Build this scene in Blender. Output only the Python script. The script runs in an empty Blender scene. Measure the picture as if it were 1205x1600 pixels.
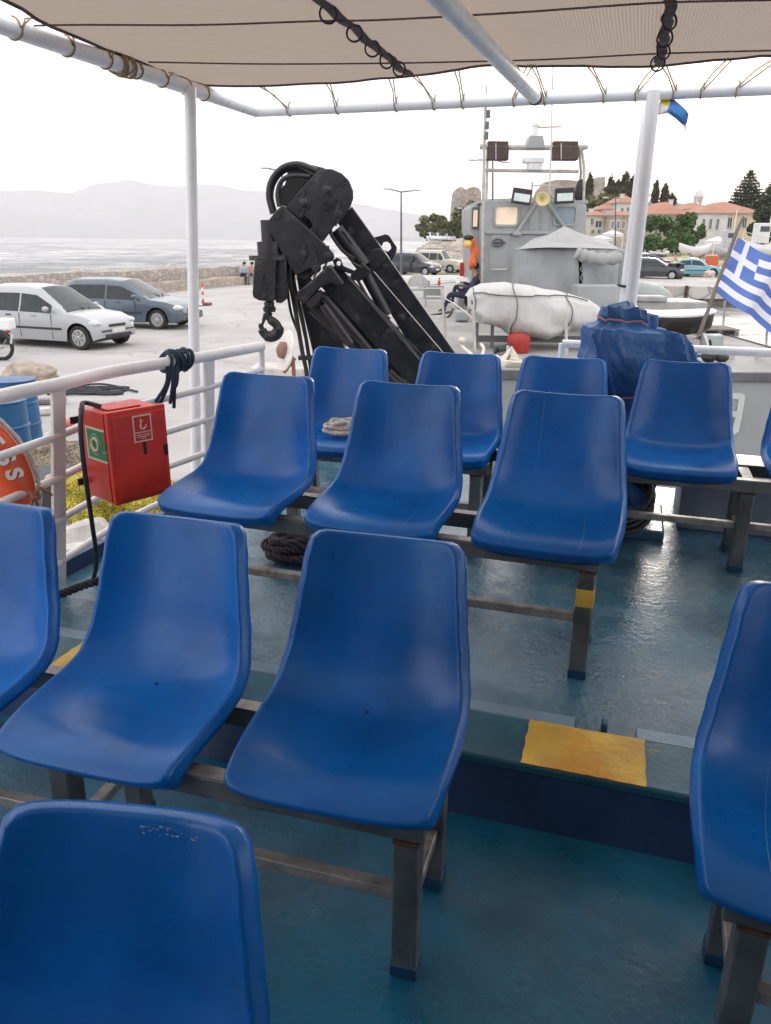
import bpy, bmesh, math, random
from mathutils import Vector, Matrix, noise
R = math.radians
random.seed(7)
C = bpy.context.scene.collection
scene = bpy.context.scene

# ------------------------------------------------------------ camera
F_PX, PITCH, ROLL, CAMZ = 1209.66, R(19.32), 0.0097, 1.43
cd = bpy.data.cameras.new('camera'); cam = bpy.data.objects.new('camera', cd); C.objects.link(cam)
cd.sensor_fit = 'VERTICAL'; cd.sensor_height = 36; cd.lens = 36*F_PX/1600
cd.clip_start = 0.05; cd.clip_end = 40000
cam.matrix_world = Matrix.Translation((0, 0, CAMZ)) @ Matrix.Rotation(math.pi/2-PITCH, 4, 'X') @ Matrix.Rotation(ROLL, 4, 'Z')
scene.camera = cam

# ------------------------------------------------------------ sky, sun, exposure
SUN_EL, SUN_AZ = R(9), R(21)           # azimuth from +Y towards +X
w = bpy.data.worlds.new('World'); scene.world = w; w.use_nodes = True
nt = w.node_tree; bg = nt.nodes['Background']
sky = nt.nodes.new('ShaderNodeTexSky'); sky.sky_type = 'NISHITA'; sky.sun_disc = False
sky.sun_elevation = SUN_EL; sky.sun_rotation = SUN_AZ; sky.dust_density = 3; sky.air_density = 1.0
mx = nt.nodes.new('ShaderNodeMix'); mx.data_type = 'RGBA'; mx.inputs[0].default_value = 0.80
mx.inputs[7].default_value = (12.5, 12.2, 12.3, 1)          # cloud cover
nt.links.new(sky.outputs[0], mx.inputs[6]); nt.links.new(mx.outputs[2], bg.inputs[0])
bg.inputs[1].default_value = 0.13
sd = bpy.data.lights.new('sun', 'SUN'); sd.energy = 1.0; sd.angle = R(12); sd.color = (1, .93, .85)
so = bpy.data.objects.new('sun', sd); C.objects.link(so)
sv = Vector((math.sin(SUN_AZ)*math.cos(SUN_EL), math.cos(SUN_AZ)*math.cos(SUN_EL), math.sin(SUN_EL)))
so.rotation_euler = sv.to_track_quat('Z', 'Y').to_euler(); so.location = (0, 0, 30)
scene.view_settings.view_transform = 'Standard'; scene.view_settings.look = 'None'
scene.view_settings.gamma = 1; scene.view_settings.exposure = 0.62

# ------------------------------------------------------------ measuring helpers (target pixels -> metres)
cp, sp = math.cos(PITCH), math.sin(PITCH)
def ray(px, py):
    a, b = px-602.5, py-800
    c, s = math.cos(ROLL), math.sin(ROLL)
    u, v = c*a+s*b, -s*a+c*b
    return Vector((u/F_PX, cp-v/F_PX*sp, -sp-v/F_PX*cp))
def at(px, py, Y):
    d = ray(px, py); t = Y/d.y
    return Vector((d.x*t, Y, CAMZ+d.z*t))
def atz(px, py, z):
    d = ray(px, py); t = (z-CAMZ)/d.z
    return Vector((d.x*t, d.y*t, z))
def mpp(Y): return Y/(cp*F_PX)            # metres per target pixel at distance Y near the horizon
BA = R(-17)
def B(u, v, z=0): return Vector((math.cos(BA)*u-math.sin(BA)*v, math.sin(BA)*u+math.cos(BA)*v, z))  # boat axes

# ------------------------------------------------------------ materials
MATS = {}
def M(name, col, rough=.5, metal=0, var=.12, scale=6, bump=0, bscale=60, col2=None, t2=.62, s2=5, rvar=.1,
      spec=.5, coat=0, trans=0, stretch=(1, 1, 1), emit=None, soft=.06):
    if name in MATS: return MATS[name]
    m = bpy.data.materials.new(name); m.use_nodes = True; n = m.node_tree; L = n.links
    b = n.nodes['Principled BSDF']
    tc = n.nodes.new('ShaderNodeTexCoord'); oi = n.nodes.new('ShaderNodeObjectInfo')
    mul = n.nodes.new('ShaderNodeMath'); mul.operation = 'MULTIPLY'; mul.inputs[1].default_value = 13
    L.new(oi.outputs['Random'], mul.inputs[0])
    mp = n.nodes.new('ShaderNodeMapping'); mp.inputs['Scale'].default_value = stretch
    ad = n.nodes.new('ShaderNodeVectorMath'); ad.operation = 'ADD'
    L.new(tc.outputs['Object'], mp.inputs[0]); L.new(mp.outputs[0], ad.inputs[0]); L.new(mul.outputs[0], ad.inputs[1])
    def nz(s, d=5, rg=.55):
        q = n.nodes.new('ShaderNodeTexNoise'); q.inputs['Scale'].default_value = s
        q.inputs['Detail'].default_value = d; q.inputs['Roughness'].default_value = rg
        L.new(ad.outputs[0], q.inputs['Vector']); return q
    c = (*col, 1)
    mixn = n.nodes.new('ShaderNodeMix'); mixn.data_type = 'RGBA'
    lo = tuple(x*(1-var) for x in col)+(1,); hi = tuple(min(1, x*(1+var)) for x in col)+(1,)
    q1 = nz(scale)
    r1 = n.nodes.new('ShaderNodeMapRange'); r1.inputs[1].default_value = .35; r1.inputs[2].default_value = .65
    L.new(q1.outputs[0], r1.inputs[0]); L.new(r1.outputs[0], mixn.inputs[0])
    mixn.inputs[6].default_value = lo; mixn.inputs[7].default_value = hi
    out = mixn.outputs[2]
    rg = n.nodes.new('ShaderNodeMapRange'); rg.inputs[1].default_value = .3; rg.inputs[2].default_value = .7
    rg.inputs[3].default_value = max(.02, rough-rvar); rg.inputs[4].default_value = min(1, rough+rvar)
    q3 = nz(scale*1.7+2, 6, .65); L.new(q3.outputs[0], rg.inputs[0]); L.new(rg.outputs[0], b.inputs['Roughness'])
    if col2:
        q2 = nz(s2, 8, .65); r2 = n.nodes.new('ShaderNodeMapRange')
        r2.inputs[1].default_value = t2; r2.inputs[2].default_value = t2+soft
        L.new(q2.outputs[0], r2.inputs[0])
        m2 = n.nodes.new('ShaderNodeMix'); m2.data_type = 'RGBA'; L.new(r2.outputs[0], m2.inputs[0])
        L.new(out, m2.inputs[6]); m2.inputs[7].default_value = (*col2, 1); out = m2.outputs[2]
    L.new(out, b.inputs['Base Color'])
    b.inputs['Metallic'].default_value = metal; b.inputs['Specular IOR Level'].default_value = spec
    b.inputs['Coat Weight'].default_value = coat; b.inputs['Coat Roughness'].default_value = .08
    b.inputs['Transmission Weight'].default_value = trans
    if emit:
        b.inputs['Emission Color'].default_value = (*emit[0], 1); b.inputs['Emission Strength'].default_value = emit[1]
    if bump:
        qb = nz(bscale, 6, .6); bp = n.nodes.new('ShaderNodeBump'); bp.inputs['Strength'].default_value = min(1, bump)
        bp.inputs['Distance'].default_value = .3/bscale*max(1, bump)
        L.new(qb.outputs[0], bp.inputs['Height']); L.new(bp.outputs[0], b.inputs['Normal'])
    MATS[name] = m; return m

# ------------------------------------------------------------ mesh builder
class MB:
    def __init__(s): s.v = []; s.f = []; s.m = []
    def add(s, vs, fs, mi=0):
        o = len(s.v); s.v += [Vector(p) for p in vs]; s.f += [tuple(i+o for i in f) for f in fs]; s.m += [mi]*len(fs); return s
    def box(s, c, d, rz=0, R3=None, mi=0):
        c = Vector(c); Rm = R3 if R3 is not None else Matrix.Rotation(rz, 3, 'Z')
        x, y, z = [k/2 for k in d]
        vs = [c+Rm@Vector(p) for p in ((-x,-y,-z),(x,-y,-z),(x,y,-z),(-x,y,-z),(-x,-y,z),(x,-y,z),(x,y,z),(-x,y,z))]
        return s.add(vs, [(0,3,2,1),(4,5,6,7),(0,1,5,4),(1,2,6,5),(2,3,7,6),(3,0,4,7)], mi)
    def beam(s, a, b, wd, ht, up=(0, 0, 1), mi=0):     # rectangular bar between two points
        a, b = Vector(a), Vector(b); d = (b-a); L = d.length; d.normalize()
        sx = d.cross(Vector(up))
        if sx.length < 1e-4: sx = Vector((1, 0, 0))
        sx.normalize(); u = sx.cross(d)
        return s.box((a+b)/2, (wd, L, ht), R3=Matrix((sx, d, u)).transposed(), mi=mi)
    def tube(s, pts, r, n=10, caps=True, closed=False, mi=0):
        pts = [Vector(p) for p in pts]; N = len(pts)
        rr = r if isinstance(r, (list, tuple)) else [r]*N
        vs, fs = [], []; pn = None
        for i, p in enumerate(pts):
            if closed: t = pts[(i+1) % N]-pts[i-1]
            else: t = pts[min(i+1, N-1)]-pts[max(i-1, 0)]
            if t.length < 1e-9: t = Vector((0, 0, 1))
            t.normalize()
            if pn is None:
                a = Vector((0, 0, 1)) if abs(t.z) < .9 else Vector((1, 0, 0))
                nn = t.cross(a).normalized()
            else:
                nn = pn-t*pn.dot(t)
                nn = nn.normalized() if nn.length > 1e-6 else t.orthogonal().normalized()
            pn = nn; bb = t.cross(nn)
            for k in range(n):
                a = 2*math.pi*k/n; vs.append(p+(nn*math.cos(a)+bb*math.sin(a))*rr[i])
        for i in range(N if closed else N-1):
            j = (i+1) % N
            for k in range(n): fs.append((i*n+k, i*n+(k+1) % n, j*n+(k+1) % n, j*n+k))
        if caps and not closed: fs += [tuple(range(n))[::-1], tuple((N-1)*n+k for k in range(n))]
        return s.add(vs, fs, mi)
    def prism(s, poly, vec, holes=(), mi=0):
        vec = Vector(vec)
        bm = bmesh.new(); es = []
        loops = [poly]+list(holes)
        for lp in loops:
            vv = [bm.verts.new(p) for p in lp]
            for i in range(len(vv)): es.append(bm.edges.new((vv[i], vv[(i+1) % len(vv)])))
        bmesh.ops.triangle_fill(bm, use_beauty=True, use_dissolve=False, edges=es)
        bm.verts.index_update(); n = len(bm.verts)
        vs = [v.co.copy() for v in bm.verts]; fs = [tuple(v.index for v in f.verts) for f in bm.faces]; bm.free()
        vs2 = vs+[v+vec for v in vs]
        ff = fs+[tuple(i+n for i in f[::-1]) for f in fs]; o = 0
        for lp in loops:
            k = len(lp)
            for i in range(k): ff.append((o+i, o+(i+1) % k, n+o+(i+1) % k, n+o+i))
            o += k
        return s.add(vs2, ff, mi)
    def lathe(s, prof, c=(0,0,0), ax=(0,0,1), n=24, mi=0):   # prof: (radius, height)
        c = Vector(c); q = Vector(ax).normalized().to_track_quat('Z', 'Y').to_matrix()
        vs, fs = [], []; K = len(prof)
        for (r, h) in prof:
            for k in range(n):
                a = 2*math.pi*k/n; vs.append(c+q@Vector((r*math.cos(a), r*math.sin(a), h)))
        for i in range(K-1):
            for k in range(n): fs.append((i*n+k, i*n+(k+1) % n, (i+1)*n+(k+1) % n, (i+1)*n+k))
        if prof[0][0] > 1e-6: fs.append(tuple(range(n))[::-1])
        if prof[-1][0] > 1e-6: fs.append(tuple((K-1)*n+k for k in range(n)))
        return s.add(vs, fs, mi)
    def ball(s, c, r, nu=14, nv=9, fn=None, mi=0):
        c = Vector(c); r = r if isinstance(r, (tuple, list)) else (r, r, r)
        vs = []; fs = []
        for j in range(nv+1):
            ph = math.pi*j/nv
            for i in range(nu):
                th = 2*math.pi*i/nu
                p = Vector((math.sin(ph)*math.cos(th), math.sin(ph)*math.sin(th), math.cos(ph)))
                k = fn(p) if fn else 1
                vs.append(c+Vector((p.x*r[0], p.y*r[1], p.z*r[2]))*k)
        for j in range(nv):
            for i in range(nu): fs.append((j*nu+i, (j+1)*nu+i, (j+1)*nu+(i+1) % nu, j*nu+(i+1) % nu))
        return s.add(vs, fs, mi)
    def grid(s, fn, nu, nv, mi=None, close=False):
        o = len(s.v)
        for j in range(nv+1):
            for i in range(nu+1): s.v.append(Vector(fn(i/nu, j/nv)))
        for j in range(nv):
            for i in range(nu):
                s.f.append((o+j*(nu+1)+i, o+j*(nu+1)+i+1, o+(j+1)*(nu+1)+i+1, o+(j+1)*(nu+1)+i))
                s.m.append(mi(i, j) if mi else 0)
        return s
    def T(s, M4):
        s.v = [M4@p for p in s.v]; return s

def wloc(o):
    p = Vector((0, 0, 0))
    while o is not None: p = p+Vector(o.location); o = o.parent
    return p
def tag(o, label, cat, group=None, kind=None):
    if label: o['label'] = label
    if cat: o['category'] = cat
    if group: o['group'] = group
    if kind: o['kind'] = kind
    return o
def thing(name, label, cat, loc=(0, 0, 0), group=None):
    o = bpy.data.objects.new(name, None); C.objects.link(o); o.location = loc; o.empty_display_size = .1
    return tag(o, label, cat, group)
def obj(name, mb, mat, parent=None, local=False, bevel=0, smooth=True, ang=38, solid=0, sub=0, weld=True, seg=2):
    """link a mesh; world coordinates unless local; a parentless mesh gets its origin at its base"""
    me = bpy.data.meshes.new(name)
    if local: off = Vector((0, 0, 0))
    elif parent is not None: off = wloc(parent)
    else:
        xs = [p.x for p in mb.v]; ys = [p.y for p in mb.v]; zs = [p.z for p in mb.v]
        off = Vector(((min(xs)+max(xs))/2, (min(ys)+max(ys))/2, min(zs)))
    me.from_pydata([p-off for p in mb.v], [], mb.f)
    for mm in (mat if isinstance(mat, (list, tuple)) else [mat]): me.materials.append(mm)
    if any(mb.m): me.polygons.foreach_set('material_index', mb.m)
    bm = bmesh.new(); bm.from_mesh(me); bmesh.ops.recalc_face_normals(bm, faces=bm.faces); bm.to_mesh(me); bm.free()
    me.update()
    if smooth:
        me.shade_smooth(); me.set_sharp_from_angle(angle=R(ang))
    o = bpy.data.objects.new(name, me); C.objects.link(o)
    if parent is not None: o.parent = parent
    elif not local: o.location = off
    if solid:
        q = o.modifiers.new('solid', 'SOLIDIFY'); q.thickness = solid; q.offset = -1
    if bevel:
        q = o.modifiers.new('bevel', 'BEVEL'); q.width = bevel; q.segments = seg; q.limit_method = 'ANGLE'; q.angle_limit = R(35)
    if sub:
        q = o.modifiers.new('sub', 'SUBSURF'); q.levels = sub; q.render_levels = sub
    return o
def children(o): return [c for c in bpy.data.objects if c.parent == o]
def copy_tree(o, parent=None):
    c = o.copy(); C.objects.link(c)
    if parent is not None: c.parent = parent
    for ch in children(o): copy_tree(ch, c)
    return c
def relabel(o, label, group=None):
    o['label'] = label
    if group: o['group'] = group
    return o
def text_mb(body, size, depth, M4, bold=0.0):
    cu = bpy.data.curves.new('tmp', 'FONT'); cu.body = body; cu.size = size; cu.extrude = depth/2
    cu.align_x = 'CENTER'; cu.align_y = 'CENTER'; cu.offset = bold
    t = bpy.data.objects.new('tmp', cu); C.objects.link(t)
    me = bpy.data.meshes.new_from_object(t.evaluated_get(bpy.context.evaluated_depsgraph_get()))
    mb = MB(); mb.add([M4@v.co for v in me.vertices], [tuple(p.vertices) for p in me.polygons])
    bpy.data.objects.remove(t); bpy.data.curves.remove(cu); bpy.data.meshes.remove(me)
    return mb
def rope_pts(ctrl, n=8):        # Catmull-Rom through control points
    P = [Vector(p) for p in ctrl]; P = [P[0]*2-P[1]]+P+[P[-1]*2-P[-2]]; out = []
    for i in range(1, len(P)-2):
        for k in range(n):
            t = k/n; a, b, c, d = P[i-1:i+3]
            out.append(.5*((2*b)+(c-a)*t+(2*a-5*b+4*c-d)*t*t+(3*b-a-3*c+d)*t**3))
    out.append(P[-2]); return out

def twist_rope(mb, pts, r, pitch=.03, strands=3, n=6):     # laid rope: strands wound round the path
    pts = [Vector(p) for p in pts]
    acc = [0]
    for a, b in zip(pts, pts[1:]): acc.append(acc[-1]+(b-a).length)
    N = max(8, int(acc[-1]/pitch*7)); rs = []; j = 0
    for i in range(N+1):
        L = acc[-1]*i/N
        while j < len(acc)-2 and acc[j+1] < L: j += 1
        t = (L-acc[j])/max(1e-9, acc[j+1]-acc[j]); rs.append((pts[j].lerp(pts[j+1], t), L))
    for s_ in range(strands):
        q = []; pn = None
        for i, (p, L) in enumerate(rs):
            t = (rs[min(i+1, N)][0]-rs[max(i-1, 0)][0]).normalized()
            nn = (t.orthogonal() if pn is None else pn-t*pn.dot(t)).normalized(); pn = nn; bb = t.cross(nn)
            a = 2*math.pi*(L/pitch/1.0+s_/strands)
            q.append(p+(nn*math.cos(a)+bb*math.sin(a))*r*.5)
        mb.tube(q, r*.56, n)
    return mb
def bolt_heads(mb, pts, r, ax, h=.01):
    for p in pts: mb.lathe([(r, 0), (r, h), (r*.7, h*1.2)], p, ax, 6)
    return mb

white_paint = M('white_paint', (.78, .78, .79), .35, var=.05, scale=9, col2=(.42, .28, .17), t2=.72, s2=7, bump=.15, bscale=30)
frame_metal = M('bench_metal', (.115, .128, .13), .42, metal=.25, var=.4, scale=7, col2=(.15, .075, .04), t2=.67, s2=6, rvar=.14, bump=.15, bscale=60)
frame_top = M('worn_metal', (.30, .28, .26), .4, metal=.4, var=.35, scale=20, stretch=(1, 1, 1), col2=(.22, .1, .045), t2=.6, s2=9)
paint_foot = M('blue_foot_paint', (.012, .05, .11), .4, var=.2, scale=20, bump=.2)
rust_m = M('rust', (.055, .026, .016), .8, var=.4, scale=40, bump=.4)
black_rubber = M('black_rubber', (.018, .018, .02), .55, var=.2)
dark_iron = M('dark_iron', (.03, .03, .032), .5, metal=.3, var=.3, scale=20)
def speckle(m, scale, t0, t1, col, amt, stretch=(1, 1, 1), rgh=.75):
    n = m.node_tree; L = n.links; b = n.nodes['Principled BSDF']
    tc = n.nodes.new('ShaderNodeTexCoord'); oi = n.nodes.new('ShaderNodeObjectInfo'); mp = n.nodes.new('ShaderNodeMapping'); mp.inputs['Scale'].default_value = stretch
    ad = n.nodes.new('ShaderNodeVectorMath'); ad.operation = 'ADD'; q = n.nodes.new('ShaderNodeTexNoise'); q.inputs['Scale'].default_value = scale; q.inputs['Detail'].default_value = 9; q.inputs['Roughness'].default_value = rgh
    L.new(tc.outputs['Object'], mp.inputs[0]); L.new(mp.outputs[0], ad.inputs[0]); L.new(oi.outputs['Random'], ad.inputs[1]); L.new(ad.outputs[0], q.inputs['Vector'])
    r = n.nodes.new('ShaderNodeMapRange'); r.inputs[1].default_value = t0; r.inputs[2].default_value = t1; r.inputs[4].default_value = amt; L.new(q.outputs[0], r.inputs[0])
    x = n.nodes.new('ShaderNodeMix'); x.data_type = 'RGBA'; L.new(r.outputs[0], x.inputs[0]); L.new(b.inputs['Base Color'].links[0].from_socket, x.inputs[6]); x.inputs[7].default_value = (*col, 1)
    L.new(x.outputs[2], b.inputs['Base Color']); return m
speckle(frame_metal, 30, .64, .72, (.16, .06, .025), .7)
speckle(white_paint, 22, .70, .75, (.35, .18, .09), .7)
# ============================================================ OUR BOAT
deck_mat = M('deck_paint', (.004, .105, .19), .40, var=.28, scale=3.5, col2=(.008, .14, .225), t2=.55, s2=4, rvar=.2, bump=.45, bscale=55, soft=.25)
deck_mat2 = M('upper_deck_paint', (.04, .12, .175), .25, var=.3, scale=4, col2=(.16, .22, .26), t2=.55, s2=5.5, rvar=.2, bump=.4, bscale=45, soft=.2)
speckle(deck_mat, 24, .70, .74, (.30, .36, .38), .6); speckle(deck_mat2, 16, .66, .74, (.36, .40, .42), .5); speckle(deck_mat2, 5, .60, .66, (.03, .06, .07), .5)
UD = .15
step_v = 1.725
mb = MB()
mb.prism([(-3.2, -3, 0), (3.6, -3, 0), B(3.2, 1.66, 0), B(-2.6, 1.66, 0)], (0, 0, -.25))
lower = obj('lower_deck', mb, deck_mat, smooth=False); lower['kind'] = 'structure'
edge = [(-2.0, 1.4), (-1.62, 2.0), (-1.42, 2.3), (-1.37, 2.5), (-1.31, 2.78), (-1.21, 3.05), (-1.0, 3.55), (-.78, 4.1), (-.66, 4.6)]
deckpoly = [B(-2.4, step_v+.02, UD)]+[Vector((x, y, UD)) for x, y in edge if B(0, 0).x is not None and (.2924*x+.9563*y) > step_v+.05]+[B(-1.9, 4.42, UD).lerp(B(.3, 4.35, UD), .2), B(2.9, 4.35, UD), B(2.9, step_v+.02, UD)]
deckpoly = [p for i, p in enumerate(deckpoly)]
mb = MB().prism(deckpoly, (0, 0, -.4))
upper = obj('upper_deck', mb, deck_mat2, smooth=False); upper['kind'] = 'structure'
# step: riser, nosing with yellow marks, light blue strip
speckle(M('yellow_paint', (.66, .42, .06), .5, var=.22, scale=6, col2=(.62, .27, .01), t2=.50, s2=4, bump=.6, bscale=45, soft=.15), 20, .66, .70, (.16, .12, .07), .8)
riser_m = M('riser_paint', (.012, .040, .115), .42, var=.25, scale=3, bump=.3, bscale=40)
nose_m = M('nosing_paint', (.02, .10, .145), .4, var=.3, scale=5, col2=(.13, .16, .14), t2=.6, s2=7, bump=.4, bscale=60)
yel_m = M('yellow_paint', (.66, .42, .06), .5, var=.22, scale=6, col2=(.62, .27, .01), t2=.50, s2=4, bump=.6, bscale=45, soft=.15)
lblue_m = M('light_blue_paint', (.16, .26, .34), .4, var=.15, scale=7, bump=.3, bscale=50)
st = thing('deck_step', None, None, B(0, step_v, 0)); st['kind'] = 'structure'
mb = MB().prism([B(-2.4, 1.652, -.02), B(-2.4, 1.70, UD-.012), B(-2.4, 1.80, UD-.012), B(-2.4, 1.80, -.02)], B(5.3, 0, 0))
obj('riser', mb, riser_m, st, smooth=False)
mb = MB().box(B(.25, (step_v-.03+1.9)/2, UD), (5.3, 1.9-step_v+.03, .03), BA)
obj('nosing', mb, nose_m, st, bevel=.008)
for a, b in ((-.15, .158), (-1.62, -1.30), (1.6, 1.92)):
    rj = random.Random(int(a*10)+40); v0_, v1_ = step_v-.028, 1.897; pg_ = []
    for k in range(16): pg_.append((a+(b-a)*k/16, v0_+rj.uniform(0, .0025)))
    for k in range(9): pg_.append((b+rj.uniform(-.003, .003), v0_+(v1_-v0_)*k/9))
    for k in range(16): pg_.append((b-(b-a)*k/16, v1_-rj.uniform(0, .0035)))
    for k in range(9): pg_.append((a+rj.uniform(-.003, .003), v1_-(v1_-v0_)*k/9))
    ym = MB().prism([B(x, y, UD+.0155) for x, y in pg_], (0, 0, .002))
    obj('yellow_mark', ym, yel_m, st, smooth=False)
for a, b in ((-2.4, -.03), (.135, 2.9)):
    obj('light_strip', MB().box(B((a+b)/2, 1.932, UD+.004), (b-a, .055, .012), BA), lblue_m, st, bevel=.003)
lug = MB().box(B(.05, 1.925, UD+.015), (.018, .03, .04), BA); obj('lug', lug, nose_m, st, bevel=.004)
# port edge coaming
mb = MB(); ed = [Vector((x, y, UD+.03)) for x, y in edge[2:]]
for a, b in zip(ed, ed[1:]): mb.beam(a, b+(b-a).normalized()*.01, .035, .07)
obj('deck_coaming', mb, riser_m, bevel=.004)['kind'] = 'structure'
# hull below
mb = MB(); he = [Vector((x-.02, y, UD-.05)) for x, y in edge]
for a, b in zip(he, he[1:]): mb.add([a, b, b-Vector((-.15, 0, 2.3)), a-Vector((-.15, 0, 2.3))], [(0, 1, 2, 3)])
mb.box(B(.6, 4.36, -.9), (3.9, .03, 2.0), BA)
o = obj('ferry_hull', mb, M('hull_white', (.6, .61, .63), .4, var=.1)); tag(o, 'white lower hull of the passenger boat beneath the blue deck', 'boat hull')

# ------------------------------------------------------------ chairs
def lerp_prof(pr, s):
    # catmull-rom through profile points at even parameter
    n = len(pr)-1; x = min(max(s, 0), 1)*n; i = min(int(x), n-1); t = x-i
    a = pr[max(i-1, 0)]; b = pr[i]; c = pr[i+1]; d = pr[min(i+2, n)]
    return [.5*((2*b[k])+(c[k]-a[k])*t+(2*a[k]-5*b[k]+4*c[k]-d[k])*t*t+(3*b[k]-a[k]-3*c[k]+d[k])*t**3) for k in range(2)]
CEN = [(.172, .352), (.150, .270), (.128, .180), (.105, .095), (.066, .024), (.005, -.004), (-.075, -.010), (-.155, -.004), (-.225, .004), (-.282, -.004), (-.303, -.020)]
EDG = [(.136, .366), (.112, .285), (.088, .195), (.066, .120), (.030, .058), (-.022, .034), (-.095, .026), (-.165, .022), (-.228, .016), (-.277, .004), (-.297, -.012)]
WID = [.160, .170, .181, .192, .203, .209, .211, .210, .207, .203, .201]
def chair_pt(a, s):
    c = lerp_prof(CEN, s); e = lerp_prof(EDG, s); n = len(WID)-1; x = s*n; i = min(int(x), n-1); t = x-i; t = t*t*(3-2*t)
    wd = WID[i]*(1-t)+WID[i+1]*t
    k = abs(a)**3.2
    return Vector((a*wd, c[0]*(1-k)+e[0]*k, c[1]*(1-k)+e[1]*k))
def chair_shell():
    NT, NR = 112, 22; Ls = .76
    bnd = []
    for i in range(NT):
        th = 2*math.pi*(i+.5)/NT; cx_, sy_ = math.cos(th), math.sin(th)
        m_ = max(abs(cx_), abs(sy_)); qx, qy = cx_/m_, sy_/m_          # square
        r_ = .036 if qy < 0 else .056                                   # corner radii in metres (top, front)
        X, Y = qx*.19, qy*Ls/2
        ix, iy = .19-r_, Ls/2-r_
        if abs(X) > ix and abs(Y) > iy:
            vx, vy = abs(X)-ix, abs(Y)-iy; l = math.hypot(vx, vy)
            # move on the circle keeping the angle
            X = math.copysign(ix+vx/l*r_, X); Y = math.copysign(iy+vy/l*r_, Y)
        bnd.append((X/.19, Y/(Ls/2)))
    vs = [chair_pt(0, .5)]; fs = []
    for k in range(1, NR+1):
        t = (k/NR)**.8
        for (a, b) in bnd: vs.append(chair_pt(a*t, min(1, max(0, .5+b*t*.5))))
    for i in range(NT): fs.append((0, 1+i, 1+(i+1) % NT))
    for k in range(NR-1):
        for i in range(NT):
            fs.append((1+k*NT+i, 1+(k+1)*NT+i, 1+(k+1)*NT+(i+1) % NT, 1+k*NT+(i+1) % NT))
    # flange rolled backwards
    rim = vs[-NT:]; inn = vs[-2*NT:-NT]; base = len(vs)-NT
    outs = []; nrm = []
    for i in range(NT):
        tg = (rim[(i+1) % NT]-rim[i-1]).normalized(); rad = (rim[i]-inn[i])
        rad = (rad-tg*rad.dot(tg)).normalized(); n_ = tg.cross(rad)
        outs.append(rad); nrm.append(n_)
    def sm(L):
        for _ in range(3): L = [(L[i-1]+L[i]*2+L[(i+1) % len(L)]).normalized() for i in range(len(L))]
        return L
    outs, nrm = sm(outs), sm(nrm)
    if nrm[0].dot(Vector((0, -1, 1))) < 0: nrm = [-x for x in nrm]
    rr = .0075; prev = base
    for (o_, d_) in [(rr*math.sin(R(a)), rr*(1-math.cos(R(a)))) for a in (22, 45, 68, 84)]+[(rr*1.1, rr+.006), (rr*1.15, rr+.014), (rr*1.0, rr+.024)]:
        st_ = len(vs)
        for i in range(NT):
            front = max(0, min(1, (bnd[i][1]-.55)/.4))
            vs.append(rim[i]+outs[i]*o_-nrm[i]*d_*(1+.85*front))
        for i in range(NT): fs.append((prev+i, st_+i, st_+(i+1) % NT, prev+(i+1) % NT))
        prev = st_
    return MB().add(vs, fs)
def chair_material():
    m = M('chair_blue_plastic', (.0015, .112, .41), .33, var=.18, scale=3.5, rvar=.10, col2=(.006, .15, .47), t2=.52, s2=3.5, bump=.06, bscale=25, soft=.35, spec=.42)
    n = m.node_tree; L = n.links; b = n.nodes['Principled BSDF']
    # fine pale scratches
    tc = n.nodes.new('ShaderNodeTexCoord'); q = n.nodes.new('ShaderNodeTexNoise'); q.inputs['Scale'].default_value = 60; q.inputs['Detail'].default_value = 8
    q.inputs['Roughness'].default_value = .8
    mp = n.nodes.new('ShaderNodeMapping'); mp.inputs['Scale'].default_value = (1, .25, .25); mp.inputs['Rotation'].default_value = (0, .5, .3)
    oi = n.nodes.new('ShaderNodeObjectInfo'); ad = n.nodes.new('ShaderNodeVectorMath'); ad.operation = 'ADD'
    L.new(tc.outputs['Object'], mp.inputs[0]); L.new(mp.outputs[0], ad.inputs[0]); L.new(oi.outputs['Random'], ad.inputs[1]); L.new(ad.outputs[0], q.inputs['Vector'])
    r = n.nodes.new('ShaderNodeMapRange'); r.inputs[1].default_value = .685; r.inputs[2].default_value = .76
    r.inputs[4].default_value = .5
    L.new(q.outputs[0], r.inputs[0])
    mx = n.nodes.new('ShaderNodeMix'); mx.data_type = 'RGBA'
    src = b.inputs['Base Color'].links[0].from_socket
    L.new(r.outputs[0], mx.inputs[0]); L.new(src, mx.inputs[6]); mx.inputs[7].default_value = (.45, .55, .7, 1)
    hv = n.nodes.new('ShaderNodeHueSaturation'); vr = n.nodes.new('ShaderNodeMapRange'); vr.inputs[3].default_value = .86; vr.inputs[4].default_value = 1.12
    L.new(oi.outputs['Random'], vr.inputs[0]); L.new(vr.outputs[0], hv.inputs['Value']); L.new(mx.outputs[2], hv.inputs['Color'])
    L.new(hv.outputs[0], b.inputs['Base Color'])
    return m
chair_m = chair_material()
GCH = 'blue moulded chairs in rows on the deck'
def make_chair():
    t = thing('plastic_chair', None, 'chair', (0, 0, 0), GCH)
    sh = obj('shell', chair_shell(), chair_m, t, local=True, solid=.0035, ang=80)
    bt = MB().lathe([(.0045, -.004), (.0045, .0005), (.003, .0012)], (.0, .008, -.0025), (0, 0, 1), 10)
    obj('bolt', bt, dark_iron, t, local=True)
    for sx in (-1, 1):
        obj('bracket', MB().box((sx*.10, -.235, -.030), (.028, .022, .022)), dark_iron, t, local=True, bevel=.002)
        obj('bracket', MB().box((sx*.10, .0, -.026), (.028, .022, .030)), dark_iron, t, local=True, bevel=.002)
    return t
proto = make_chair(); first = True
Z1 = .43
def place_chair(x, y, z, yaw, label):
    global first
    c = proto if first else copy_tree(proto); first = False
    c.location = (x, y, z); c.rotation_euler = (0, 0, R(yaw)); c['label'] = label
    return c
CH = {}
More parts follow.
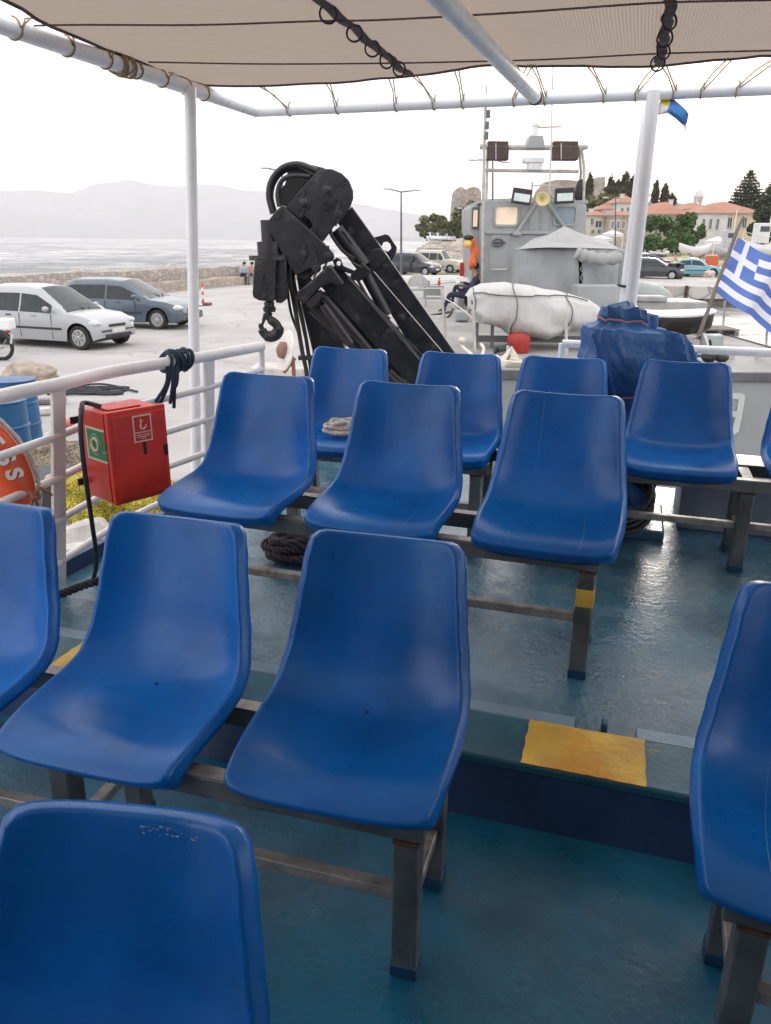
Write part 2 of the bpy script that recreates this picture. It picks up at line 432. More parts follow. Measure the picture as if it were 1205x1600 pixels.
def PC(key, *a): CH[key] = place_chair(*a)
PC('1c', -.04, 1.49, Z1, -15, 'large blue chair in the middle of the photo, beside the aisle')
PC('1b', -.545, 1.60, Z1, -16, 'blue chair of the second row, left of the middle one, pale sheen on its seat')
PC('1a', -1.035, 1.70, Z1, -16, 'blue chair cut by the left edge of the photo, in front of the orange lifebuoy')
PC('0', -.377, .715, .305, -7, 'nearest blue chair, only its scratched backrest seen at the bottom left')
PC('1d', .826, 1.20, Z1+.005, -20, 'blue chair across the aisle, cut by the right edge, in front of the nosing end')
PC('2a', -.48, 2.668, Z1+.174, -18.3, 'blue chair beside the red hose box, leftmost on the raised deck bench')
PC('2b', .029, 2.53, Z1+.170, -18.3, 'blue chair with two faint lengthwise seams, middle of the raised deck bench')
PC('2c', .55, 2.40, Z1+.165, -18.3, 'blue chair above the leg with the yellow band, beside the aisle on the raised deck')
PC('3a', -.219, 3.572, Z1+.154, -16.8, 'blue chair at the back with the pale rope coil lying on its seat')
PC('3b', .294, 3.441, Z1+.154, -16.8, 'blue chair in the back row straight below the foot of the black crane boom')
PC('3c', .745, 3.332, Z1+.154, -16.8, 'blue chair in the back row mostly hidden behind the chair with the yellow banded leg')
PC('3d', 1.267, 3.27, Z1+.15, -16.8, 'blue chair in the back row standing in front of the blue tarpaulin bundle')
PC('3e', 1.80, 3.10, Z1+.15, -16.8, 'blue chair at the right edge of the back row, only a sliver in view')

scf = M('pale_scuff', (.50, .56, .64), .7, var=.2)
rs = random.Random(12); sm_ = MB()
for k in range(30):
    a = rs.uniform(.1, .78); s_ = .018+rs.gauss(0, .006)+.022*max(0, a-.3); p = chair_pt(a, max(.004, s_)); d1 = (chair_pt(a+.01, max(.004, s_))-p).normalized(); d2 = (chair_pt(a, max(.004, s_)+.01)-p).normalized(); nn = d2.cross(d1).normalized()
    if nn.y > 0: nn = -nn
    l, h = rs.uniform(.001, .004), rs.uniform(.0003, .0009); p = p+nn*.0009
    sm_.add([p-d1*l, p-d2*h+d1*l*.2, p+d1*l, p+d2*h*rs.uniform(.4, 1)], [(0, 1, 2, 3)])
o = obj('scuffs', sm_, scf, CH['0'], local=True, smooth=False); o['kind'] = 'stuff'
mlm = M('mould_line_blue', (.05, .20, .50), .4, var=.1)
for key in ('2b', '2c', '1d'):
    for sg_ in (-.46, .50):
        obj('mould_line', MB().tube([chair_pt(sg_*(1-.10*math.sin(k*.12)), .03+.93*k/46)-Vector((0, -.0006, .0004)) for k in range(47)], .0011, 5), mlm, CH[key], local=True)
# ------------------------------------------------------------ bench frames
def bench(label, x0, y0, yaw, ua, ub, zseat, zdeck, legs, band=None):
    """u along the bench, v towards the back, origin at a chair's origin"""
    a = R(yaw); ca, sa = math.cos(a), math.sin(a)
    W = lambda u, v, z: Vector((x0+ca*u-sa*v, y0+sa*u+ca*v, z))
    t = thing('bench_frame', label, 'bench frame', W(0, -.1, zdeck), 'steel frames under the blue chairs')
    zt = zseat-.062; hf = .05
    for v in (-.245, .0):
        obj('long_rail', MB().beam(W(ua, v, zt), W(ub, v, zt), .04, hf), frame_metal, t, bevel=.004)
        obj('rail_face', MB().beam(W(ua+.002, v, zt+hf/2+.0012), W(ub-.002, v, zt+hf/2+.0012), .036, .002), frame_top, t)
    for u in sorted(set(legs)):
        obj('cross_bar', MB().beam(W(u, -.224, zt), W(u, -.021, zt), .045, .044), frame_metal, t, bevel=.003)
        for v in (-.245, .0):
            lg = MB().beam(W(u, v, zdeck+.002), W(u, v, zt-hf/2), .052, .052, up=(math.sin(-a), math.cos(a), 0))
            l = obj('leg', lg, frame_metal, t, bevel=.005)
            obj('foot', MB().beam(W(u, v, zdeck+.001), W(u, v, zdeck+.032), .0565, .0565, up=(math.sin(-a), math.cos(a), 0)), paint_foot, l, bevel=.003)
            obj('weld', MB().beam(W(u, v, zt-hf/2-.006), W(u, v, zt-hf/2+.001), .054, .054, up=(math.sin(-a), math.cos(a), 0)), rust_m, l, bevel=.003)
            if band == u and v < -.1:
                obj('yellow_band', MB().beam(W(u, v, zt-hf/2-.115), W(u, v, zt-hf/2-.055), .0535, .0535, up=(math.sin(-a), math.cos(a), 0)), yel_m, l, bevel=.003)
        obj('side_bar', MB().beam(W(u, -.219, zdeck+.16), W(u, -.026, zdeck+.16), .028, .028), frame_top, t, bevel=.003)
    for v in (-.245,):
        for u, w_ in zip(legs, legs[1:]):
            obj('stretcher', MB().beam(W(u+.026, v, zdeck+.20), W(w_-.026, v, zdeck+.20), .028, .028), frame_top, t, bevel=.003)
    return t
bench('steel frame under the second row of blue chairs, its end leg left of the aisle', -.04, 1.49, -16, -1.55, .20, Z1, 0, [-1.5, -.62, .165])
bench('steel frame under the chair cut by the right edge across the aisle', .826, 1.20, -20, -.17, .9, Z1+.005, 0, [-.12, .8])
bench('steel frame on the raised deck whose aisle leg has a yellow band', .55, 2.40, -17.5, -1.3, .17, Z1+.166, UD, [-1.2, .135], band=.135)
bench('steel frame under the back row with the rope coil', .294, 3.441, -16.8, -.75, .22, Z1+.154, UD, [-.68, .17])
bench('steel frame in front of the blue tarpaulin bundle under the right back row chairs', 1.267, 3.27, -16.8, -.68, .95, Z1+.15, UD, [-.5, .265, .93])
bench('short steel frame under the nearest scratched chair at the bottom left', -.377, .715, -7, -.9, .16, .305, 0, [-.8, .12])

# unseen wall added behind the camera, cuts light and darkens reflections
blocker = thing('light_blocker', 'unseen blue wall added behind the camera to darken the seats', 'light_blocker', (0, -1.3, 0))
obj('wall', MB().box((0, -1.35, 1.03), (5.2, .1, 2.1)), M('blocker_paint', (.10, .16, .24), .5, var=.1), blocker, bevel=.01)
for x in (-1.4, 1.4): obj('window', MB().box((x, -1.29, 1.45), (.9, .03, .6)), M('blocker_glass', (.05, .06, .07), .1), blocker, bevel=.02)

# ------------------------------------------------------------ awning frame and awning
PZ = 2.07
wp = M('pipe_white', (.84, .85, .87), .3, var=.04, scale=5, col2=(.55, .5, .42), t2=.7, s2=4, bump=.08, bscale=20, soft=.1)
fr = thing('pipe_gantry', 'white tubular frame that carries the beige awning over the seats', 'awning frame', (-.842, 3.8, UD))
L0 = atz(0, 37, PZ); Lc = atz(400, 173, PZ); Rb = atz(1205, 137, PZ)
dL = (L0-Lc).normalized(); dR = (Rb-Lc).normalized()
obj('side_pipe', MB().tube([Lc+dL*5.6, Lc], .0305, 16), wp, fr)
obj('rear_pipe', MB().tube([Lc-dR*.01, Lc+dR*4.2], .030, 16), wp, fr)
lp = atz(297, 134, PZ)
obj('post', MB().tube([(lp.x, lp.y, PZ), (-.985, 3.83, UD)], .0265, 16), wp, fr)
rp = atz(1022, 142, PZ)
obj('post', MB().tube([(rp.x, rp.y, PZ), (rp.x, rp.y, UD)], .029, 16), wp, fr)
c0 = atz(692, 0, 2.045); c1 = atz(836, 152, 2.05)
obj('centre_pipe', MB().tube([c0+(c0-c1)*2.2, c1], .03, 16), wp, fr)
obj('pipe_cap', MB().tube([c1+(c0-c1).normalized()*.02, c1-(c0-c1).normalized()*.012], .033, 16), dark_iron, fr)

AZ = 2.115
leftpx = [(-60, -38), (20, -2), (57, 24), (92, 40), (124, 52), (155, 68), (184, 76), (208, 86), (232, 95), (255, 108), (278, 113), (296, 125), (318, 131)]
backpx = [(324, 132), (370, 133), (405, 134), (455, 131), (504, 129), (560, 125), (607, 122), (645, 118), (710, 109), (771, 100), (825, 101), (875, 103), (917, 101), (970, 103), (1027, 102), (1080, 99), (1132, 94), (1205, 88), (1290, 84), (1400, 80)]
def toB(p): return (math.cos(BA)*p.x+math.sin(BA)*p.y, -math.sin(BA)*p.x+math.cos(BA)*p.y)
le = sorted([toB(atz(x, y, AZ))[::-1] for x, y in leftpx])      # (v,u)
be = sorted([toB(atz(x, y, AZ)) for x, y in backpx])            # (u,v)
def interp(tb, x):
    if x <= tb[0][0]: return tb[0][1]
    for (a, b), (c, d) in zip(tb, tb[1:]):
        if x <= c: return b+(d-b)*(x-a)/(c-a)
    return tb[-1][1]
def awn(s, t):
    u = be[0][0]+s**1.0*(3.0-be[0][0])
    v = interp(be, u)*(1-t)+(-3.2)*t
    ul = interp(le, v); u2 = ul+s*(3.0-ul)
    v = interp(be, u2)*(1-t)+(-3.2)*t
    p = B(u2, v, 0)
    z = AZ+.012*math.sin(u2*7+v*2)*min(1, t*20)+.01*noise.noise(Vector((u2*2, v*2, 3)))+.006*noise.noise(Vector((u2*9, v*1.2, 7)))
    return (p.x, p.y, z)
awm = M('awning_mesh_fabric', (.31, .265, .22), .9, var=.06, scale=30, stretch=(.2, 1, 1), bump=.25, bscale=160, spec=.1)
n = awm.node_tree; tr = n.nodes.new('ShaderNodeBsdfTranslucent'); tr.inputs[0].default_value = (.37, .305, .25, 1)
ms = n.nodes.new('ShaderNodeMixShader'); ms.inputs[0].default_value = .55
wv = n.nodes.new('ShaderNodeTexWave'); wv.inputs['Scale'].default_value = 28; wv.inputs['Distortion'].default_value = .6; wv.bands_direction = 'X'
tcw = n.nodes.new('ShaderNodeTexCoord'); mpw = n.nodes.new('ShaderNodeMapping'); mpw.inputs['Rotation'].default_value = (0, 0, R(17))
n.links.new(tcw.outputs['Object'], mpw.inputs[0]); n.links.new(mpw.outputs[0], wv.inputs[0])
mrw = n.nodes.new('ShaderNodeMapRange'); mrw.inputs[3].default_value = .44; mrw.inputs[4].default_value = .62
n.links.new(wv.outputs['Fac'], mrw.inputs[0]); n.links.new(mrw.outputs[0], ms.inputs[0])
bs = n.nodes['Principled BSDF']; mo = n.nodes['Material Output']
n.links.new(bs.outputs[0], ms.inputs[1]); n.links.new(tr.outputs[0], ms.inputs[2]); n.links.new(ms.outputs[0], mo.inputs[0])
aw = thing('awning', 'beige mesh awning stretched over the seats with dark seams', 'awning', (0, 1, AZ))
obj('cloth', MB().grid(awn, 90, 60), awm, aw)
hem = M('dark_hem', (.10, .075, .07), .8, var=.3, scale=40, bump=.3)
hp = [Vector(awn(0, t))+Vector((0, 0, -.004)) for t in [i/60 for i in range(60, -1, -1)]]
obj('hem', MB().tube(hp, .006, 6), hem, aw)
hp = [Vector(awn(s/90, 0))+Vector((0, 0, -.004)) for s in range(91)]
obj('hem', MB().tube(hp, .005, 6), hem, aw)
def seam(pa, pb, rings):
    a, b = atz(*pa, AZ-.012), atz(*pb, AZ-.012); d = (a-b)
    pts = [b+d*k/14+Vector((.006*math.sin(k*2.1), 0, .004*math.cos(k*1.3))) for k in range(0, 40)]
    mb = MB()
    for k in range(len(pts)-1): mb.beam(pts[k], pts[k+1]+(pts[k+1]-pts[k])*.1, .034, .012)
    obj('seam', mb, hem, aw, bevel=.003)
    for (x, y) in rings:
        c = atz(x, y, AZ-.035); ax = Vector((random.uniform(-.4, .4), 1, random.uniform(-.2, .3))).normalized()
        e1 = ax.cross(Vector((0, 0, 1))).normalized(); e2 = ax.cross(e1)
        obj('ring', MB().tube([c+(e1*math.cos(q*.314)+e2*math.sin(q*.314))*.026 for q in range(20)], .0035, 6, closed=True), black_rubber, aw)
seam((500, 0), (641, 119), [(513, 22), (554, 52), (582, 76), (604, 95), (624, 108)])
seam((1049, 0), (1029, 104), [(1046, 32), (1039, 60), (1037, 80), (1028, 99)])
for pts in ([(-60, 44), (103, 39), (309, 39), (494, 33), (600, 31), (800, 20), (900, 13), (1037, 4), (1205, 0), (1300, -2)],
            [(232, 97), (412, 100), (592, 99), (700, 97), (851, 93), (1027, 84), (1205, 79), (1330, 76)]):
    P3 = [atz(x, y, AZ-.022) for x, y in pts]
    obj('seam_cord', twist_rope(MB(), rope_pts(P3, 6), .0032, .018, 3, 5), M('seam_cord', (.16, .12, .10), .85, var=.3, scale=50), aw)
tan = M('tan_cord', (.33, .24, .14), .85, var=.3, scale=60, bump=.3)
def lash(e, q, lab, loops=1, rdr=None):
    a = atz(*e, AZ-.004)
    side = rdr if rdr else 'rear'
    c = atz(*q, PZ) if False else None
    # nearest point of the pipe to the ray through q
    base, d = (Lc, dL) if side == 'left' else (Lc, dR)
    r = ray(*q); o = Vector((0, 0, CAMZ)); w0 = o-base
    aa, bb, cc, dd, ee = r.dot(r), r.dot(d), d.dot(d), r.dot(w0), d.dot(w0)
    t = (aa*ee-bb*dd)/(aa*cc-bb*bb); pc = base+d*t
    up = Vector((0, 0, 1)); sd = d.cross(up).normalized()
    rr = .0335; pts = [a, a+(pc+up*rr-a)*.5+Vector((0, 0, -.003))]
    s0 = 1 if (a-pc).dot(sd) > 0 else -1
    n_ = 16*loops
    for k in range(n_+1):
        an = 2*math.pi*k/16*1.0
        pts.append(pc+d*(.012*k/n_)+(sd*s0*math.cos(an)+up*math.sin(an)*-1)*rr)
    pts.append(a+d*.02+Vector((0, 0, -.002)))
    o_ = obj('lashing_cord', MB().tube(pts, .003, 5), tan)
    tag(o_, lab, 'cord', 'cords lacing the awning to its frame')
for e, q in (((57, 28), (22, 60)), ((122, 56), (104, 82)), ((184, 79), (164, 102)), ((226, 95), (212, 117)), ((276, 113), (252, 133)), ((306, 128), (290, 142)), ((330, 137), (318, 150))):
    lash(e, q, 'thin tan cord lacing the awning hem to the left side pipe', rdr='left')
for e, q in (((405, 135), (452, 176)), ((510, 131), (527, 171)), ((608, 124), (619, 168)), ((645, 119), (678, 163)), ((710, 110), (723, 160)), ((825, 101), (803, 157)), ((829, 101), (851, 154)),
             ((917, 102), (943, 150)), ((1024, 103), (993, 147)), ((1034, 103), (1052, 144)), ((1134, 95), (1095, 141)), ((1212, 90), (1150, 141))):
    lash(e, q, 'thin tan cord lacing the awning hem to the rear pipe')
kn = MB(); kc = L0.lerp(Lc, .50)
kc = Lc+dL*((atz(198, 101, PZ)-Lc).dot(dL))
for k in range(7):
    c = kc+dL*(k*.012-.04); sd = dL.cross(Vector((0, 0, 1))).normalized(); ph = k*1.3
    kn.tube([c+dL*.02*math.sin(a*.39+ph)+(sd*math.cos(a*.39)+Vector((0, 0, 1))*math.sin(a*.39))*(.037+.002*(k % 3)) for a in range(17)], .004, 6)
tag(obj('cord_knot', kn, tan), 'thick bunch of tan cord knotted round the left awning pipe', 'knot')

# small signal flag at the head of the right post
yf = M('flag_yellow', (.78, .62, .03), .8, var=.1); bf = M('flag_blue', (.06, .22, .55), .8, var=.12); wf = M('flag_white', (.75, .74, .76), .8, var=.05)
sf = MB()
Ys = rp.y+.02
rows = [[(1033, 149), (1048, 151), (1072, 172), (1076, 178)], [(1032, 156), (1046, 164), (1066, 186), (1074, 188)], [(1030, 165), (1043, 172), (1062, 190), (1072, 196)], [(1029, 180), (1043, 176), (1060, 187), (1073, 205)]]
def sfl(u, v):
    x = u*3; y = v*3; i, j = min(2, int(x)), min(2, int(y)); a, b = x-i, y-j
    q = [rows[j][i], rows[j][i+1], rows[j+1][i], rows[j+1][i+1]]
    px = (q[0][0]*(1-a)+q[1][0]*a)*(1-b)+(q[2][0]*(1-a)+q[3][0]*a)*b
    py = (q[0][1]*(1-a)+q[1][1]*a)*(1-b)+(q[2][1]*(1-a)+q[3][1]*a)*b
    return at(px, py, Ys+.03*math.sin(u*6+v*4))
sf.grid(sfl, 12, 12, mi=lambda i, j: 0 if i < 4 and j < 6 else (1 if j < 9 and i >= 4 else 2))
tag(obj('signal_flag', sf, [yf, bf, wf], solid=.002), 'small yellow and blue flag curled below the rear awning pipe', 'flag')
# tapered white staff behind the right post
fs = thing('flagstaff', 'white tapered staff leaning behind the right awning post', 'pole', B(0, 4.22, UD))
fs.location = at(972, 500, 4.15); fs.location.z = UD
pa, pb = at(973, 492, 4.15), at(1010, 150, 4.25)
pa2 = pa+(pa-pb)*.9; pa2 = Vector((pa2.x, pa2.y, pa2.z)); k = (pa.z-UD)/(pb.z-pa.z); foot = pa-(pb-pa)*k
obj('staff', MB().tube([foot, pa, pb], [.03, .027, .012], 12), wp, fs)
tie = at(976, 446, 4.16)
obj('tie', MB().tube([tie+Vector((.032*math.cos(a*.4), .032*math.sin(a*.4), .004*math.sin(a))) for a in range(17)], .006, 6), black_rubber, fs)

# ------------------------------------------------------------ port railing
rt = [atz(x, y, .95) for x, y in ((-140, 662), (0, 620), (90, 601), (169, 582), (259, 567), (326, 556), (409, 541))]
rail = thing('ship_railing', 'white pipe railing along the left deck edge with the red box', 'railing', (-1.2, 2.7, UD))
obj('top_rail', MB().tube(rope_pts(rt[:-1]+[rt[-1]], 6), .0235, 14), white_paint, rail)
obj('end_post', MB().tube([rt[-1]+Vector((0, 0, .02)), rt[-1]+Vector((-.02, 0, -.8))], .014, 10), white_paint, rail)
post1 = (rt[2], Vector((-1.245, 2.69, UD))); post2 = (rt[5], Vector((rt[5].x-.05, rt[5].y, UD)))
post0 = (rt[0]+Vector((0, 0, 0)), rt[0]+Vector((-.08, 0, -.8)))
for (a, b), wd in ((post1, .052), (post2, .058), (post0, .052)):
    d = Vector((.5, .86, 0))
    lg = MB().beam(b, a+Vector((0, 0, -.012)), wd, .018, up=(.86, -.5, 0))
    obj('post', lg, white_paint, rail, bevel=.003)
zs1 = (.767, .61, .447, .276); zs2 = (.813, .672, .520, .372)
for z1, z2 in zip(zs1, zs2):
    q1 = post1[1].lerp(post1[0], (z1-UD)/.8); q1.z = z1
    q2 = post2[1].lerp(post2[0], (z2-UD)/.8); q2.z = z2
    q0 = post0[1].lerp(post0[0], (z1-UD)/.8); q0.z = z1
    q3 = rt[-1]+Vector((-.02*(.95-z2), 0, 0)); q3.z = z2+.03
    mid = q1.lerp(q2, .5)+Vector((-.045, .03, 0))
    obj('bar', MB().tube([q0, q1.lerp(q0, .5)+Vector((-.01, 0, 0)), q1], .0145, 10), white_paint, rail)
    obj('bar', MB().tube(rope_pts([q1, mid, q2, q3], 5), .0145, 10), white_paint, rail)
    obj('weld', MB().ball(q1+Vector((-.02, -.02, 0)), .02, 10, 6), white_paint, rail)
# stern railing
srl = thing('stern_railing', 'white pipe railing across the stern in front of the grey boat', 'railing', B(1.5, 4.25, UD))
for z, ua in ((.925, -.33), (.73, .98), (.55, .98), (.37, .98)):
    obj('rail', MB().tube([B(ua, 4.25, z), B(2.9, 4.25, z)], .021 if z > .9 else .016, 12), wp, srl)
for u in (-.33, 2.75):
    obj('post', MB().tube([B(u, 4.25, UD), B(u, 4.25, .925)], .019, 10), wp, srl)
obj('post', MB().tube([B(.98, 4.25, UD), B(.98, 4.25, .925)], .016, 10), wp, srl)

# stern lockers
grey_pan = M('grey_panel', (.20, .22, .26), .45, var=.12, scale=3, bump=.15, bscale=20)
for (u0, u1, v0, v1, z1, lab) in ((.30, 2.6, 3.70, 4.12, .43, 'low grey sided stern locker with white lid at the right'), (-.42, -.06, 3.62, 4.10, .60, 'white topped locker behind the back row near the crane')):
    c = B((u0+u1)/2, (v0+v1)/2, UD)
    t = thing('stern_locker', lab, 'locker', c)
    obj('body', MB().box(c+Vector((0, 0, (z1-UD-.03)/2)), (u1-u0-.03, v1-v0-.03, z1-UD-.03), BA), grey_pan, t, bevel=.006)
    obj('lid', MB().box((c.x, c.y, z1-.012), (u1-u0, v1-v0, .034), BA), wp, t, bevel=.006)
# raised hatch and hose coil behind chair 3d
tag(obj('deck_hatch', MB().box(B(-.02+.1, 3.72, UD+.02), (.34, .42, .05), BA), deck_mat2, bevel=.01), 'low teal deck hatch beside the grey stern locker', 'hatch')
hc = MB()
cc = B(.03, 3.55, UD+.02)
for k in range(4):
    for_r = .16-.012*(k % 2)
    hc.tube([cc+Vector((for_r*math.cos(a*.262), .10*math.sin(a*.262)*.8, .02+k*.028+.10+.11*math.sin(a*.262))) for a in range(24)], .014, 8, closed=True)
tag(obj('hose_coil', hc, black_rubber), 'black hose coil hanging under the back row beside the blue tarpaulin', 'hose')

# ------------------------------------------------------------ red hose box on the railing
red = M('red_box_paint', (.64, .036, .02), .38, var=.16, scale=7, col2=(.55, .20, .15), t2=.62, s2=5, bump=.12, bscale=30, soft=.2)
N0 = Vector((-.952, 2.6, 0)); ex = Vector((.649, .761, 0)).normalized(); ey = Vector((-ex.y, ex.x, 0)); zt_, zb_ = .863, .533
def bxp(a, b, z): return N0+ex*a+ey*b+Vector((0, 0, z))
upv = Vector((.10, -.02, 1)).normalized(); RB = Matrix((ex, ey, ex.cross(ey))).transposed()
W_, D_ = .225, .20
hb = thing('hose_box', 'red metal box numbered 1 hanging on the white railing', 'fire box', bxp(W_/2, D_/2, zb_))
obj('body', MB().box(bxp(W_/2, D_/2+.012, (zt_+zb_)/2-.003), (W_, D_-.024, zt_-zb_-.004), R3=RB), red, hb, bevel=.005)
dr = obj('door', MB().box(bxp(W_/2, .0115, (zt_+zb_)/2), (W_+.008, .022, zt_-zb_+.004), R3=RB).box(bxp(W_/2+.004, -.001, (zt_+zb_)/2), (W_-.022, .008, zt_-zb_-.026), R3=RB), red, hb, bevel=.005, seg=3)
for z in (zt_-.085, zb_+.08):
    obj('hinge', MB().tube([bxp(-.004, .026, z-.02), bxp(-.004, .026, z+.02)], .005, 8), red, hb)
speckle(red, 26, .68, .72, (.62, .40, .34), .6)
cream = M('sign_cream', (.70, .66, .46), .5, var=.04); sred = M('sign_red', (.62, .02, .02), .4, var=.05); sgreen = M('sign_green', (.01, .24, .09), .4, var=.06); ink = M('ink_black', (.02, .015, .015), .6)
def plate(par, name, a0, a1, z0, z1, off, mat, side='door', bev=0):
    if side == 'door': c = bxp((a0+a1)/2, -.005-off, (z0+z1)/2); d = (a1-a0, .0012, z1-z0)
    else: c = bxp(0-.001-off, (a0+a1)/2, (z0+z1)/2); d = (.0012, a1-a0, z1-z0)
    return obj(name, MB().box(c, d, R3=RB), mat, par, bevel=bev)
sg = plate(hb, 'fire_sign', .088, .163, .745, .842, .001, cream)
plate(sg, 'red_field', .0935, .1575, .782, .8365, .0018, sred); plate(sg, 'red_strip', .0935, .1575, .750, .778, .0018, sred)
hk = [(.118, .825), (.119, .811), (.116, .800), (.119, .793), (.128, .791), (.137, .797), (.141, .807)]
hkm = MB().tube([bxp(a, -.0078, z) for a, z in hk], [.0015, .003, .0035, .0035, .0035, .003, .0015], 8).tube([bxp(.1165, -.0078, .828), bxp(.127, -.0078, .818)], .002, 6)
obj('hose_symbol', hkm, cream, sg)
for k in range(3):
    obj('sign_text', MB().box(bxp(.1255, -.0076, .771-.0065*k), (.054 if k < 2 else .025, .0008, .0022), R3=RB), cream, sg)
MX = Matrix.Translation(bxp(.128, -.0062, .718)) @ Matrix((ex, Vector((0, 0, 1)), -ey)).transposed().to_4x4()
obj('latch', MB().box(bxp(W_-.012, -.010, .70), (.012, .008, .04), R3=RB), dark_iron, hb, bevel=.002)
obj('seam', MB().box(bxp(-.0015, .0245, (zt_+zb_)/2), (.006, .003, zt_-zb_-.008), R3=RB), ink, hb)
obj('top_hatch', MB().box(bxp(.10, .105, zt_-.002), (.13, .10, .006), R3=RB), red, hb, bevel=.002)
for z in (zt_-.05, zb_+.05): obj('strap', MB().box(bxp(W_/2, D_+.006, z), (W_+.06, .006, .025), R3=RB), dark_iron, hb)
obj('number', text_mb('1', .055, .001, MX, .004), ink, hb)
gs = plate(hb, 'green_sign', .002, .160, .680, .800, .0006, cream, 'side')
plate(gs, 'green_field', .011, .150, .688, .792, .0016, sgreen, 'side', .0)
lc_ = bxp(-.0045, .098, .74)
def ringp(r1, n=28, k=0): return [lc_+ey*(r1*math.cos(a*2*math.pi/n))+Vector((0, 0, (r1+k*math.cos(a*8*math.pi/n))*math.sin(a*2*math.pi/n))) for a in range(n)]
obj('buoy_symbol', MB().tube(ringp(.022), .0055, 6, closed=True), cream, gs)
obj('buoy_line', MB().tube([lc_+(ey*math.cos(a*.2094)+Vector((0, 0, math.sin(a*.2094))))*(.036+.0025*math.cos(a*.2094*4)) for a in range(30)], .0012, 5, closed=True), cream, gs)
obj('light_symbol', MB().ball(bxp(-.0035, .034, .738), (.002, .008, .010), 8, 6), cream, gs)
obj('tether_symbol', MB().tube([bxp(-.0035, .066-.04*k/8, .728-.012*math.sin(k*.4)) for k in range(9)], .001, 5), cream, gs)

# black cable looped over the box
cab = rope_pts([bxp(.03, .09, .872), bxp(-.01, .13, .885), at(128, 640, 2.62), at(126, 668, 2.58), at(130, 715, 2.58), at(136, 762, 2.6), at(145, 825, 2.66), at(151, 872, 2.75), at(146, 905, 2.82), at(131, 931, 2.72)], 8)
cbt = thing('cable', 'black cable looped over the top of the red box down to the deck', 'cable', cab[-1])
obj('cord', MB().tube(cab, .0085, 8), M('cable_black', (.02, .022, .035), .5), cbt)
obj('plug', MB().tube([cab[-1]+Vector((.004, -.001, .018)), cab[-1]+Vector((-.006, 0, -.008))], .011, 8), M('plug_grey', (.3, .28, .27), .5), cbt)
# mooring rope
blackrope = M('black_rope', (.028, .028, .036), .85, var=.4, scale=60, bump=.6, bscale=90)
mrp = rope_pts([atz(30, 945, .22), atz(90, 930, .21), atz(125, 917, .21), atz(160, 906, .20), atz(210, 893, .19), atz(270, 880, .185)], 8)
tag(obj('mooring_rope', twist_rope(MB(), mrp, .016, .07, 3, 7), blackrope), 'thick black rope lying along the deck beside the railing post', 'rope')
# coil on deck
def coil(mb, c, r, rope, turns, hgt, tilt=0, sq=.7, seed=1, pitch=.035):
    rnd = random.Random(seed); pts = []
    for k in range(turns*10):
        a = k*2*math.pi/10; q = k/(turns*10)
        rr = r*(1-.42*abs(math.sin(q*11)))*rnd.uniform(.86, 1.10)
        pts.append(c+Vector((rr*math.cos(a), rr*sq*math.sin(a), rope*.8+hgt*q*rnd.uniform(.8, 1.1)+tilt*math.cos(a))))
    return twist_rope(mb, rope_pts(pts, 3), rope, pitch, 3, 5)
cdk = atz(470, 872, UD)
tag(obj('rope_coil', coil(MB(), cdk, .15, .019, 6, .085, seed=8, sq=.75, pitch=.075), M('dark_brown_rope', (.055, .042, .052), .9, var=.4, scale=60, bump=.5)), 'dark rope coil lying on the deck behind the middle chairs', 'rope coil')
lrope = M('pale_rope', (.58, .53, .47), .9, var=.25, scale=60, bump=.4)
csc = CH['3a'].location+Vector((.045, -.12, .004))
tag(obj('rope_coil', coil(MB(), csc, .12, .0105, 6, .06, seed=5, sq=.62, pitch=.034), lrope), 'pale grey rope coil resting on a back row chair seat', 'rope coil')
# navy rope bunch on the railing
nrope = M('navy_rope', (.02, .035, .07), .8, var=.3, scale=50, bump=.3)
rb = MB(); P1, P2 = atz(259, 566, .95), atz(293, 561, .95); dd = (P2-P1); dn = dd.normalized(); sdv = dn.cross(Vector((0, 0, 1))).normalized()
for k in range(7):
    c = P1+dd*(k/6); rr = .036+.004*(k % 3)
    rb.tube([c+dn*.012*math.sin(a*.35+k)+(sdv*math.cos(a*.349)+Vector((0, 0, 1))*math.sin(a*.349))*rr for a in range(18)], .0085, 6, closed=True)
for i, (xa, ya) in enumerate(((243, 628), (250, 632), (266, 630), (272, 637), (268, 612))):
    a0 = at(262+i*4, 572, P1.y-.04); m0 = at(264+i*3-(i < 2)*4, 600, P1.y-.05)
    rb.tube(rope_pts([a0, m0, at(xa, ya, P1.y-.05+i*.01)], 6), .0075, 6)
tag(obj('rope_bunch', rb, nrope), 'navy rope wrapped several times round the left railing', 'rope')

# ------------------------------------------------------------ lifebuoy
lb_c = at(-138, 786, 2.38); ln = Vector((.45, -.89, .12)).normalized(); lx = Vector((0, 0, 1)).cross(ln).normalized()*1; ly = ln.cross(lx)
orange = M('lifebuoy_orange', (.72, .10, .025), .45, var=.12, scale=5, bump=.1)
refl = M('reflective_grey', (.34, .36, .38), .3, var=.1)
lbz = thing('lifebuoy', 'orange ring lifebuoy with grey band and white letters at the left edge', 'lifebuoy', lb_c-Vector((0, 0, .37)))
def lpt(a, r, h=0): return lb_c+(lx*math.cos(a)+ly*math.sin(a))*r+ln*h
RM, RT = .305, .068
obj('ring', MB().grid(lambda u, v: lpt(u*2*math.pi, RM+RT*math.cos(v*2*math.pi), RT*.8*math.sin(v*2*math.pi)), 72, 18), orange, lbz)
for ca_ in (62, 152, 242, 332):
    a0, a1 = R(ca_-10), R(ca_+10)
    obj('band', MB().grid(lambda u, v: lpt(a0+(a1-a0)*u, RM+(RT+.002)*math.cos(v*2*math.pi), (RT*.8+.002)*math.sin(v*2*math.pi)), 8, 18), refl, lbz)
wl = M('letter_white', (.72, .70, .68), .5, var=.05)
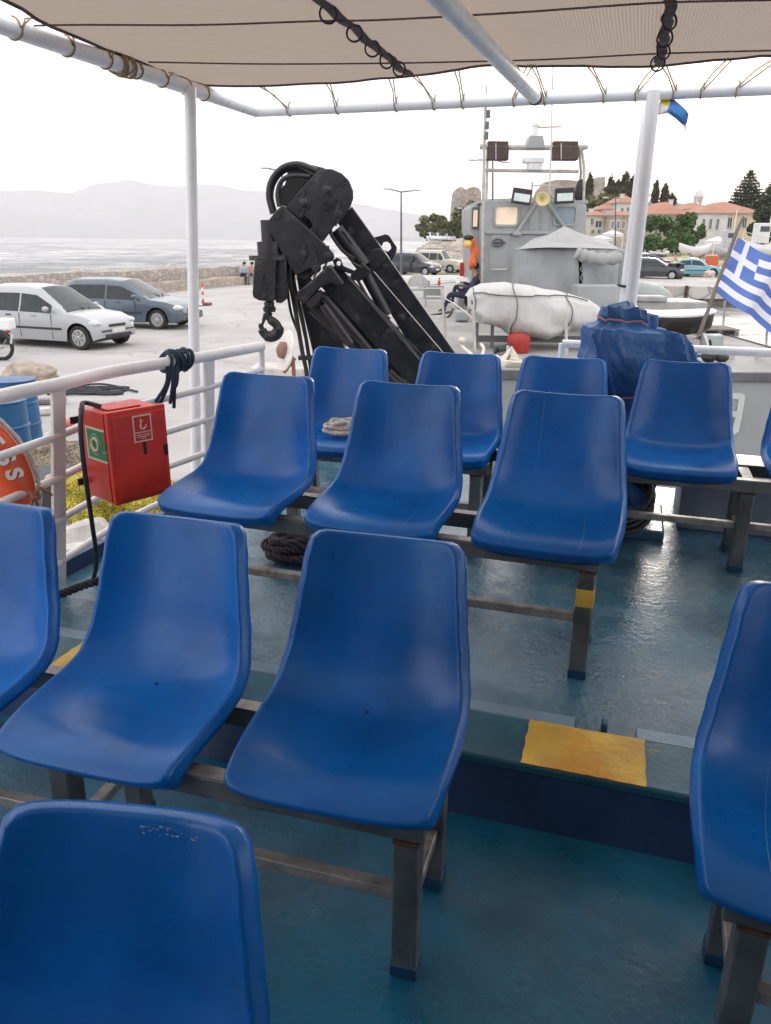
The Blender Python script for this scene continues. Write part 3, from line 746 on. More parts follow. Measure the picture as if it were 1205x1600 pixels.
for ch, an in (('E', 33), ('S', 22), ('S', 12)):
    a = R(an); c = lpt(a, RM+.012, RT*.8+.001); rad = (lx*math.cos(a)+ly*math.sin(a)); tg = (lx*math.sin(a)-ly*math.cos(a))
    Mx = Matrix.Translation(c) @ Matrix((tg, rad, ln)).transposed().to_4x4()
    obj('letter', text_mb(ch, .072, .006, Mx, .003), wl, lbz)
gr = M('grab_rope', (.55, .5, .45), .85, var=.2, scale=50, bump=.3)
grp = []
for k in range(4):
    for j in range(8):
        a = R(-28+90*k)+R(90)*j/8; grp.append(lpt(a, RM+RT+.008+.004*math.sin(math.pi*j/8), .01))
obj('grab_rope', MB().tube(grp, .007, 8, closed=True), gr, lbz)
a = R(-8)
obj('rope_tie', twist_rope(MB(), [lpt(a+.02*math.sin(q), RM+(RT+.006)*math.cos(q*.3), (RT*.8+.006)*math.sin(q*.3)) for q in range(21)], .008, .03), gr, lbz)
tg_ = MB()
tg_.tube(rope_pts([at(48, 792, 2.42), at(55, 772, 2.42), at(64, 763, 2.45), at(74, 768, 2.45), at(81, 774, 2.46)], 6), .0055, 6)
tg_.tube(rope_pts([at(48, 778, 2.43), at(57, 784, 2.44), at(58, 806, 2.44)], 6), .005, 6).tube(rope_pts([at(46, 768, 2.42), at(54, 778, 2.41), at(62, 776, 2.43), at(56, 768, 2.45)], 6), .006, 6)
tag(obj('cord_knot', tg_, M('brown_cord', (.25, .13, .08), .85)), 'brown cord tying the lifebuoy to the railing post', 'knot')

# ------------------------------------------------------------ blue tarpaulin bundle
tarp = M('blue_tarpaulin', (.03, .115, .31), .38, var=.2, scale=5, bump=.6, bscale=9)
tc0 = at(985, 640, 3.74); tb = thing('tarpaulin_bundle', 'engine shape wrapped in a creased blue tarpaulin at the stern', 'tarpaulin', (tc0.x, tc0.y, UD))
def rfn(u, v):
    th = u*2*math.pi; z = .17+v*.985
    prof = [(.17, .155, .0), (.35, .16, 0), (.5, .175, 0), (.62, .20, .0), (.78, .245, .0), (.92, .265, .0), (1.015, .262, .0), (1.045, .245, .0), (1.058, .15, -.04), (1.075, .125, -.06), (1.10, .135, -.06), (1.14, .125, -.06), (1.155, .03, -.06)]
    for (a, b, e), (c, d, f) in zip(prof, prof[1:]):
        if z <= c: t = (z-a)/(c-a); r = b+(d-b)*t; sx = e+(f-e)*t; break
    else: r, sx = .03, -.06
    se = .55 if z < 1.05 else .8
    dr_ = Vector((math.copysign(abs(math.cos(th))**se, math.cos(th)), math.copysign(abs(math.sin(th))**se, math.sin(th))*.60, 0))*(.94 if z < 1.05 else 1)
    q = Vector((math.cos(th)*1.1, math.sin(th)*1.1, z*3.2+math.cos(th)*1.2))
    rd = 1-abs(noise.noise(q*1.3))*2
    rd2 = 1-abs(noise.noise(q*2.9+Vector((5, 3, 1))))*2
    k = 1+.15*(rd-.4)+.035*(rd2-.4)
    # pulled in by the cords
    for zc, am in ((1.085, .03), (.735, .035)): k -= am*math.exp(-((z-zc+.02*math.cos(th))/.018)**2)*4*.25
    if math.cos(th) > .2 and z > .55 and z < 1.0: k *= 1+.08*math.cos(th)
    p = Vector((tc0.x+sx, tc0.y, z))+dr_*r*k
    p.z += -.05*max(0, math.cos(th))*(z > .9)+.02*rd*(z > .6)
    return p
obj('cover', MB().grid(rfn, 130, 120), tarp, tb, ang=30)
pk = M('pink_cord', (.50, .22, .22), .7)
for zc, mul_ in ((1.08, 1.03), (.735, 1.03)):
    v = (zc-.17)/.985; pts = []
    for k in range(60):
        p = Vector(rfn(k/60, v)); c = Vector((tc0.x-(.05 if zc > 1 else 0), tc0.y, p.z)); pts.append(c+(p-c)*1.035+Vector((0, 0, .004*math.sin(k))))
    obj('cord', MB().tube(pts, .0045, 6, closed=True), pk, tb)

# ============================================================ CRANE ON THE QUAY
cr_m = M('crane_black', (.010, .010, .012), .36, var=.35, scale=5, col2=(.045, .042, .04), t2=.58, s2=9, bump=.12, bscale=18, rvar=.15)
cr_d = M('crane_worn', (.015, .014, .016), .40, var=.4, scale=9, col2=(.04, .028, .022), t2=.64, s2=12, bump=.25, bscale=30)
edge_glint = M('highlight_steel', (.35, .34, .33), .3, metal=.8, var=.2)
speckle(cr_m, 18, .67, .71, (.10, .07, .055), .7); speckle(cr_d, 22, .64, .70, (.12, .07, .045), .8)
YC = 6.3
def cz(x, y, Y=YC): return at(380+x/3.443, 230+y/3.443, Y)
crane = thing('knuckle_crane', 'black folding knuckle boom crane with its hook hanging down', 'crane', Vector((-.45, 6.5, -1.25)))
def slab(name, pts, Y, t, mat=cr_m, holes=(), bev=.008, par=None):
    return obj(name, MB().prism([cz(x, y, Y) for x, y in pts], (0, t, 0), [[cz(x, y, Y) for x, y in h] for h in holes]), mat, par or crane, bevel=bev)
def circ(cx_, cy_, r, n=14): return [(cx_+r*math.cos(2*math.pi*k/n), cy_+r*math.sin(2*math.pi*k/n)) for k in range(n)]
def pin(x, y, Y, r=.022, par=None):
    c = cz(x, y, Y); mb = MB().lathe([(r*1.6, 0), (r*1.6, .010), (r, .011), (r, .026), (r*.8, .03)], c, (0, -1, 0), 14)
    mb.box(c+Vector((0, -.012, r*1.9)), (.02, .012, .05)); mb.box(c+Vector((-.01, -.012, -r*2.2)), (.014, .010, .06), R3=Matrix.Rotation(.5, 3, 'Y'))
    return obj('pin', mb, cr_d, par or crane)
col = slab('column', [(285, 690), (345, 670), (400, 760), (520, 1010), (545, 1085), (575, 2150), (405, 2150), (372, 1095), (312, 850)], 6.42, .26)
slab('pedestal', [(330, 1900), (640, 1900), (700, 2190), (290, 2190)], 6.25, .62, cr_d)
b1 = slab('outer_boom', [(585, 318), (730, 520), (850, 690), (1165, 1140), (1400, 1475), (1235, 1520), (940, 1130), (700, 745), (640, 620), (505, 402)], 6.50, .20)
obj('boom_edge', MB().tube([cz(690, 655, 6.495), cz(1075, 1105, 6.495), cz(1260, 1340, 6.495)], .006, 6), edge_glint, b1)  # pale ridge added for the edge highlight, put into its colour
slab('sleeve', [(650, 600), (700, 548), (740, 545), (770, 575), (760, 615), (700, 670)], 6.46, .05, cr_m, par=b1)
slab('sleeve', [(820, 960), (850, 1000), (1000, 1150), (940, 1140), (835, 1010)], 6.47, .08, cr_d, par=b1)
pin(850, 915, 6.49, .03, b1)
slab('lifting_eye', [(705, 485), (745, 475), (765, 468), (785, 475), (828, 540), (825, 560), (800, 612), (750, 540)], 6.58, .04, holes=[[(745, 535), (755, 512), (775, 508), (793, 522), (797, 545), (780, 562), (762, 555)]], par=b1)
b2 = slab('inner_boom', [(430, 640), (520, 640), (560, 690), (700, 840), (850, 1010), (960, 1150), (1120, 1380), (1010, 1400), (885, 1262), (720, 1085), (560, 905), (415, 748)], 6.18, .22)
obj('boom_edge', MB().tube([cz(575, 715, 6.17), cz(958, 1158, 6.17)], .007, 6), cr_d, b2)
k1 = slab('knuckle', [(205, 315), (165, 355), (128, 405), (130, 435), (200, 560), (278, 688), (305, 686), (350, 658), (480, 612), (490, 595), (486, 572), (440, 520), (330, 420), (235, 335), (225, 318)], 6.02, .05)
slab('knuckle', [(205, 315), (165, 355), (128, 405), (130, 435), (200, 560), (278, 688), (305, 686), (350, 658), (480, 612), (490, 595), (486, 572), (440, 520), (330, 420), (235, 335), (225, 318)], 6.30, .05)
slab('knuckle_core', [(200, 340), (150, 420), (290, 670), (460, 590), (430, 530)], 6.08, .20, cr_d)
for x, y in ((327, 575), (458, 582), (395, 650)): pin(x, y, 6.02, .022, k1)
jp = [(240, 312), (300, 235), (400, 130), (425, 115), (480, 118), (530, 140), (570, 180), (592, 235), (592, 275), (575, 325), (520, 400), (498, 412), (430, 508), (380, 470), (300, 385), (232, 330)]
hole = [(312, 385), (330, 375), (355, 390), (372, 420), (365, 440), (345, 437), (318, 408)]
k2 = slab('joint_plate', jp, 6.10, .045, holes=[hole])
slab('joint_plate', [(x-8, y+4) for x, y in jp], 6.42, .045)
slab('joint_core', [(300, 300), (420, 150), (500, 150), (560, 240), (540, 330), (440, 450), (380, 420)], 6.16, .26, cr_d)
for x, y, r in ((452, 230, .03), (328, 300, .032), (514, 360, .026)): pin(x, y, 6.10, r, k2)
slab('boom_head', [(180, 230), (225, 200), (240, 120), (290, 85), (340, 88), (440, 112), (400, 135), (300, 235), (235, 320), (215, 315), (190, 300)], 6.35, .22, cr_d)
# cylinders
def cyl(pa, pb, r, Y, name='cylinder', mat=cr_d, par=None):
    return obj(name, MB().tube([cz(*pa, Y), cz(*pb, Y)], r, 14), mat, par or crane)
cyl((500, 445), (650, 640), .062, 6.42); cyl((640, 650), (775, 905), .045, 6.42); cyl((535, 450), (585, 520), .02, 6.38, 'piston_rod', cr_d)
cyl((420, 790), (760, 1190), .035, 6.14); cyl((375, 860), (655, 1110), .052, 6.24); cyl((655, 1110), (900, 1350), .05, 6.24)
cyl((430, 850), (580, 1060), .03, 6.02, 'cylinder')
slab('cylinder_block', [(575, 690), (640, 620), (690, 665), (680, 690), (620, 725), (590, 712)], 6.30, .16)
slab('eye_bracket', [(480, 610), (505, 592), (525, 605), (540, 640), (600, 665), (590, 685), (540, 670), (500, 660)], 6.14, .05, holes=[circ(514, 625, 13, 10)])
slab('saddle', [(280, 795), (295, 775), (400, 690), (450, 638), (475, 640), (540, 735), (525, 750), (465, 728), (405, 762), (340, 835), (312, 838), (285, 812)], 5.98, .36, cr_m, bev=.01)
slab('saddle', [(345, 860), (340, 830), (400, 775), (430, 800), (400, 850), (370, 868)], 6.0, .3, cr_d)
slab('guard', [(285, 690), (330, 650), (390, 590), (430, 600), (400, 660), (345, 720)], 6.10, .16, cr_d)
slab('gap_filler', [(400, 790), (480, 770), (905, 1262), (860, 1330), (700, 1190), (545, 1040), (500, 960)], 6.48, .06, cr_d)  # added dark slab behind the rods, hides the bright gaps
# rotator and hook
rt_ = obj('rotator', MB().prism([cz(x, y, 5.93) for x, y in ((75, 590), (175, 595), (170, 810), (160, 832), (85, 825), (55, 808), (50, 785), (62, 600))], (0, .14, 0)), cr_m, crane, bevel=.006)
obj('side_block', MB().prism([cz(x, y, 6.0) for x, y in ((175, 600), (232, 605), (232, 735), (225, 735), (225, 820), (205, 840), (175, 835))], (0, .20, 0)), cr_m, rt_, bevel=.006)
obj('slot', MB().box(cz(105, 695, 5.925), (.045, .014, .02)).box(cz(112, 688, 5.925), (.012, .014, .035)), black_rubber, rt_)
obj('rivet', MB().box(cz(110, 797, 5.925), (.03, .014, .03), R3=Matrix.Rotation(.6, 3, 'Y')), black_rubber, rt_)
obj('flange', MB().lathe([(.155, 0), (.155, .035), (.09, .037), (.09, .13), (.055, .135), (.055, .28)], cz(145, 600, 6.08)-Vector((0, 0, .01)), (-.02, 0, 1), 22), cr_d, rt_)
obj('swivel', MB().lathe([(.045, 0), (.05, .03), (.038, .04), (.038, .07), (.03, .075)], cz(142, 885, 6.0), (0, 0, 1), 14), cr_d, crane)
hpts = [(140, 885), (135, 905), (150, 930), (175, 950), (188, 975), (180, 1003), (152, 1018), (122, 1010), (105, 988), (96, 962), (98, 948)]
hook = obj('hook', MB().tube(rope_pts([cz(x, y, 6.0) for x, y in hpts], 4), [.028]*8+[.034]*8+[.044]*12+[.034]*6+[.02]*5+[.01]*2, 12), cr_m, crane)
obj('latch', MB().tube([cz(122, 895, 5.99), cz(112, 925, 5.99), cz(104, 955, 5.99)], [.018, .014, .008], 8), cr_d, hook)
# hoses
hs = M('hydraulic_hose', (.012, .012, .013), .4, var=.3)
for pts, Y, r in (([(395, 128), (300, 92), (215, 110), (155, 175), (138, 260), (160, 358)], 6.2, .022), ([(380, 150), (290, 110), (215, 130), (165, 190), (150, 270), (170, 350)], 6.28, .02),
                  ([(360, 158), (260, 155), (205, 185), (185, 250), (195, 320)], 6.15, .017),
                  ([(235, 610), (255, 740), (285, 900), (318, 1100), (345, 1240), (360, 1500)], 6.15, .017), ([(262, 640), (280, 760), (318, 920), (350, 1100), (368, 1240), (380, 1500)], 6.2, .015),
                  ([(232, 700), (255, 880), (300, 1010), (330, 1150), (350, 1400)], 6.22, .011), ([(245, 620), (290, 830), (325, 980), (358, 1150), (372, 1400)], 6.25, .012),
                  ([(425, 1185), (390, 1195), (372, 1230)], 6.2, .01), ([(790, 1200), (830, 1240), (880, 1270)], 6.1, .02), ([(470, 445), (480, 480), (540, 560), (600, 600)], 6.36, .014),
                  ([(620, 720), (700, 850), (790, 925)], 6.34, .012), ([(600, 590), (590, 620), (640, 650)], 6.3, .01)):
    obj('hose', MB().tube(rope_pts([cz(x, y, Y) for x, y in pts], 6), r, 8), hs, crane)
obj('hose_clamp', MB().box(cz(342, 1132, 6.17), (.13, .06, .035)), cr_d, crane, bevel=.004)

# ============================================================ GREY PATROL BOAT
pg = M('boat_grey', (.31, .32, .32), .5, var=.08, scale=2, col2=(.26, .24, .21), t2=.68, s2=3, bump=.1, bscale=20)
pdk = M('boat_deck_grey', (.27, .265, .25), .7, var=.16, scale=1.2, col2=(.22, .20, .18), t2=.6, s2=1.6, bump=.2, bscale=30)
pdark = M('boat_dark_trim', (.10, .10, .105), .5, var=.2)
glass = M('window_glass', (.10, .13, .15), .08, var=.1, spec=.8)
warm_gl = M('window_warm_glow', (.75, .60, .45), .2, var=.1, emit=((1, .75, .5), .15))  # warm glow put into the panes by emission, no lamp behind
DZ = -.25
speckle(pg, 5, .66, .72, (.30, .19, .12), .6, (1, 1, .25)); speckle(pdk, 3, .62, .70, (.16, .13, .11), .5)
pb_ = thing('patrol_boat', 'grey patrol boat moored astern with its cabin and mast', 'boat', (3.5, 15, -2.3))
plan = [(.45, 10.6), (6.55, 10.6), (6.6, 15), (6.6, 24), (6.2, 29), (5.2, 33.5), (3.9, 36), (2.6, 34.5), (1.3, 31), (.6, 27), (.42, 20)]
low = [(x*.96+.14, y if y < 11 else y*.98) for x, y in plan]
mb = MB(); K = len(plan)
vs = [(x, y, DZ) for x, y in plan]+[(x, y, DZ-.16) for x, y in plan]+[(x, y+.02, DZ-1.2) for x, y in low]+[(x, y+.05, -2.9) for x, y in low]
mb.add(vs, [(r*K+i, r*K+(i+1) % K, (r+1)*K+(i+1) % K, (r+1)*K+i) for r in range(3) for i in range(K)])
obj('hull', mb, M('hull_grey', (.27, .285, .29), .45, var=.08, scale=1.5, col2=(.33, .32, .31), t2=.62, s2=2, bump=.1, bscale=12), pb_, smooth=False)
obj('deck', MB().prism([(x, y, DZ+.01) for x, y in plan], (0, 0, -.05)), pdk, pb_, smooth=False)
mb = MB()
for i in range(K):
    a, b = Vector((*plan[i], DZ-.03)), Vector((*plan[(i+1) % K], DZ-.03)); d = (b-a).normalized()
    mb.beam(a-d*.03, b+d*.03, .09, .13)
obj('rubbing_strake', mb, pdark, pb_, bevel=.01)
# pennant number on the transom
nm = M('hull_mark', (.50, .51, .50), .6, var=.08)
def rrect(x0, x1, z0, z1, r, n=5):
    out = []
    for cx_, cz_, a0 in ((x1-r, z1-r, 0), (x0+r, z1-r, 90), (x0+r, z0+r, 180), (x1-r, z0+r, 270)):
        for k in range(n+1):
            a = R(a0+90*k/n); out.append((cx_+r*math.cos(a), cz_+r*math.sin(a)))
    return out
Yh = 10.6
def hp(px, py):  p = at(px, py, Yh); return p.x, p.z
x1, zt1 = hp(1165, 614); x0 = x1-.34; _, zb1 = hp(1165, 652); _, zb2 = hp(1160, 680)
def ringprism(a, b, y, t): return MB().prism([(x, y, z) for x, z in a], (0, t, 0), [[(x, y, z) for x, z in b]])
hm = ringprism(rrect(x0, x1, zb1, zt1, .07), rrect(x0+.09, x1-.085, zb1+.085, zt1-.085, .02), Yh-.012, .01)
obj('hull_number', hm, nm, pb_)
obj('hull_number', MB().prism([(x, Yh-.010, z) for x, z in [(x1-.085, zb1+.03), (x1, zb1+.03), (x1-.01, zb2+.06), (x1-.07, zb2), (x0, zb2), (x0, zb2+.085), (x1-.1, zb2+.085)]], (0, .01, 0)), nm, pb_)
# cabin
YF = 20.0
def pt(x, y, Y=YF): return at(x, y, Y)
cb = obj('cabin', MB().prism([pt(752, 320), pt(757, 316), pt(914, 316), pt(917, 320), pt(917, 488), pt(752, 488)], (0, 3.6, 0))
         .prism([pt(735, 322, 20.4), pt(752, 318, 20.4), pt(752, 490, 20.4), pt(737, 490, 20.4), pt(737, 365, 20.4), pt(735, 362, 20.4)], (0, 2.4, 0)), pg, pb_, bevel=.04)
obj('roof_edge', MB().prism([pt(748, 313), pt(919, 313), pt(919, 318), pt(748, 318)], (0, 3.7, 0)), pg, cb, bevel=.01)
def prr(px0, py0, px1, py1, r, Y, t, mat, name, par, hole=None):
    a, b = pt(px0, py1, Y), pt(px1, py0, Y)
    out = rrect(a.x, b.x, a.z, b.z, r); hl = []
    if hole is not None: hl = [[(x, Y, z) for x, z in rrect(a.x+hole, b.x-hole, a.z+hole, b.z-hole, max(.01, r-hole*.6))]]
    return obj(name, MB().prism([(x, Y, z) for x, z in out], (0, t, 0), hl), mat, par, bevel=0)
for a_, g_ in (((771, 320, 813, 354), warm_gl), ((864, 320, 904, 353), M('window_bluish', (.20, .27, .31), .12, var=.1))):
    wn = prr(a_[0], a_[1], a_[2], a_[3], .09, YF-.045, .05, pg, 'window', cb, hole=.05)
    prr(a_[0]+3, a_[1]+3, a_[2]-3, a_[3]-3, .05, YF-.006, .01, g_, 'pane', wn)
prr(737, 324, 749, 358, .03, 20.37, .04, pdark, 'window', cb); prr(739, 328, 747, 354, .02, 20.36, .02, warm_gl, 'window', cb)
obj('ledge', MB().beam(pt(759, 363, YF-.03), pt(884, 364, YF-.03), .06, .07), pg, cb, bevel=.01)
for x in (828, 845, 860): obj('rib', MB().beam(pt(x, 318, YF-.01), pt(x, 362, YF-.01), .03, .03, up=(0, 1, 0)), pg, cb)
dor = prr(762, 366, 797, 472, .06, YF-.02, .03, pg, 'door', cb)
obj('handle', MB().tube([pt(768, 421, YF-.08), pt(792, 421, YF-.08)], .014, 8), M('bright_metal', (.6, .6, .6), .4), dor)
obj('wheel_handle', MB().tube([pt(778, 379, YF-.07)+Vector((.13*math.cos(k*.4), 0, .08*math.sin(k*.4))) for k in range(16)], .022, 6, closed=True).tube([pt(772, 379, YF-.06), pt(790, 379, YF-.06)], .02, 6), pdark, dor)
# struts, mast frame
mst = M('mast_tube', (.42, .40, .37), .5, var=.2, col2=(.35, .24, .15), t2=.6, s2=6)
def tb(name, pts, r, mat=mst, par=pb_, n=8): return obj(name, MB().tube([pt(*p) for p in pts], r, n), mat, par)
tb('strut', [(838, 318, 19.95), (806, 366, 19.9)], .045, pg); tb('strut', [(857, 318, 19.95), (881, 354, 19.9)], .045, pg)
obj('strut_foot', MB().box(pt(808, 365, 19.85), (.20, .14, .08)), pg, pb_, bevel=.01)
tb('post', [(753, 480, 19.6), (755, 330, 19.6), (757, 228, 19.6), (759, 162, 19.6)], .035)
tb('post', [(760, 316, 20.2), (762, 232, 20.2), (768, 222, 20.2)], .03)
tb('post', [(912, 316, 20.2), (913, 262, 20.2), (909, 232, 20.2)], .035); tb('post', [(903, 316, 20.9), (908, 270, 20.5), (905, 232, 20.3)], .03)
tb('rail', [(750, 229, 20.2), (830, 231, 20.2), (915, 230, 20.2)], .06); tb('rail', [(756, 266, 20.2), (904, 268, 20.2)], .04)
tb('rail_end', [(905, 234, 20.2), (918, 229, 20.2)], .05)
tb('antenna', [(858, 318, 19.7), (862, 210, 19.7), (863, 150, 19.7), (866, 60, 19.7)], .018, M('antenna_grey', (.5, .5, .5), .5))
tb('antenna', [(836, 199, 20.2), (877, 198, 20.2)], .018)
tb('antenna', [(760, 162, 19.6), (760, 134, 19.6)], .02)
for yy, xx in ((178, 761), (196, 759), (212, 758)): obj('mast_fitting', MB().box(pt(xx+2, yy, 19.6), (.09, .09, .16)), pdark, pb_, bevel=.01)
obj('radar_mast', MB().prism([pt(829, 211, 20.0), pt(849, 212, 20.0), pt(852, 231, 20.0), pt(823, 231, 20.0)], (0, .5, 0)), pg, pb_, bevel=.01)
obj('lantern', MB().lathe([(.07, 0), (.07, .16), (.09, .17), (.09, .22), (.03, .24)], pt(836, 210, 20.2), (0, 0, 1), 12), M('lantern_white', (.7, .7, .7), .4), pb_)
obj('radar', MB().box(pt(833, 251, 20.2), (.48, .3, .11)).box(pt(835, 260, 20.2), (.32, .24, .18)), M('radar_white', (.62, .62, .63), .4), pb_, bevel=.02)
brown = M('speaker_brown', (.06, .036, .028), .6, var=.2)
for x0_, x1_ in ((763, 792), (865, 900)):
    c = pt((x0_+x1_)/2, 240, 20.1); sp_ = obj('deck_lamp', MB().box(c, ((x1_-x0_)*.0172, .3, .30)), brown, pb_, bevel=.02)
    obj('lamp_top', MB().box(pt((x0_+x1_)/2, 226, 20.25), ((x1_-x0_)*.0165, .3, .12)), brown, sp_, bevel=.01)
    obj('bracket', MB().tube([pt(x0_+12, 224, 19.92), pt(x0_+12, 249, 19.92)], .015, 6), mst, sp_)
lam = M('lamp_face', (.55, .62, .6), .2, var=.1)
for x, y, tl in ((815, 307, .12), (882, 306, -.05)):
    c = pt(x, y, 19.6); Rm = Matrix.Rotation(tl, 3, 'Y')
    f = obj('floodlight', MB().box(c, (.44, .16, .34), R3=Rm), black_rubber, pb_, bevel=.015)
    obj('lamp_face', MB().box(c+Vector((0, -.083, -.03)), (.37, .01, .17), R3=Rm), lam, f)
obj('horn', MB().lathe([(.03, -.25), (.04, -.1), (.09, -.03), (.16, 0), (.145, .005), (.07, -.03), (.02, -.1)], pt(848, 311, 19.4), (0, -1, .1), 18), M('horn_yellow', (.55, .45, .2), .4), pb_)
tb('stay', [(830, 290, 19.7), (872, 290, 19.7)], .015); tb('stay', [(832, 284, 19.9), (830, 316, 19.9)], .02); tb('stay', [(852, 285, 19.9), (838, 300, 19.9), (832, 316, 19.9)], .02)
tb('stay', [(855, 295, 19.9), (864, 308, 19.9), (872, 312, 19.9)], .02)
obj('rolled_flag', MB().ball(pt(906, 300, 20.3), (.12, .12, .28), 10, 8, fn=lambda p: 1+.3*noise.noise(p*3)), black_rubber, pb_)
# stanchions and wire at the left deck edge
for a_, b_, Y in (((690, 449), (696, 528), 13.4), ((739, 476), (743, 556), 11.9), ((884, 492), (886, 555), 11.6), ((794, 540), (792, 562), 11.5)):
    obj('stanchion', MB().tube([at(*a_, Y), at(*b_, Y)], .022, 8), M('stanchion_grey', (.45, .43, .4), .5), pb_)
tag(obj('mooring_rope', MB().tube(rope_pts([at(695, 466, 13.4), at(715, 478, 13), at(740, 498, 12.4)], 6), .01, 6), gr), 'thin pale rope sagging between two thin posts of the grey boat', 'rope')

# grey canvas covers (Y 16.5)
canv = M('grey_canvas', (.29, .30, .31), .85, var=.1, scale=2, bump=.35, bscale=5)
canv2 = M('grey_canvas_light', (.33, .33, .325), .85, var=.08, scale=2, bump=.35, bscale=5)
gc = thing('canvas_cover', 'grey canvas cover peaked like a tent in front of the cabin', 'canvas cover', (at(870, 470, 16.8).x, 16.8, DZ))
Yg = 16.0
def wall_fn(x0, y0, x1, y1, x2, y2, x3, y3, Ya, Yb, amp=.05):
    def fn(u, v):
        px = (x0*(1-u)+x1*u)*(1-v)+(x3*(1-u)+x2*u)*v; py = (y0*(1-u)+y1*u)*(1-v)+(y3*(1-u)+y2*u)*v
        p = at(px, py, Ya*(1-u)+Yb*u); return p+Vector((0, -amp*math.sin(math.pi*v)+amp*.8*noise.noise(Vector((u*6, v*2, x0))), 0))
    return fn
obj('side', MB().grid(wall_fn(811, 389, 903, 388, 905, 472, 808, 460, 16.3, 15.7), 24, 12), canv, gc, solid=.02)
obj('side', MB().grid(wall_fn(909, 388, 968, 390, 962, 465, 912, 475, 15.7, 16.3), 20, 12), canv, gc, solid=.02)
obj('side', MB().grid(wall_fn(903, 388, 909, 388, 912, 472, 905, 472, 15.9, 15.9, 0), 2, 4), black_rubber, gc)
mb = MB(); ap = at(882, 353, 17.2); ap2 = at(868, 358, 17.4)
cs = [at(810, 389, 16.3), at(860, 386, 15.7), at(905, 387, 15.6), at(969, 389, 16.3), at(940, 372, 18.6), at(835, 372, 18.8)]
ring_ = []
for i in range(len(cs)):
    for k in range(6): ring_.append(cs[i].lerp(cs[(i+1) % len(cs)], k/6))
NN = len(ring_); vs = []
for j in range(9):
    t = j/8
    for i, p in enumerate(ring_):
        q = p.lerp(ap, t); q = q+Vector((0, 0, -.05*math.sin(math.pi*t)*(1-.2*math.cos(i*2*math.pi/6)))) ; vs.append(q)
mb.add(vs, [(j*NN+i, j*NN+(i+1) % NN, (j+1)*NN+(i+1) % NN, (j+1)*NN+i) for j in range(8) for i in range(NN)])
obj('roof', mb, canv2, gc)
mb = MB()
mb.box(at(885, 430, 17.5), (2.0, 2.2, 1.1)); obj('frame_block', mb, canv, gc, bevel=.05)
rl = rope_pts([at(901, 394, 15.5), at(915, 400, 15.5), at(940, 405, 15.6), at(968, 403, 15.8)], 6)
obj('rolled_flap', MB().tube(rl, [.11+.02*math.sin(k*1.7) for k in range(len(rl))], 12), canv2, gc)
mb = MB(); zz = [at(909+(2 if k % 2 else -2), 392+k*7, 15.55) for k in range(12)]
mb.tube(zz, .008, 5); obj('lacing', mb, canv2, gc)
tag(obj('deck_locker', MB().box(at(935, 466, 15.3), (.95, .6, .5)), pg, bevel=.02), 'pale grey deck locker beneath the grey canvas cover', 'locker')

# dinghy under white cover
wc = M('white_canvas', (.50, .49, .475), .8, var=.07, scale=2, col2=(.42, .40, .37), t2=.62, s2=2.5, bump=.5, bscale=1.6, stretch=(1.6, 1, .7), soft=.2)
Yd = 13.3; dc = at(832, 505, Yd)
dn_ = thing('covered_dinghy', 'dinghy on the grey deck wrapped in a creased white cover', 'dinghy', (dc.x, Yd, DZ))
topc = [(728, 462), (735, 452), (752, 444), (790, 441), (822, 446), (850, 453), (885, 458), (915, 468), (932, 478), (938, 490)]
botc = [(728, 478), (735, 490), (752, 503), (790, 516), (822, 522), (850, 526), (885, 518), (915, 507), (932, 499), (938, 493)]
def din(u, v):
    x = u*9; i = min(8, int(x)); t = x-i; t = t*t*(3-2*t)
    tx = topc[i][0]*(1-t)+topc[i+1][0]*t; ty = topc[i][1]*(1-t)+topc[i+1][1]*t; by = botc[i][1]*(1-t)+botc[i+1][1]*t
    a = v*2*math.pi; T = at(tx, ty, Yd); Bt = at(tx, by, Yd); hh = (T.z-Bt.z)/2; c = (T+Bt)/2
    wd = (.75*math.sin(math.pi*min(1, max(0, (u*.88+.06))))**.5)
    co, si = math.cos(a), math.sin(a)
    sx = math.copysign(abs(co)**.7, co); sz = math.copysign(abs(si)**.6, si)
    fold = .10*math.sin(u*22+3.0*sz+4*noise.noise(Vector((u*4, v*3, 0))))*max(0, -si+.35)*(.6+.5*noise.noise(Vector((u*6, v*2, 9))))+.02*(1-abs(noise.noise(Vector((u*5, v*3, 2))))*3)
    k = 1+fold+.06*noise.noise(Vector((u*7, co*2, si*2)))
    return c+Vector((0, wd*sx*k*.9, hh*sz*k))
obj('cover', MB().grid(din, 130, 64), wc, dn_, ang=60)
obj('seam', MB().tube([Vector(din(.12+.62*k/20, .40+.05*math.sin(k*.25)))+Vector((0, -.03, .02)) for k in range(21)], .012, 6), pdark, dn_)
for uu in (.13, .36, .63, .86):
    pts_ = [Vector(din(uu+.01*math.sin(k*.6), .20+.58*k/26)) for k in range(27)]; cg = sum(pts_, Vector())/27; cg.y = Yd
    obj('lashing', MB().tube([cg+(p-cg)*1.02+Vector((0, -.012, 0)) for p in pts_], .009, 6), pdark, dn_)
obj('drawstring', MB().tube([Vector(din(.07+.02*math.sin(k*.5), .48+.30*k/16))*1.0+Vector((0, -.015, 0)) for k in range(17)], .014, 6), pdark, dn_)
for x in (746, 770, 815, 880, 915):
    obj('cradle_leg', MB().beam(Vector((at(x, 500, Yd-.2).x, Yd-.25, DZ)), Vector((at(x, 500, Yd-.2).x, Yd-.2, DZ+.42)), .05, .05, up=(0, 1, 0)), pdark if x < 780 else pg, dn_)
obj('cradle_beam', MB().beam(Vector((at(740, 500, Yd).x, Yd-.22, DZ+.16)), Vector((at(925, 500, Yd).x, Yd-.22, DZ+.16)), .08, .1), pdark, dn_)
rb_ = at(814, 545, 12.3)
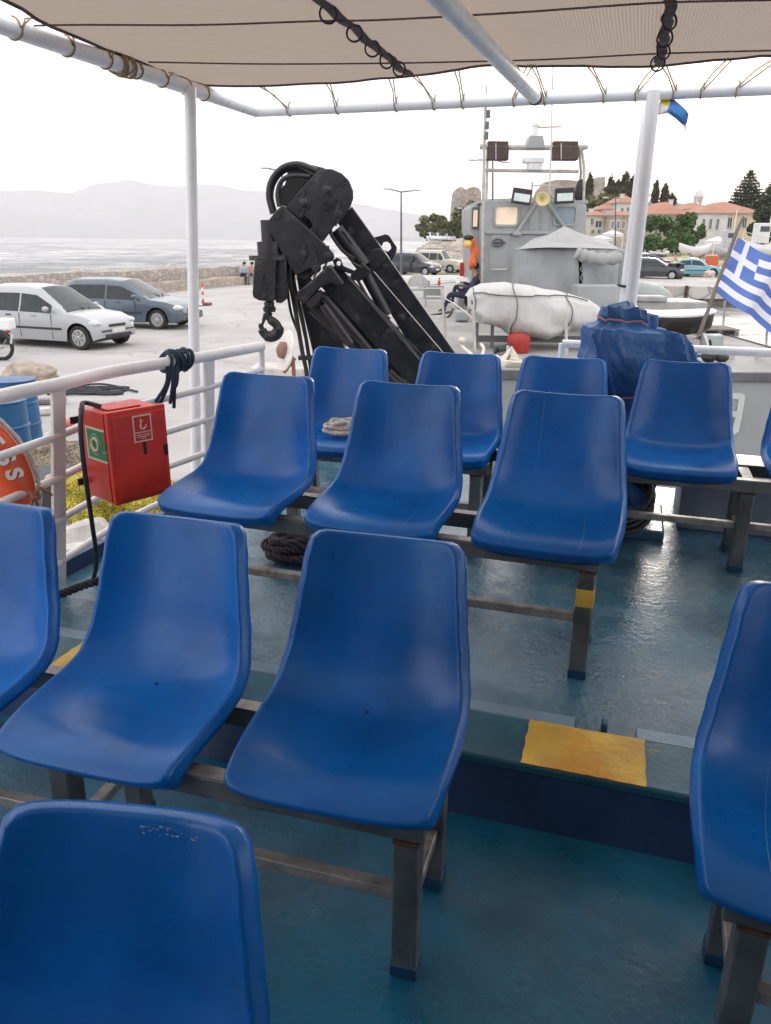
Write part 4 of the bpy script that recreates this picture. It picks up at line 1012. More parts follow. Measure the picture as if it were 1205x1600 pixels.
tag(obj('red_buoy', MB().lathe([(.12, 0), (.17, .02), (.185, .08), (.185, .20), (.17, .27), (.10, .31), (0, .32)], (rb_.x, 12.55, DZ), (0, 0, 1), 22), M('buoy_red', (.33, .018, .014), .55), ang=50), 'red round buoy on the deck beneath the white covered dinghy', 'buoy')
tag(obj('hose_nozzle', MB().tube([at(776, 547, 12.2), at(800, 541, 12.5)], .05, 12).lathe([(.045, 0), (.06, .01), (.06, .04)], at(776, 547, 12.2), (-1, 0, 0), 12), M('green_black', (.02, .05, .035), .5)), 'dark green pipe lying beside the red buoy', 'pipe')
# white ropes on the grey deck
wr = M('white_rope', (.62, .58, .5), .85, var=.15)
rm = MB()
rnd = random.Random(4); cc_ = at(796, 577, 11.1)
for k in range(12):
    a = k*.8; rm.tube(rope_pts([cc_+Vector((.02*math.cos(a), .06*k*.2, .32-.02*k)), cc_+Vector((-.08-.012*k, .01*k, .12)), cc_+Vector((-.14+.012*k, -.06-.01*k, .02+.01*k)), cc_+Vector((.10+.008*k, -.05, .02+.008*k)), cc_+Vector((.11-.008*k, 0, .15)), cc_+Vector((.01, .02, .31-.02*k))], 5), .02, 6)
tag(obj('rope_pile', rm, wr), 'white rope flaked in a pile on the grey deck above the chairs', 'rope coil')
rm = MB().tube(rope_pts([at(719, 536, 12.2), at(726, 545, 12.0), at(735, 552, 11.8), at(743, 560, 11.6), at(752, 557, 11.7), at(756, 545, 12.0), at(752, 538, 12.2)], 6), .025, 8)
rm.ball(at(722, 537, 12.1)+Vector((0, 0, .05)), (.07, .06, .05), 8, 6)
tag(obj('mooring_rope', rm, wr), 'white mooring rope looped on the grey deck left of the red buoy', 'rope')
tag(obj('bollard_box', MB().box(at(790, 606, 10.95), (.55, .35, .16)), wp, bevel=.03), 'white low block at the stern edge of the grey deck', 'box')
# grey deck gear at the left: crates, table, chair, bottle
def deckpt(px, py, z=DZ): return atz(px, py, z)
p = deckpt(677, 466)
tb_ = thing('side_table', 'low grey table with shelf on the deck beside the seated man', 'table', p)
obj('table_top', MB().box(p+Vector((0, 0, .36)), (.62, .4, .05)), pg, tb_, bevel=.01)
obj('shelf', MB().box(p+Vector((0, 0, .18)), (.45, .36, .18)), M('crate_grey', (.28, .28, .27), .7), tb_, bevel=.01)
for sx in (-1, 1):
    for sy in (-1, 1): obj('leg', MB().box(p+Vector((sx*.28, sy*.17, .17)), (.035, .035, .34)), pg, tb_)
tag(obj('bottle', MB().lathe([(.045, 0), (.045, .13), (.02, .16), (.02, .2), (.03, .205), (.03, .23), (0, .235)], p+Vector((.17, 0, .386)), (0, 0, 1), 12), M('bottle_red', (.6, .06, .05), .3)), 'small red bottle standing on the low grey table', 'bottle')
tag(obj('box', MB().box(p+Vector((-.2, 0, .46)), (.17, .15, .14)), pg, bevel=.01), 'small grey box on the low table left of the red bottle', 'box')
p = deckpt(652, 478)
gc_ = thing('folding_chair', 'round backed grey chair on the boat deck beside the crane', 'chair', p)
obj('back', MB().tube([p+Vector((.27*math.cos(a*.3142), .12, .50+.32*math.sin(a*.3142))) for a in range(11)], .02, 8).prism([p+Vector((.25*math.cos(a*.3142), .12, .50+.29*math.sin(a*.3142))) for a in range(11)], (0, .015, 0)), M('chair_grey', (.45, .46, .44), .6), gc_)
obj('seat', MB().box(p+Vector((0, -.08, .44)), (.46, .40, .04)), pg, gc_, bevel=.01)
for sx in (-1, 1):
    for sy in (-1, 1): obj('leg', MB().tube([p+Vector((sx*.23, -.08+sy*.18, 0)), p+Vector((sx*.21, -.08+sy*.16, .44))], .015, 6), pg, gc_)
p = deckpt(728, 476); p.y = 21.2
wb = thing('chest', 'pale grey chest with sloping lid behind the seated man', 'chest', p)
obj('body', MB().box(p+Vector((0, 0, .32)), (.72, .6, .64)), pg, wb, bevel=.02)
obj('lid', MB().box(p+Vector((-.02, -.05, .70)), (.80, .66, .05), R3=Matrix.Rotation(.18, 3, 'X')), M('lid_white', (.66, .65, .63), .5), wb, bevel=.01)
tag(obj('fire_bucket', MB().box(at(727, 421, 22.5), (.30, .1, .36)), M('panel_red', (.55, .02, .02), .5), bevel=.01), 'red panel standing upright behind the pale grey chest', 'panel')
ov = MB().tube(rope_pts([at(735, 372, 19.9), at(740, 385, 19.9), at(741, 400, 19.9), at(738, 412, 19.9), at(733, 418, 19.9)], 5), [.06, .07, .08, .08, .09, .1, .1, .11, .11, .1, .1, .1, .1, .1, .1, .1, .09, .08, .07, .06, .05], 8)
for v_ in ov.v: v_ += noise.noise_vector(v_*9)*.05
ov.tube([at(742, 378, 19.85), at(746, 392, 19.85), at(744, 406, 19.85)], [.04, .07, .03], 8)
tag(obj('hanging_oilskin', ov, M('oilskin_orange', (.62, .14, .05), .6, var=.2)), 'orange oilskin hanging from the left corner of the cabin', 'jacket')
tag(obj('yellow_float', MB().ball(at(731, 381, 19.7), (.10, .1, .10), 12, 8), M('float_yellow', (.7, .5, .1), .5)), 'yellow float hanging beside the orange oilskin', 'float')
tag(obj('oilskin_hat', MB().ball(at(732, 371, 19.7), (.13, .1, .06), 12, 8), black_rubber), 'black cap hanging above the yellow float', 'cap')

# ---------------------------------------------------------- people
def skinfig(name, pts, edges, mat, parent, sub=1, label=None):
    me = bpy.data.meshes.new(name); off = wloc(parent)
    me.from_pydata([Vector(p[0])-off for p in pts], edges, []); me.materials.append(mat)
    o = bpy.data.objects.new(name, me); C.objects.link(o); o.parent = parent
    sk = o.modifiers.new('skin', 'SKIN'); sk.use_smooth_shade = True
    if not me.skin_vertices:
        bpy.context.view_layer.objects.active = o; bpy.ops.mesh.customdata_skin_add()
    for i, p in enumerate(pts):
        r = p[1]; me.skin_vertices[0].data[i].radius = (r, r) if not isinstance(r, tuple) else r
    me.skin_vertices[0].data[0].use_root = True
    q = o.modifiers.new('sub', 'SUBSURF'); q.levels = sub; q.render_levels = sub
    return o
skin_m = M('skin', (.45, .24, .16), .55, var=.08); navy = M('navy_cloth', (.02, .025, .06), .85, var=.25, scale=12, bump=.3, bscale=30)
hair_m = M('dark_hair', (.02, .014, .01), .6); shoe_m = M('dark_shoe', (.02, .018, .018), .5)
def seated(label, J, parent_loc, cloth_top, cloth_leg, hair=hair_m, s=1.0):
    """J: dict of joints in world coordinates"""
    t = thing('person', label, 'person', parent_loc)
    nm_ = ['pelvis', 'waist', 'chest', 'neck', 'headbase', 'head', 'crown', 'shl', 'ell', 'wrl', 'hdl', 'shr', 'elr', 'wrr', 'hdr', 'hipl', 'knl', 'anl', 'tol', 'hipr', 'knr', 'anr', 'tor']
    ra = dict(pelvis=.13, waist=.12, chest=.14, neck=.055, headbase=.06, head=.095, crown=.07, shl=.06, ell=.042, wrl=.03, hdl=.035, shr=.06, elr=.042, wrr=.03, hdr=.035, hipl=.085, knl=.06, anl=.04, tol=.035, hipr=.085, knr=.06, anr=.04, tor=.035)
    E = [('pelvis', 'waist'), ('waist', 'chest'), ('chest', 'neck'), ('neck', 'headbase'), ('headbase', 'head'), ('head', 'crown'), ('chest', 'shl'), ('shl', 'ell'), ('ell', 'wrl'), ('wrl', 'hdl'), ('chest', 'shr'), ('shr', 'elr'), ('elr', 'wrr'), ('wrr', 'hdr'),
         ('pelvis', 'hipl'), ('hipl', 'knl'), ('knl', 'anl'), ('anl', 'tol'), ('pelvis', 'hipr'), ('hipr', 'knr'), ('knr', 'anr'), ('anr', 'tor')]
    ix = {n: i for i, n in enumerate(nm_)}
    skinfig('body', [(J[n], ra[n]*.88*s) for n in nm_], [(ix[a], ix[b]) for a, b in E], skin_m, t)
    def sub_(names, k, nme, mat):
        ii = {n: i for i, n in enumerate(names)}
        return skinfig(nme, [(J[n], ra[n]*k*s) for n in names], [(ii[a], ii[b]) for a, b in E if a in ii and b in ii], mat, t)
    sub_(['waist', 'chest', 'shl', 'ell', 'wrl', 'shr', 'elr', 'wrr', 'pelvis', 'neck'], 1.12, 'jacket', cloth_top)
    sub_(['pelvis', 'hipl', 'knl', 'anl', 'hipr', 'knr', 'anr', 'waist'], 1.15, 'trousers', cloth_leg)
    for a, b in (('anl', 'tol'), ('anr', 'tor')):
        p, q = Vector(J[a]), Vector(J[b]); obj('shoe', MB().tube([p-(q-p)*.35+Vector((0, 0, -.02)), p.lerp(q, .3)+Vector((0, 0, -.02)), q+(q-p)*.3], [.045*s, .055*s, .035*s], 10), shoe_m, t)
    h = Vector(J['head']); fwd = (Vector(J['face'])-h).normalized()
    obj('hair', MB().ball(h-fwd*.022*s+Vector((0, 0, .035*s)), (.105*s, .10*s, .095*s), 14, 10), hair, t)
    obj('nose', MB().ball(h+fwd*.10*s+Vector((0, 0, -.015*s)), (.022*s, .015*s, .025*s), 8, 6), skin_m, t)
    return t
def J_profile(P, Y, wd=.17):       # side-on sitter from pixel joints; near side / far side offsets
    J = {}
    for k, v in P.items():
        yo = 0
        if k[-1] == 'l' and k not in ('waistl',) and k != 'pelvis': yo = -wd if k in ('shl', 'ell', 'wrl', 'hdl') else -wd*.6
        if k[-1] == 'r': yo = wd if k in ('shr', 'elr', 'wrr', 'hdr') else wd*.6
        J[k] = at(v[0], v[1], Y+yo)
    return J
P = dict(pelvis=(736, 462), waist=(741, 452), chest=(746, 438), neck=(744, 428), headbase=(743, 424), head=(741, 418), crown=(742, 413.5), face=(735, 420),
         shl=(748, 433), ell=(738, 449), wrl=(722, 450), hdl=(717, 449), shr=(745, 433), elr=(735, 445), wrr=(723, 441), hdr=(718, 441),
         hipl=(732, 462), knl=(703, 459), anl=(694, 482), tol=(687, 486), hipr=(732, 461), knr=(712, 446), anr=(707, 468), tor=(700, 471))
JJ = J_profile(P, 20.2); seated('man in navy clothing sitting cross legged and reading on the grey deck', JJ, Vector((JJ['pelvis'].x, 20.2, DZ)), navy, navy)
p = Vector((JJ['pelvis'].x+.04, 20.25, DZ))
sc = thing('deck_chair', 'chair under the seated man in navy on the grey deck', 'chair', p)
zs = JJ['pelvis'].z-.14
obj('seat', MB().box(p+Vector((0, 0, zs-DZ-.02)), (.46, .44, .04)), pdark, sc, bevel=.01)
obj('backrest', MB().box(p+Vector((.24, 0, zs-DZ+.25)), (.04, .42, .45), R3=Matrix.Rotation(.2, 3, 'Y')), pdark, sc, bevel=.01)
for sx in (-1, 1):
    for sy in (-1, 1): obj('leg', MB().tube([p+Vector((sx*.2, sy*.19, 0)), p+Vector((sx*.2, sy*.19, zs-DZ-.03))], .016, 6), pg, sc)
tag(obj('tow_bar', MB().tube([at(672, 493, 19), at(706, 487, 19.3), at(708, 482, 19.3)], .025, 6).tube([at(676, 500, 18.4), at(700, 496, 18.4), at(706, 488, 18.8)], .03, 6), black_rubber), 'black bars lying on the grey deck in front of the seated man', 'bars')
tag(obj('spare_cowl', MB().box(at(722, 493, 17.5)+Vector((0, 0, .0)), (.3, .3, .22)), pg, bevel=.04), 'pale block on the grey deck beside the covered dinghy bow', 'block')

# ---------------------------------------------------------- gear on the starboard side of the grey boat
p = at(1003, 458, 19)
tag(obj('hatch_dome', MB().ball(p+Vector((0, 0, -.2)), (.75, .7, .45), 20, 10, fn=lambda q: 1).box(p+Vector((0, 0, -.5)), (1.5, 1.4, .5)), M('dome_greygreen', (.25, .28, .26), .5), bevel=.02), 'grey green domed hatch right of the white awning post', 'hatch')
p = at(1020, 470, 17.5)
tag(obj('deck_house', MB().box(Vector((p.x, 17.8, DZ+.25)), (2.2, 1.2, .5)).box(Vector((p.x-.4, 17.4, DZ+.55)), (1.2, .5, .12)), M('locker_grey', (.36, .36, .35), .6), bevel=.03), 'low grey deck box row behind the blue tarpaulin bundle', 'deck box')
Yk = 14.6; pk_ = at(1050, 510, Yk)
dg = thing('black_dinghy', 'small black hulled dinghy with white gunwale on the grey deck', 'dinghy', (pk_.x, Yk, DZ))
def kh(u, v):
    x = (u-.5)*1.7; wv_ = .42*(1-abs(2*u-1)**3*.7); a = v*math.pi
    return Vector((pk_.x-.15+x, Yk-wv_*math.cos(a), DZ+.46+.06*(2*u-1)**2-.42*math.sin(a)*(1-.25*(2*u-1)**2)))
obj('hull', MB().grid(kh, 16, 10), M('dinghy_black', (.02, .018, .016), .5, col2=(.10, .06, .04), t2=.6, s2=4), dg, solid=.02)
obj('gunwale', MB().tube([kh(k/16, 0) for k in range(17)]+[kh(1-k/16, 1) for k in range(17)], .035, 8, closed=True), wp, dg)
obj('cover', MB().grid(lambda u, v: Vector(kh(u, 0)).lerp(Vector(kh(u, 1)), v)+Vector((0, 0, .04*math.sin(v*3.14))), 16, 4), wp, dg)
pl = deckpt(1112, 522)
pz = thing('pallet', 'weathered wooden pallet on the starboard edge of the grey deck', 'pallet', pl)
wood = M('weathered_wood', (.20, .18, .16), .85, var=.25, scale=8)
for k in range(5): obj('board', MB().box(pl+Vector((0, -.32+k*.16, .12)), (.75, .11, .03)), wood, pz)
for k in (-1, 0, 1): obj('bearer', MB().box(pl+Vector((k*.32, 0, .05)), (.08, .8, .09)), wood, pz)
tag(obj('grey_box', MB().box(deckpt(1110, 545)+Vector((0, 0, .12)), (.32, .25, .24)), M('box_greygreen', (.30, .33, .33), .5), bevel=.02), 'small grey green box at the foot of the flag staff', 'box')
wm = MB(); wq = deckpt(1112, 567)
wm.tube([wq+Vector((-.28, 0, .10)), wq+Vector((.05, 0, .10))], .02, 8).ball(wq+Vector((-.05, 0, .10)), (.12, .1, .1), 12, 8).ball(wq+Vector((.14, 0, .08)), (.11, .08, .07), 12, 8).tube([wq+Vector((0, 0, .1)), wq+Vector((-.08, 0, .34))], .02, 6)
tag(obj('deck_winch', wm, black_rubber), 'small black winch on the stern edge of the grey deck', 'winch')
for x, y, l in ((1139, 562, 'pale block nearest the black winch on the grey deck edge'), (1188, 564, 'pale block at the right on the grey deck edge')):
    tag(obj('deck_block', MB().box(deckpt(x, y)+Vector((0, 0, .05)), (.14, .1, .1)), M('block_pale', (.42, .42, .40), .6), bevel=.01), l, 'block')
tag(obj('cable_line', MB().tube(rope_pts([deckpt(1085, 556, DZ+.15), deckpt(1098, 558, DZ+.12), deckpt(1112, 560, DZ+.1)], 4), .012, 6), black_rubber), 'black cable running to the small winch', 'cable')
tag(obj('stern_rod', MB().tube([at(1082, 529, 13.3), at(1100, 522, 13.3), at(1118, 566, 11.8)], .022, 6), mst), 'bent grey rod bracing the foot of the flag staff', 'rod')
for a_, b_, l in (((1133, 470), (1130, 512), 'thin post at the starboard edge left of the Greek flag foot'), ((1199, 507), (1197, 545), 'thin post at the starboard edge by the right side of the photo')):
    tag(obj('deck_post', MB().tube([at(*a_, 13.6), at(*b_, 13.6)], .018, 6), mst), l, 'post')

# Greek flag on its staff
Yq = 13.4
tag(obj('flag_staff', MB().tube([at(1090, 530, Yq), at(1152, 360, Yq), at(1162, 338, Yq)], [.035, .028, .02], 10), M('staff_wood', (.16, .13, .11), .6)), 'dark leaning staff flying the Greek flag', 'staff')
gb = M('greek_blue', (.10, .18, .48), .85, var=.12, scale=2); gw = M('greek_white', (.74, .74, .78), .85, var=.03)
def flg(u, v):
    t = at(1153, 371, Yq-.03).lerp(at(1117, 456, Yq-.03), v)
    e = at(1153, 371, Yq); f = at(1247, 424, Yq); g = at(1117, 456, Yq); h = at(1222, 530, Yq)
    dx = (f-e).lerp(h-g, v)
    p = t+dx*u*1.02
    ph = u*9+v*1.6
    return p+Vector((.012*math.sin(ph*1.0), .16*math.sin(ph)*min(1, u*3)+.05*math.sin(u*17+v*4)*u, .035*math.sin(u*10+1+v)*min(1, u*2)-.05*u*u*0))
def fcol(i, j):
    c, r = i/4, j/4          # cells: 27 wide, 18 high halves -> unit rows 9, columns 13.5
    if c < 5 and r < 5:
        return 1 if (2 <= c < 3 or 2 <= r < 3) else 0
    return 0 if int(r) % 2 == 0 else 1
tag(obj('greek_flag', MB().grid(flg, 54, 36, mi=fcol), [gb, gw], ang=70), 'blue and white striped Greek flag with a cross waving on a leaning staff', 'flag')

# ============================================================ WATER, QUAY, LAND
SEA = -2.3
sea_m = bpy.data.materials.new('sea_water'); sea_m.use_nodes = True; n = sea_m.node_tree; L = n.links; b = n.nodes['Principled BSDF']
b.inputs['Base Color'].default_value = (.10, .115, .12, 1); b.inputs['Roughness'].default_value = .25; b.inputs['IOR'].default_value = 1.33; b.inputs['Specular IOR Level'].default_value = .32
tc = n.nodes.new('ShaderNodeTexCoord'); mp = n.nodes.new('ShaderNodeMapping'); mp.inputs['Scale'].default_value = (.5, 1.0, 1)
n1 = n.nodes.new('ShaderNodeTexNoise'); n1.inputs['Scale'].default_value = .55; n1.inputs['Detail'].default_value = 9; n1.inputs['Roughness'].default_value = .62
n2 = n.nodes.new('ShaderNodeTexNoise'); n2.inputs['Scale'].default_value = .06; n2.inputs['Detail'].default_value = 5
mm = n.nodes.new('ShaderNodeMath'); mm.operation = 'MULTIPLY_ADD'; mm.inputs[1].default_value = 2.5
bp = n.nodes.new('ShaderNodeBump'); bp.inputs['Strength'].default_value = 1; bp.inputs['Distance'].default_value = 1.3
L.new(tc.outputs['Object'], mp.inputs[0]); L.new(mp.outputs[0], n1.inputs[0]); L.new(mp.outputs[0], n2.inputs[0])
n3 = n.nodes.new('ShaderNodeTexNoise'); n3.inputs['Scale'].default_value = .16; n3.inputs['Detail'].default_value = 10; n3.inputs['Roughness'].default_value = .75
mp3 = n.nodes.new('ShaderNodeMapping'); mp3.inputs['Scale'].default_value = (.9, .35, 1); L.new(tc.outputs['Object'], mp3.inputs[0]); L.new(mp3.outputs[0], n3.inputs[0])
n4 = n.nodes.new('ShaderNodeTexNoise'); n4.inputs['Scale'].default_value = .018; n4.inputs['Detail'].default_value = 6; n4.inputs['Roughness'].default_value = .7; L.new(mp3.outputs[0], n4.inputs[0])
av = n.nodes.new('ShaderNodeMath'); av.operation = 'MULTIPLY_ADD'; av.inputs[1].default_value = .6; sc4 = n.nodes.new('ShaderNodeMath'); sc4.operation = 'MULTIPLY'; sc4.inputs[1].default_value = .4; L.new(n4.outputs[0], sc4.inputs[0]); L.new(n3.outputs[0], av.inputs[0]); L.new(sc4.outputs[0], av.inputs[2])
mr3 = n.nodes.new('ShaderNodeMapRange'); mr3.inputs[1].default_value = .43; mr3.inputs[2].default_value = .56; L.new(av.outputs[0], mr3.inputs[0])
mc3 = n.nodes.new('ShaderNodeMix'); mc3.data_type = 'RGBA'; mc3.inputs[6].default_value = (.11, .12, .125, 1); mc3.inputs[7].default_value = (.50, .50, .49, 1); L.new(mr3.outputs[0], mc3.inputs[0]); L.new(mc3.outputs[2], b.inputs['Base Color'])  # wave light and dark put into the colour as foam streaks
L.new(n2.outputs[0], mm.inputs[0]); L.new(n1.outputs[0], mm.inputs[2]); L.new(mm.outputs[0], bp.inputs['Height']); L.new(bp.outputs[0], b.inputs['Normal'])
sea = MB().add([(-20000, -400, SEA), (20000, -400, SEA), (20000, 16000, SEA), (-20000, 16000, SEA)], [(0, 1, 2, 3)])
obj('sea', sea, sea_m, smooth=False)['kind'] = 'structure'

def qz(Y): return -1.25 if Y < 28 else (-1.25+(Y-28)/34*.22 if Y < 62 else -1.03)
qm = M('quay_concrete', (.39, .372, .36), .85, var=.1, scale=.5, col2=(.27, .255, .25), t2=.56, s2=.35, bump=.3, bscale=6, soft=.2)
n = qm.node_tree; L = n.links; b = n.nodes['Principled BSDF']       # expansion joints and cracks
tc = n.nodes.new('ShaderNodeTexCoord'); vo = n.nodes.new('ShaderNodeTexVoronoi'); vo.feature = 'DISTANCE_TO_EDGE'; vo.inputs['Scale'].default_value = .22
nn = n.nodes.new('ShaderNodeTexNoise'); nn.inputs['Scale'].default_value = 1.2; nn.inputs['Detail'].default_value = 5
va = n.nodes.new('ShaderNodeVectorMath'); va.operation = 'ADD'
L.new(tc.outputs['Object'], nn.inputs[0]); L.new(tc.outputs['Object'], va.inputs[0]); L.new(nn.outputs['Color'], va.inputs[1]); L.new(va.outputs[0], vo.inputs[0])
mr = n.nodes.new('ShaderNodeMapRange'); mr.inputs[1].default_value = 0; mr.inputs[2].default_value = .012; mr.inputs[3].default_value = .45; mr.inputs[4].default_value = 0
L.new(vo.outputs[0], mr.inputs[0]); mx2 = n.nodes.new('ShaderNodeMix'); mx2.data_type = 'RGBA'; L.new(mr.outputs[0], mx2.inputs[0])
L.new(b.inputs['Base Color'].links[0].from_socket, mx2.inputs[6]); mx2.inputs[7].default_value = (.16, .15, .145, 1); L.new(mx2.outputs[2], b.inputs['Base Color'])
qp = [(-1.95, -6), (-1.95, 0), (-1.40, 3), (-.85, 4.95), (1.0, 5.6), (1.0, 9.5), (.33, 10.2), (.33, 28), (.33, 38.5), (6, 50), (40, 50), (95, 50), (95, 62), (60, 62), (20, 62), (-2, 62), (-4.3, 60), (-8.4, 50), (-15.7, 33), (-18, 28), (-24, 14), (-32, -6)]
bm = bmesh.new(); vv = [bm.verts.new((x, y, qz(y))) for x, y in qp]; es = [bm.edges.new((vv[i], vv[(i+1) % len(vv)])) for i in range(len(vv))]
bmesh.ops.triangle_fill(bm, use_beauty=True, edges=es)
bm.verts.index_update(); mb = MB().add([v.co.copy() for v in bm.verts], [tuple(v.index for v in f.verts) for f in bm.faces]); bm.free()
o = len(mb.v); mb.v += [Vector((x, y, qz(y))) for x, y in qp]+[Vector((x, y, -3.2)) for x, y in qp]; K = len(qp)
for i in range(K): mb.f.append((o+i, o+(i+1) % K, o+K+(i+1) % K, o+K+i)); mb.m.append(0)
obj('quay', mb, qm, smooth=False)['kind'] = 'structure'

stone_m = bpy.data.materials.new('rubble_stone'); stone_m.use_nodes = True
def stone_nodes(m, scale, c1, c2, mort, bstr=.8, sq=(1, 1, 1.4)):
    n = m.node_tree; L = n.links; b = n.nodes['Principled BSDF']; b.inputs['Roughness'].default_value = .9
    tc = n.nodes.new('ShaderNodeTexCoord'); mp = n.nodes.new('ShaderNodeMapping'); mp.inputs['Scale'].default_value = sq
    v1 = n.nodes.new('ShaderNodeTexVoronoi'); v1.inputs['Scale'].default_value = scale
    v2 = n.nodes.new('ShaderNodeTexVoronoi'); v2.feature = 'DISTANCE_TO_EDGE'; v2.inputs['Scale'].default_value = scale
    L.new(tc.outputs['Object'], mp.inputs[0]); L.new(mp.outputs[0], v1.inputs[0]); L.new(mp.outputs[0], v2.inputs[0])
    mc = n.nodes.new('ShaderNodeMix'); mc.data_type = 'RGBA'; mc.inputs[6].default_value = (*c1, 1); mc.inputs[7].default_value = (*c2, 1)
    sx = n.nodes.new('ShaderNodeSeparateColor'); L.new(v1.outputs['Color'], sx.inputs[0]); L.new(sx.outputs[0], mc.inputs[0])
    mr = n.nodes.new('ShaderNodeMapRange'); mr.inputs[2].default_value = .09; mr.inputs[3].default_value = 1; mr.inputs[4].default_value = 0; L.new(v2.outputs[0], mr.inputs[0])
    m2 = n.nodes.new('ShaderNodeMix'); m2.data_type = 'RGBA'; L.new(mr.outputs[0], m2.inputs[0]); L.new(mc.outputs[2], m2.inputs[6]); m2.inputs[7].default_value = (*mort, 1)
    L.new(m2.outputs[2], b.inputs['Base Color'])
    bp = n.nodes.new('ShaderNodeBump'); bp.inputs['Strength'].default_value = bstr; bp.inputs['Distance'].default_value = .06; L.new(v2.outputs[0], bp.inputs['Height']); L.new(bp.outputs[0], b.inputs['Normal'])
stone_nodes(stone_m, 3.4, (.33, .29, .25), (.46, .42, .38), (.22, .19, .165))
ledge_m = bpy.data.materials.new('ledge_stone'); ledge_m.use_nodes = True; stone_nodes(ledge_m, 1.6, (.36, .30, .24), (.44, .38, .32), (.26, .22, .18), .4, (1, 1, 2.5))
def wall_run(name, label, pts, th, z0, z1, mat, cap=None, seg=10, seed=0):
    mb = MB(); rnd = random.Random(seed); P = []
    for a, b_ in zip(pts, pts[1:]):
        for k in range(seg): P.append(Vector((*a, 0)).lerp(Vector((*b_, 0)), k/seg))
    P.append(Vector((*pts[-1], 0))); vs = []; M_ = len(P)
    for i, p in enumerate(P):
        t = (P[min(i+1, M_-1)]-P[max(i-1, 0)]).normalized(); s = Vector((t.y, -t.x, 0)); dz = rnd.uniform(-.05, .05)
        for sx, z in ((0, z0), (0, z1+dz), (-th, z1+dz+rnd.uniform(-.03, .03)), (-th, z0)): vs.append(p+s*sx+Vector((0, 0, z)))
    mb.add(vs, [(i*4+k, i*4+k+1, i*4+5+k, i*4+4+k) for i in range(M_-1) for k in range(3)]+[(0, 1, 2, 3), ((M_-1)*4, (M_-1)*4+3, (M_-1)*4+2, (M_-1)*4+1)])
    o = obj(name, mb, mat, smooth=False); return tag(o, label, 'wall')
WL = [(-30, -2), (-24.3, 12.5), (-18.3, 26.8), (-15.9, 32.6), (-12.1, 41.2), (-8.4, 50), (-5.5, 57)]
wall_run('sea_wall', 'rubble stone sea wall running behind the parked cars', WL, .8, -1.3, -.10, stone_m, seed=2)
wall_run('stone_ledge', 'low stone ledge for sitting in front of the sea wall', [(-13.0, 37.0), (-10.9, 42.0), (-7.7, 49.5), (-5.6, 54.5)], .7, -1.3, -.66, ledge_m, seed=5)

# breakwater boulders: nobody could count them
rock_m = M('rock', (.34, .31, .29), .9, var=.3, scale=1.5, col2=(.48, .45, .42), t2=.58, s2=1.2, bump=.6, bscale=6)
def rock(mb, c, r, rnd):
    sd_ = Vector((rnd.uniform(0, 50), rnd.uniform(0, 50), rnd.uniform(0, 50))); rr = (r*rnd.uniform(.8, 1.3), r*rnd.uniform(.7, 1.1), r*rnd.uniform(.5, .8))
    mb.ball(c, rr, 9, 6, fn=lambda p: 1+.55*noise.noise(p*1.4+sd_))
rnd = random.Random(11); mb = MB()
for k in range(150):
    t = rnd.random(); q = t*(len(WL)-1); i = min(int(q), len(WL)-2); a = Vector((*WL[i], 0)).lerp(Vector((*WL[i+1], 0)), q-i)
    dirv = (Vector((*WL[i+1], 0))-Vector((*WL[i], 0))).normalized(); s = Vector((-dirv.y, dirv.x, 0)); d = rnd.uniform(1.2, 15)
    rock(mb, a+s*d+Vector((0, 0, -.75-d*.09+rnd.uniform(-.3, .35))), rnd.uniform(.5, 1.1), rnd)
o = obj('breakwater_boulders', mb, rock_m, smooth=True, ang=25); tag(o, 'grey boulders heaped against the sea wall', 'rocks', kind='stuff')

# land behind the harbour
def land_z(X, Y):
    px = 602+X/Y*1142*1.0 if Y > 1 else 602
    base = -1.06+.014*max(0, Y-75)
    pr = max(0, min(1, (Y-72)/60)); base = -1.06+2.3*pr if px < 760 else -1.06+min(1, max(0, (Y-70)/70))*2.0
    hill = 0
    if Y > 165:
        t = min(1, (Y-165)/70); t = t*t*(3-2*t)
        prof = [(600, 0), (690, 2), (715, 8), (760, 10), (860, 10.5), (905, 11), (950, 11.5), (990, 11.5), (1030, 10), (1080, 7), (1200, 6), (1400, 5)]
        hill = interp(prof, px)*t
    return base+hill+.25*noise.noise(Vector((X*.15, Y*.15, 0)))*(1 if Y > 70 else 0)
shore = [(60, -4.8), (70, .5), (80, 1.6), (100, 3.2), (130, 6), (160, 9), (200, 16), (260, 24), (330, 34)]
def land(u, v):
    Y = 60.5+(v**1.6)*270; xl = interp(shore, Y); X = xl+u**1.4*(Y*.9+60-xl)
    z = land_z(X, Y) if Y > 63 else -1.06
    if Y > 66:
        z += .9*noise.noise(Vector((X*.35, Y*.2, 4)))*max(0, 1-u*9)*1.2
    if u < .012: z = -2.6
    return (X, Y, z)
landm = M('rocky_ground', (.34, .29, .24), .9, var=.25, scale=.35, col2=(.11, .13, .06), t2=.47, s2=.12, bump=.6, bscale=1.5, soft=.1)
obj('land', MB().grid(land, 110, 70), landm)['kind'] = 'structure'
rnd = random.Random(5); mb = MB()
for k in range(200):
    Y = rnd.uniform(66, 128); xl = interp(shore, Y); X = xl+rnd.random()**1.5*14-1
    rock(mb, Vector((X, Y, land_z(X, Y)-.35+rnd.uniform(0, .35)-max(0, xl+1-X)*1.2)), rnd.uniform(.5, 1.3), rnd)
tag(obj('shore_rocks', mb, M('rock_tan', (.36, .31, .27), .9, var=.3, scale=.6, col2=(.2, .17, .14), t2=.58, s2=.9, bump=.5, bscale=3), ang=30), 'tan rocks along the shore below the round trees', 'rocks', kind='stuff')
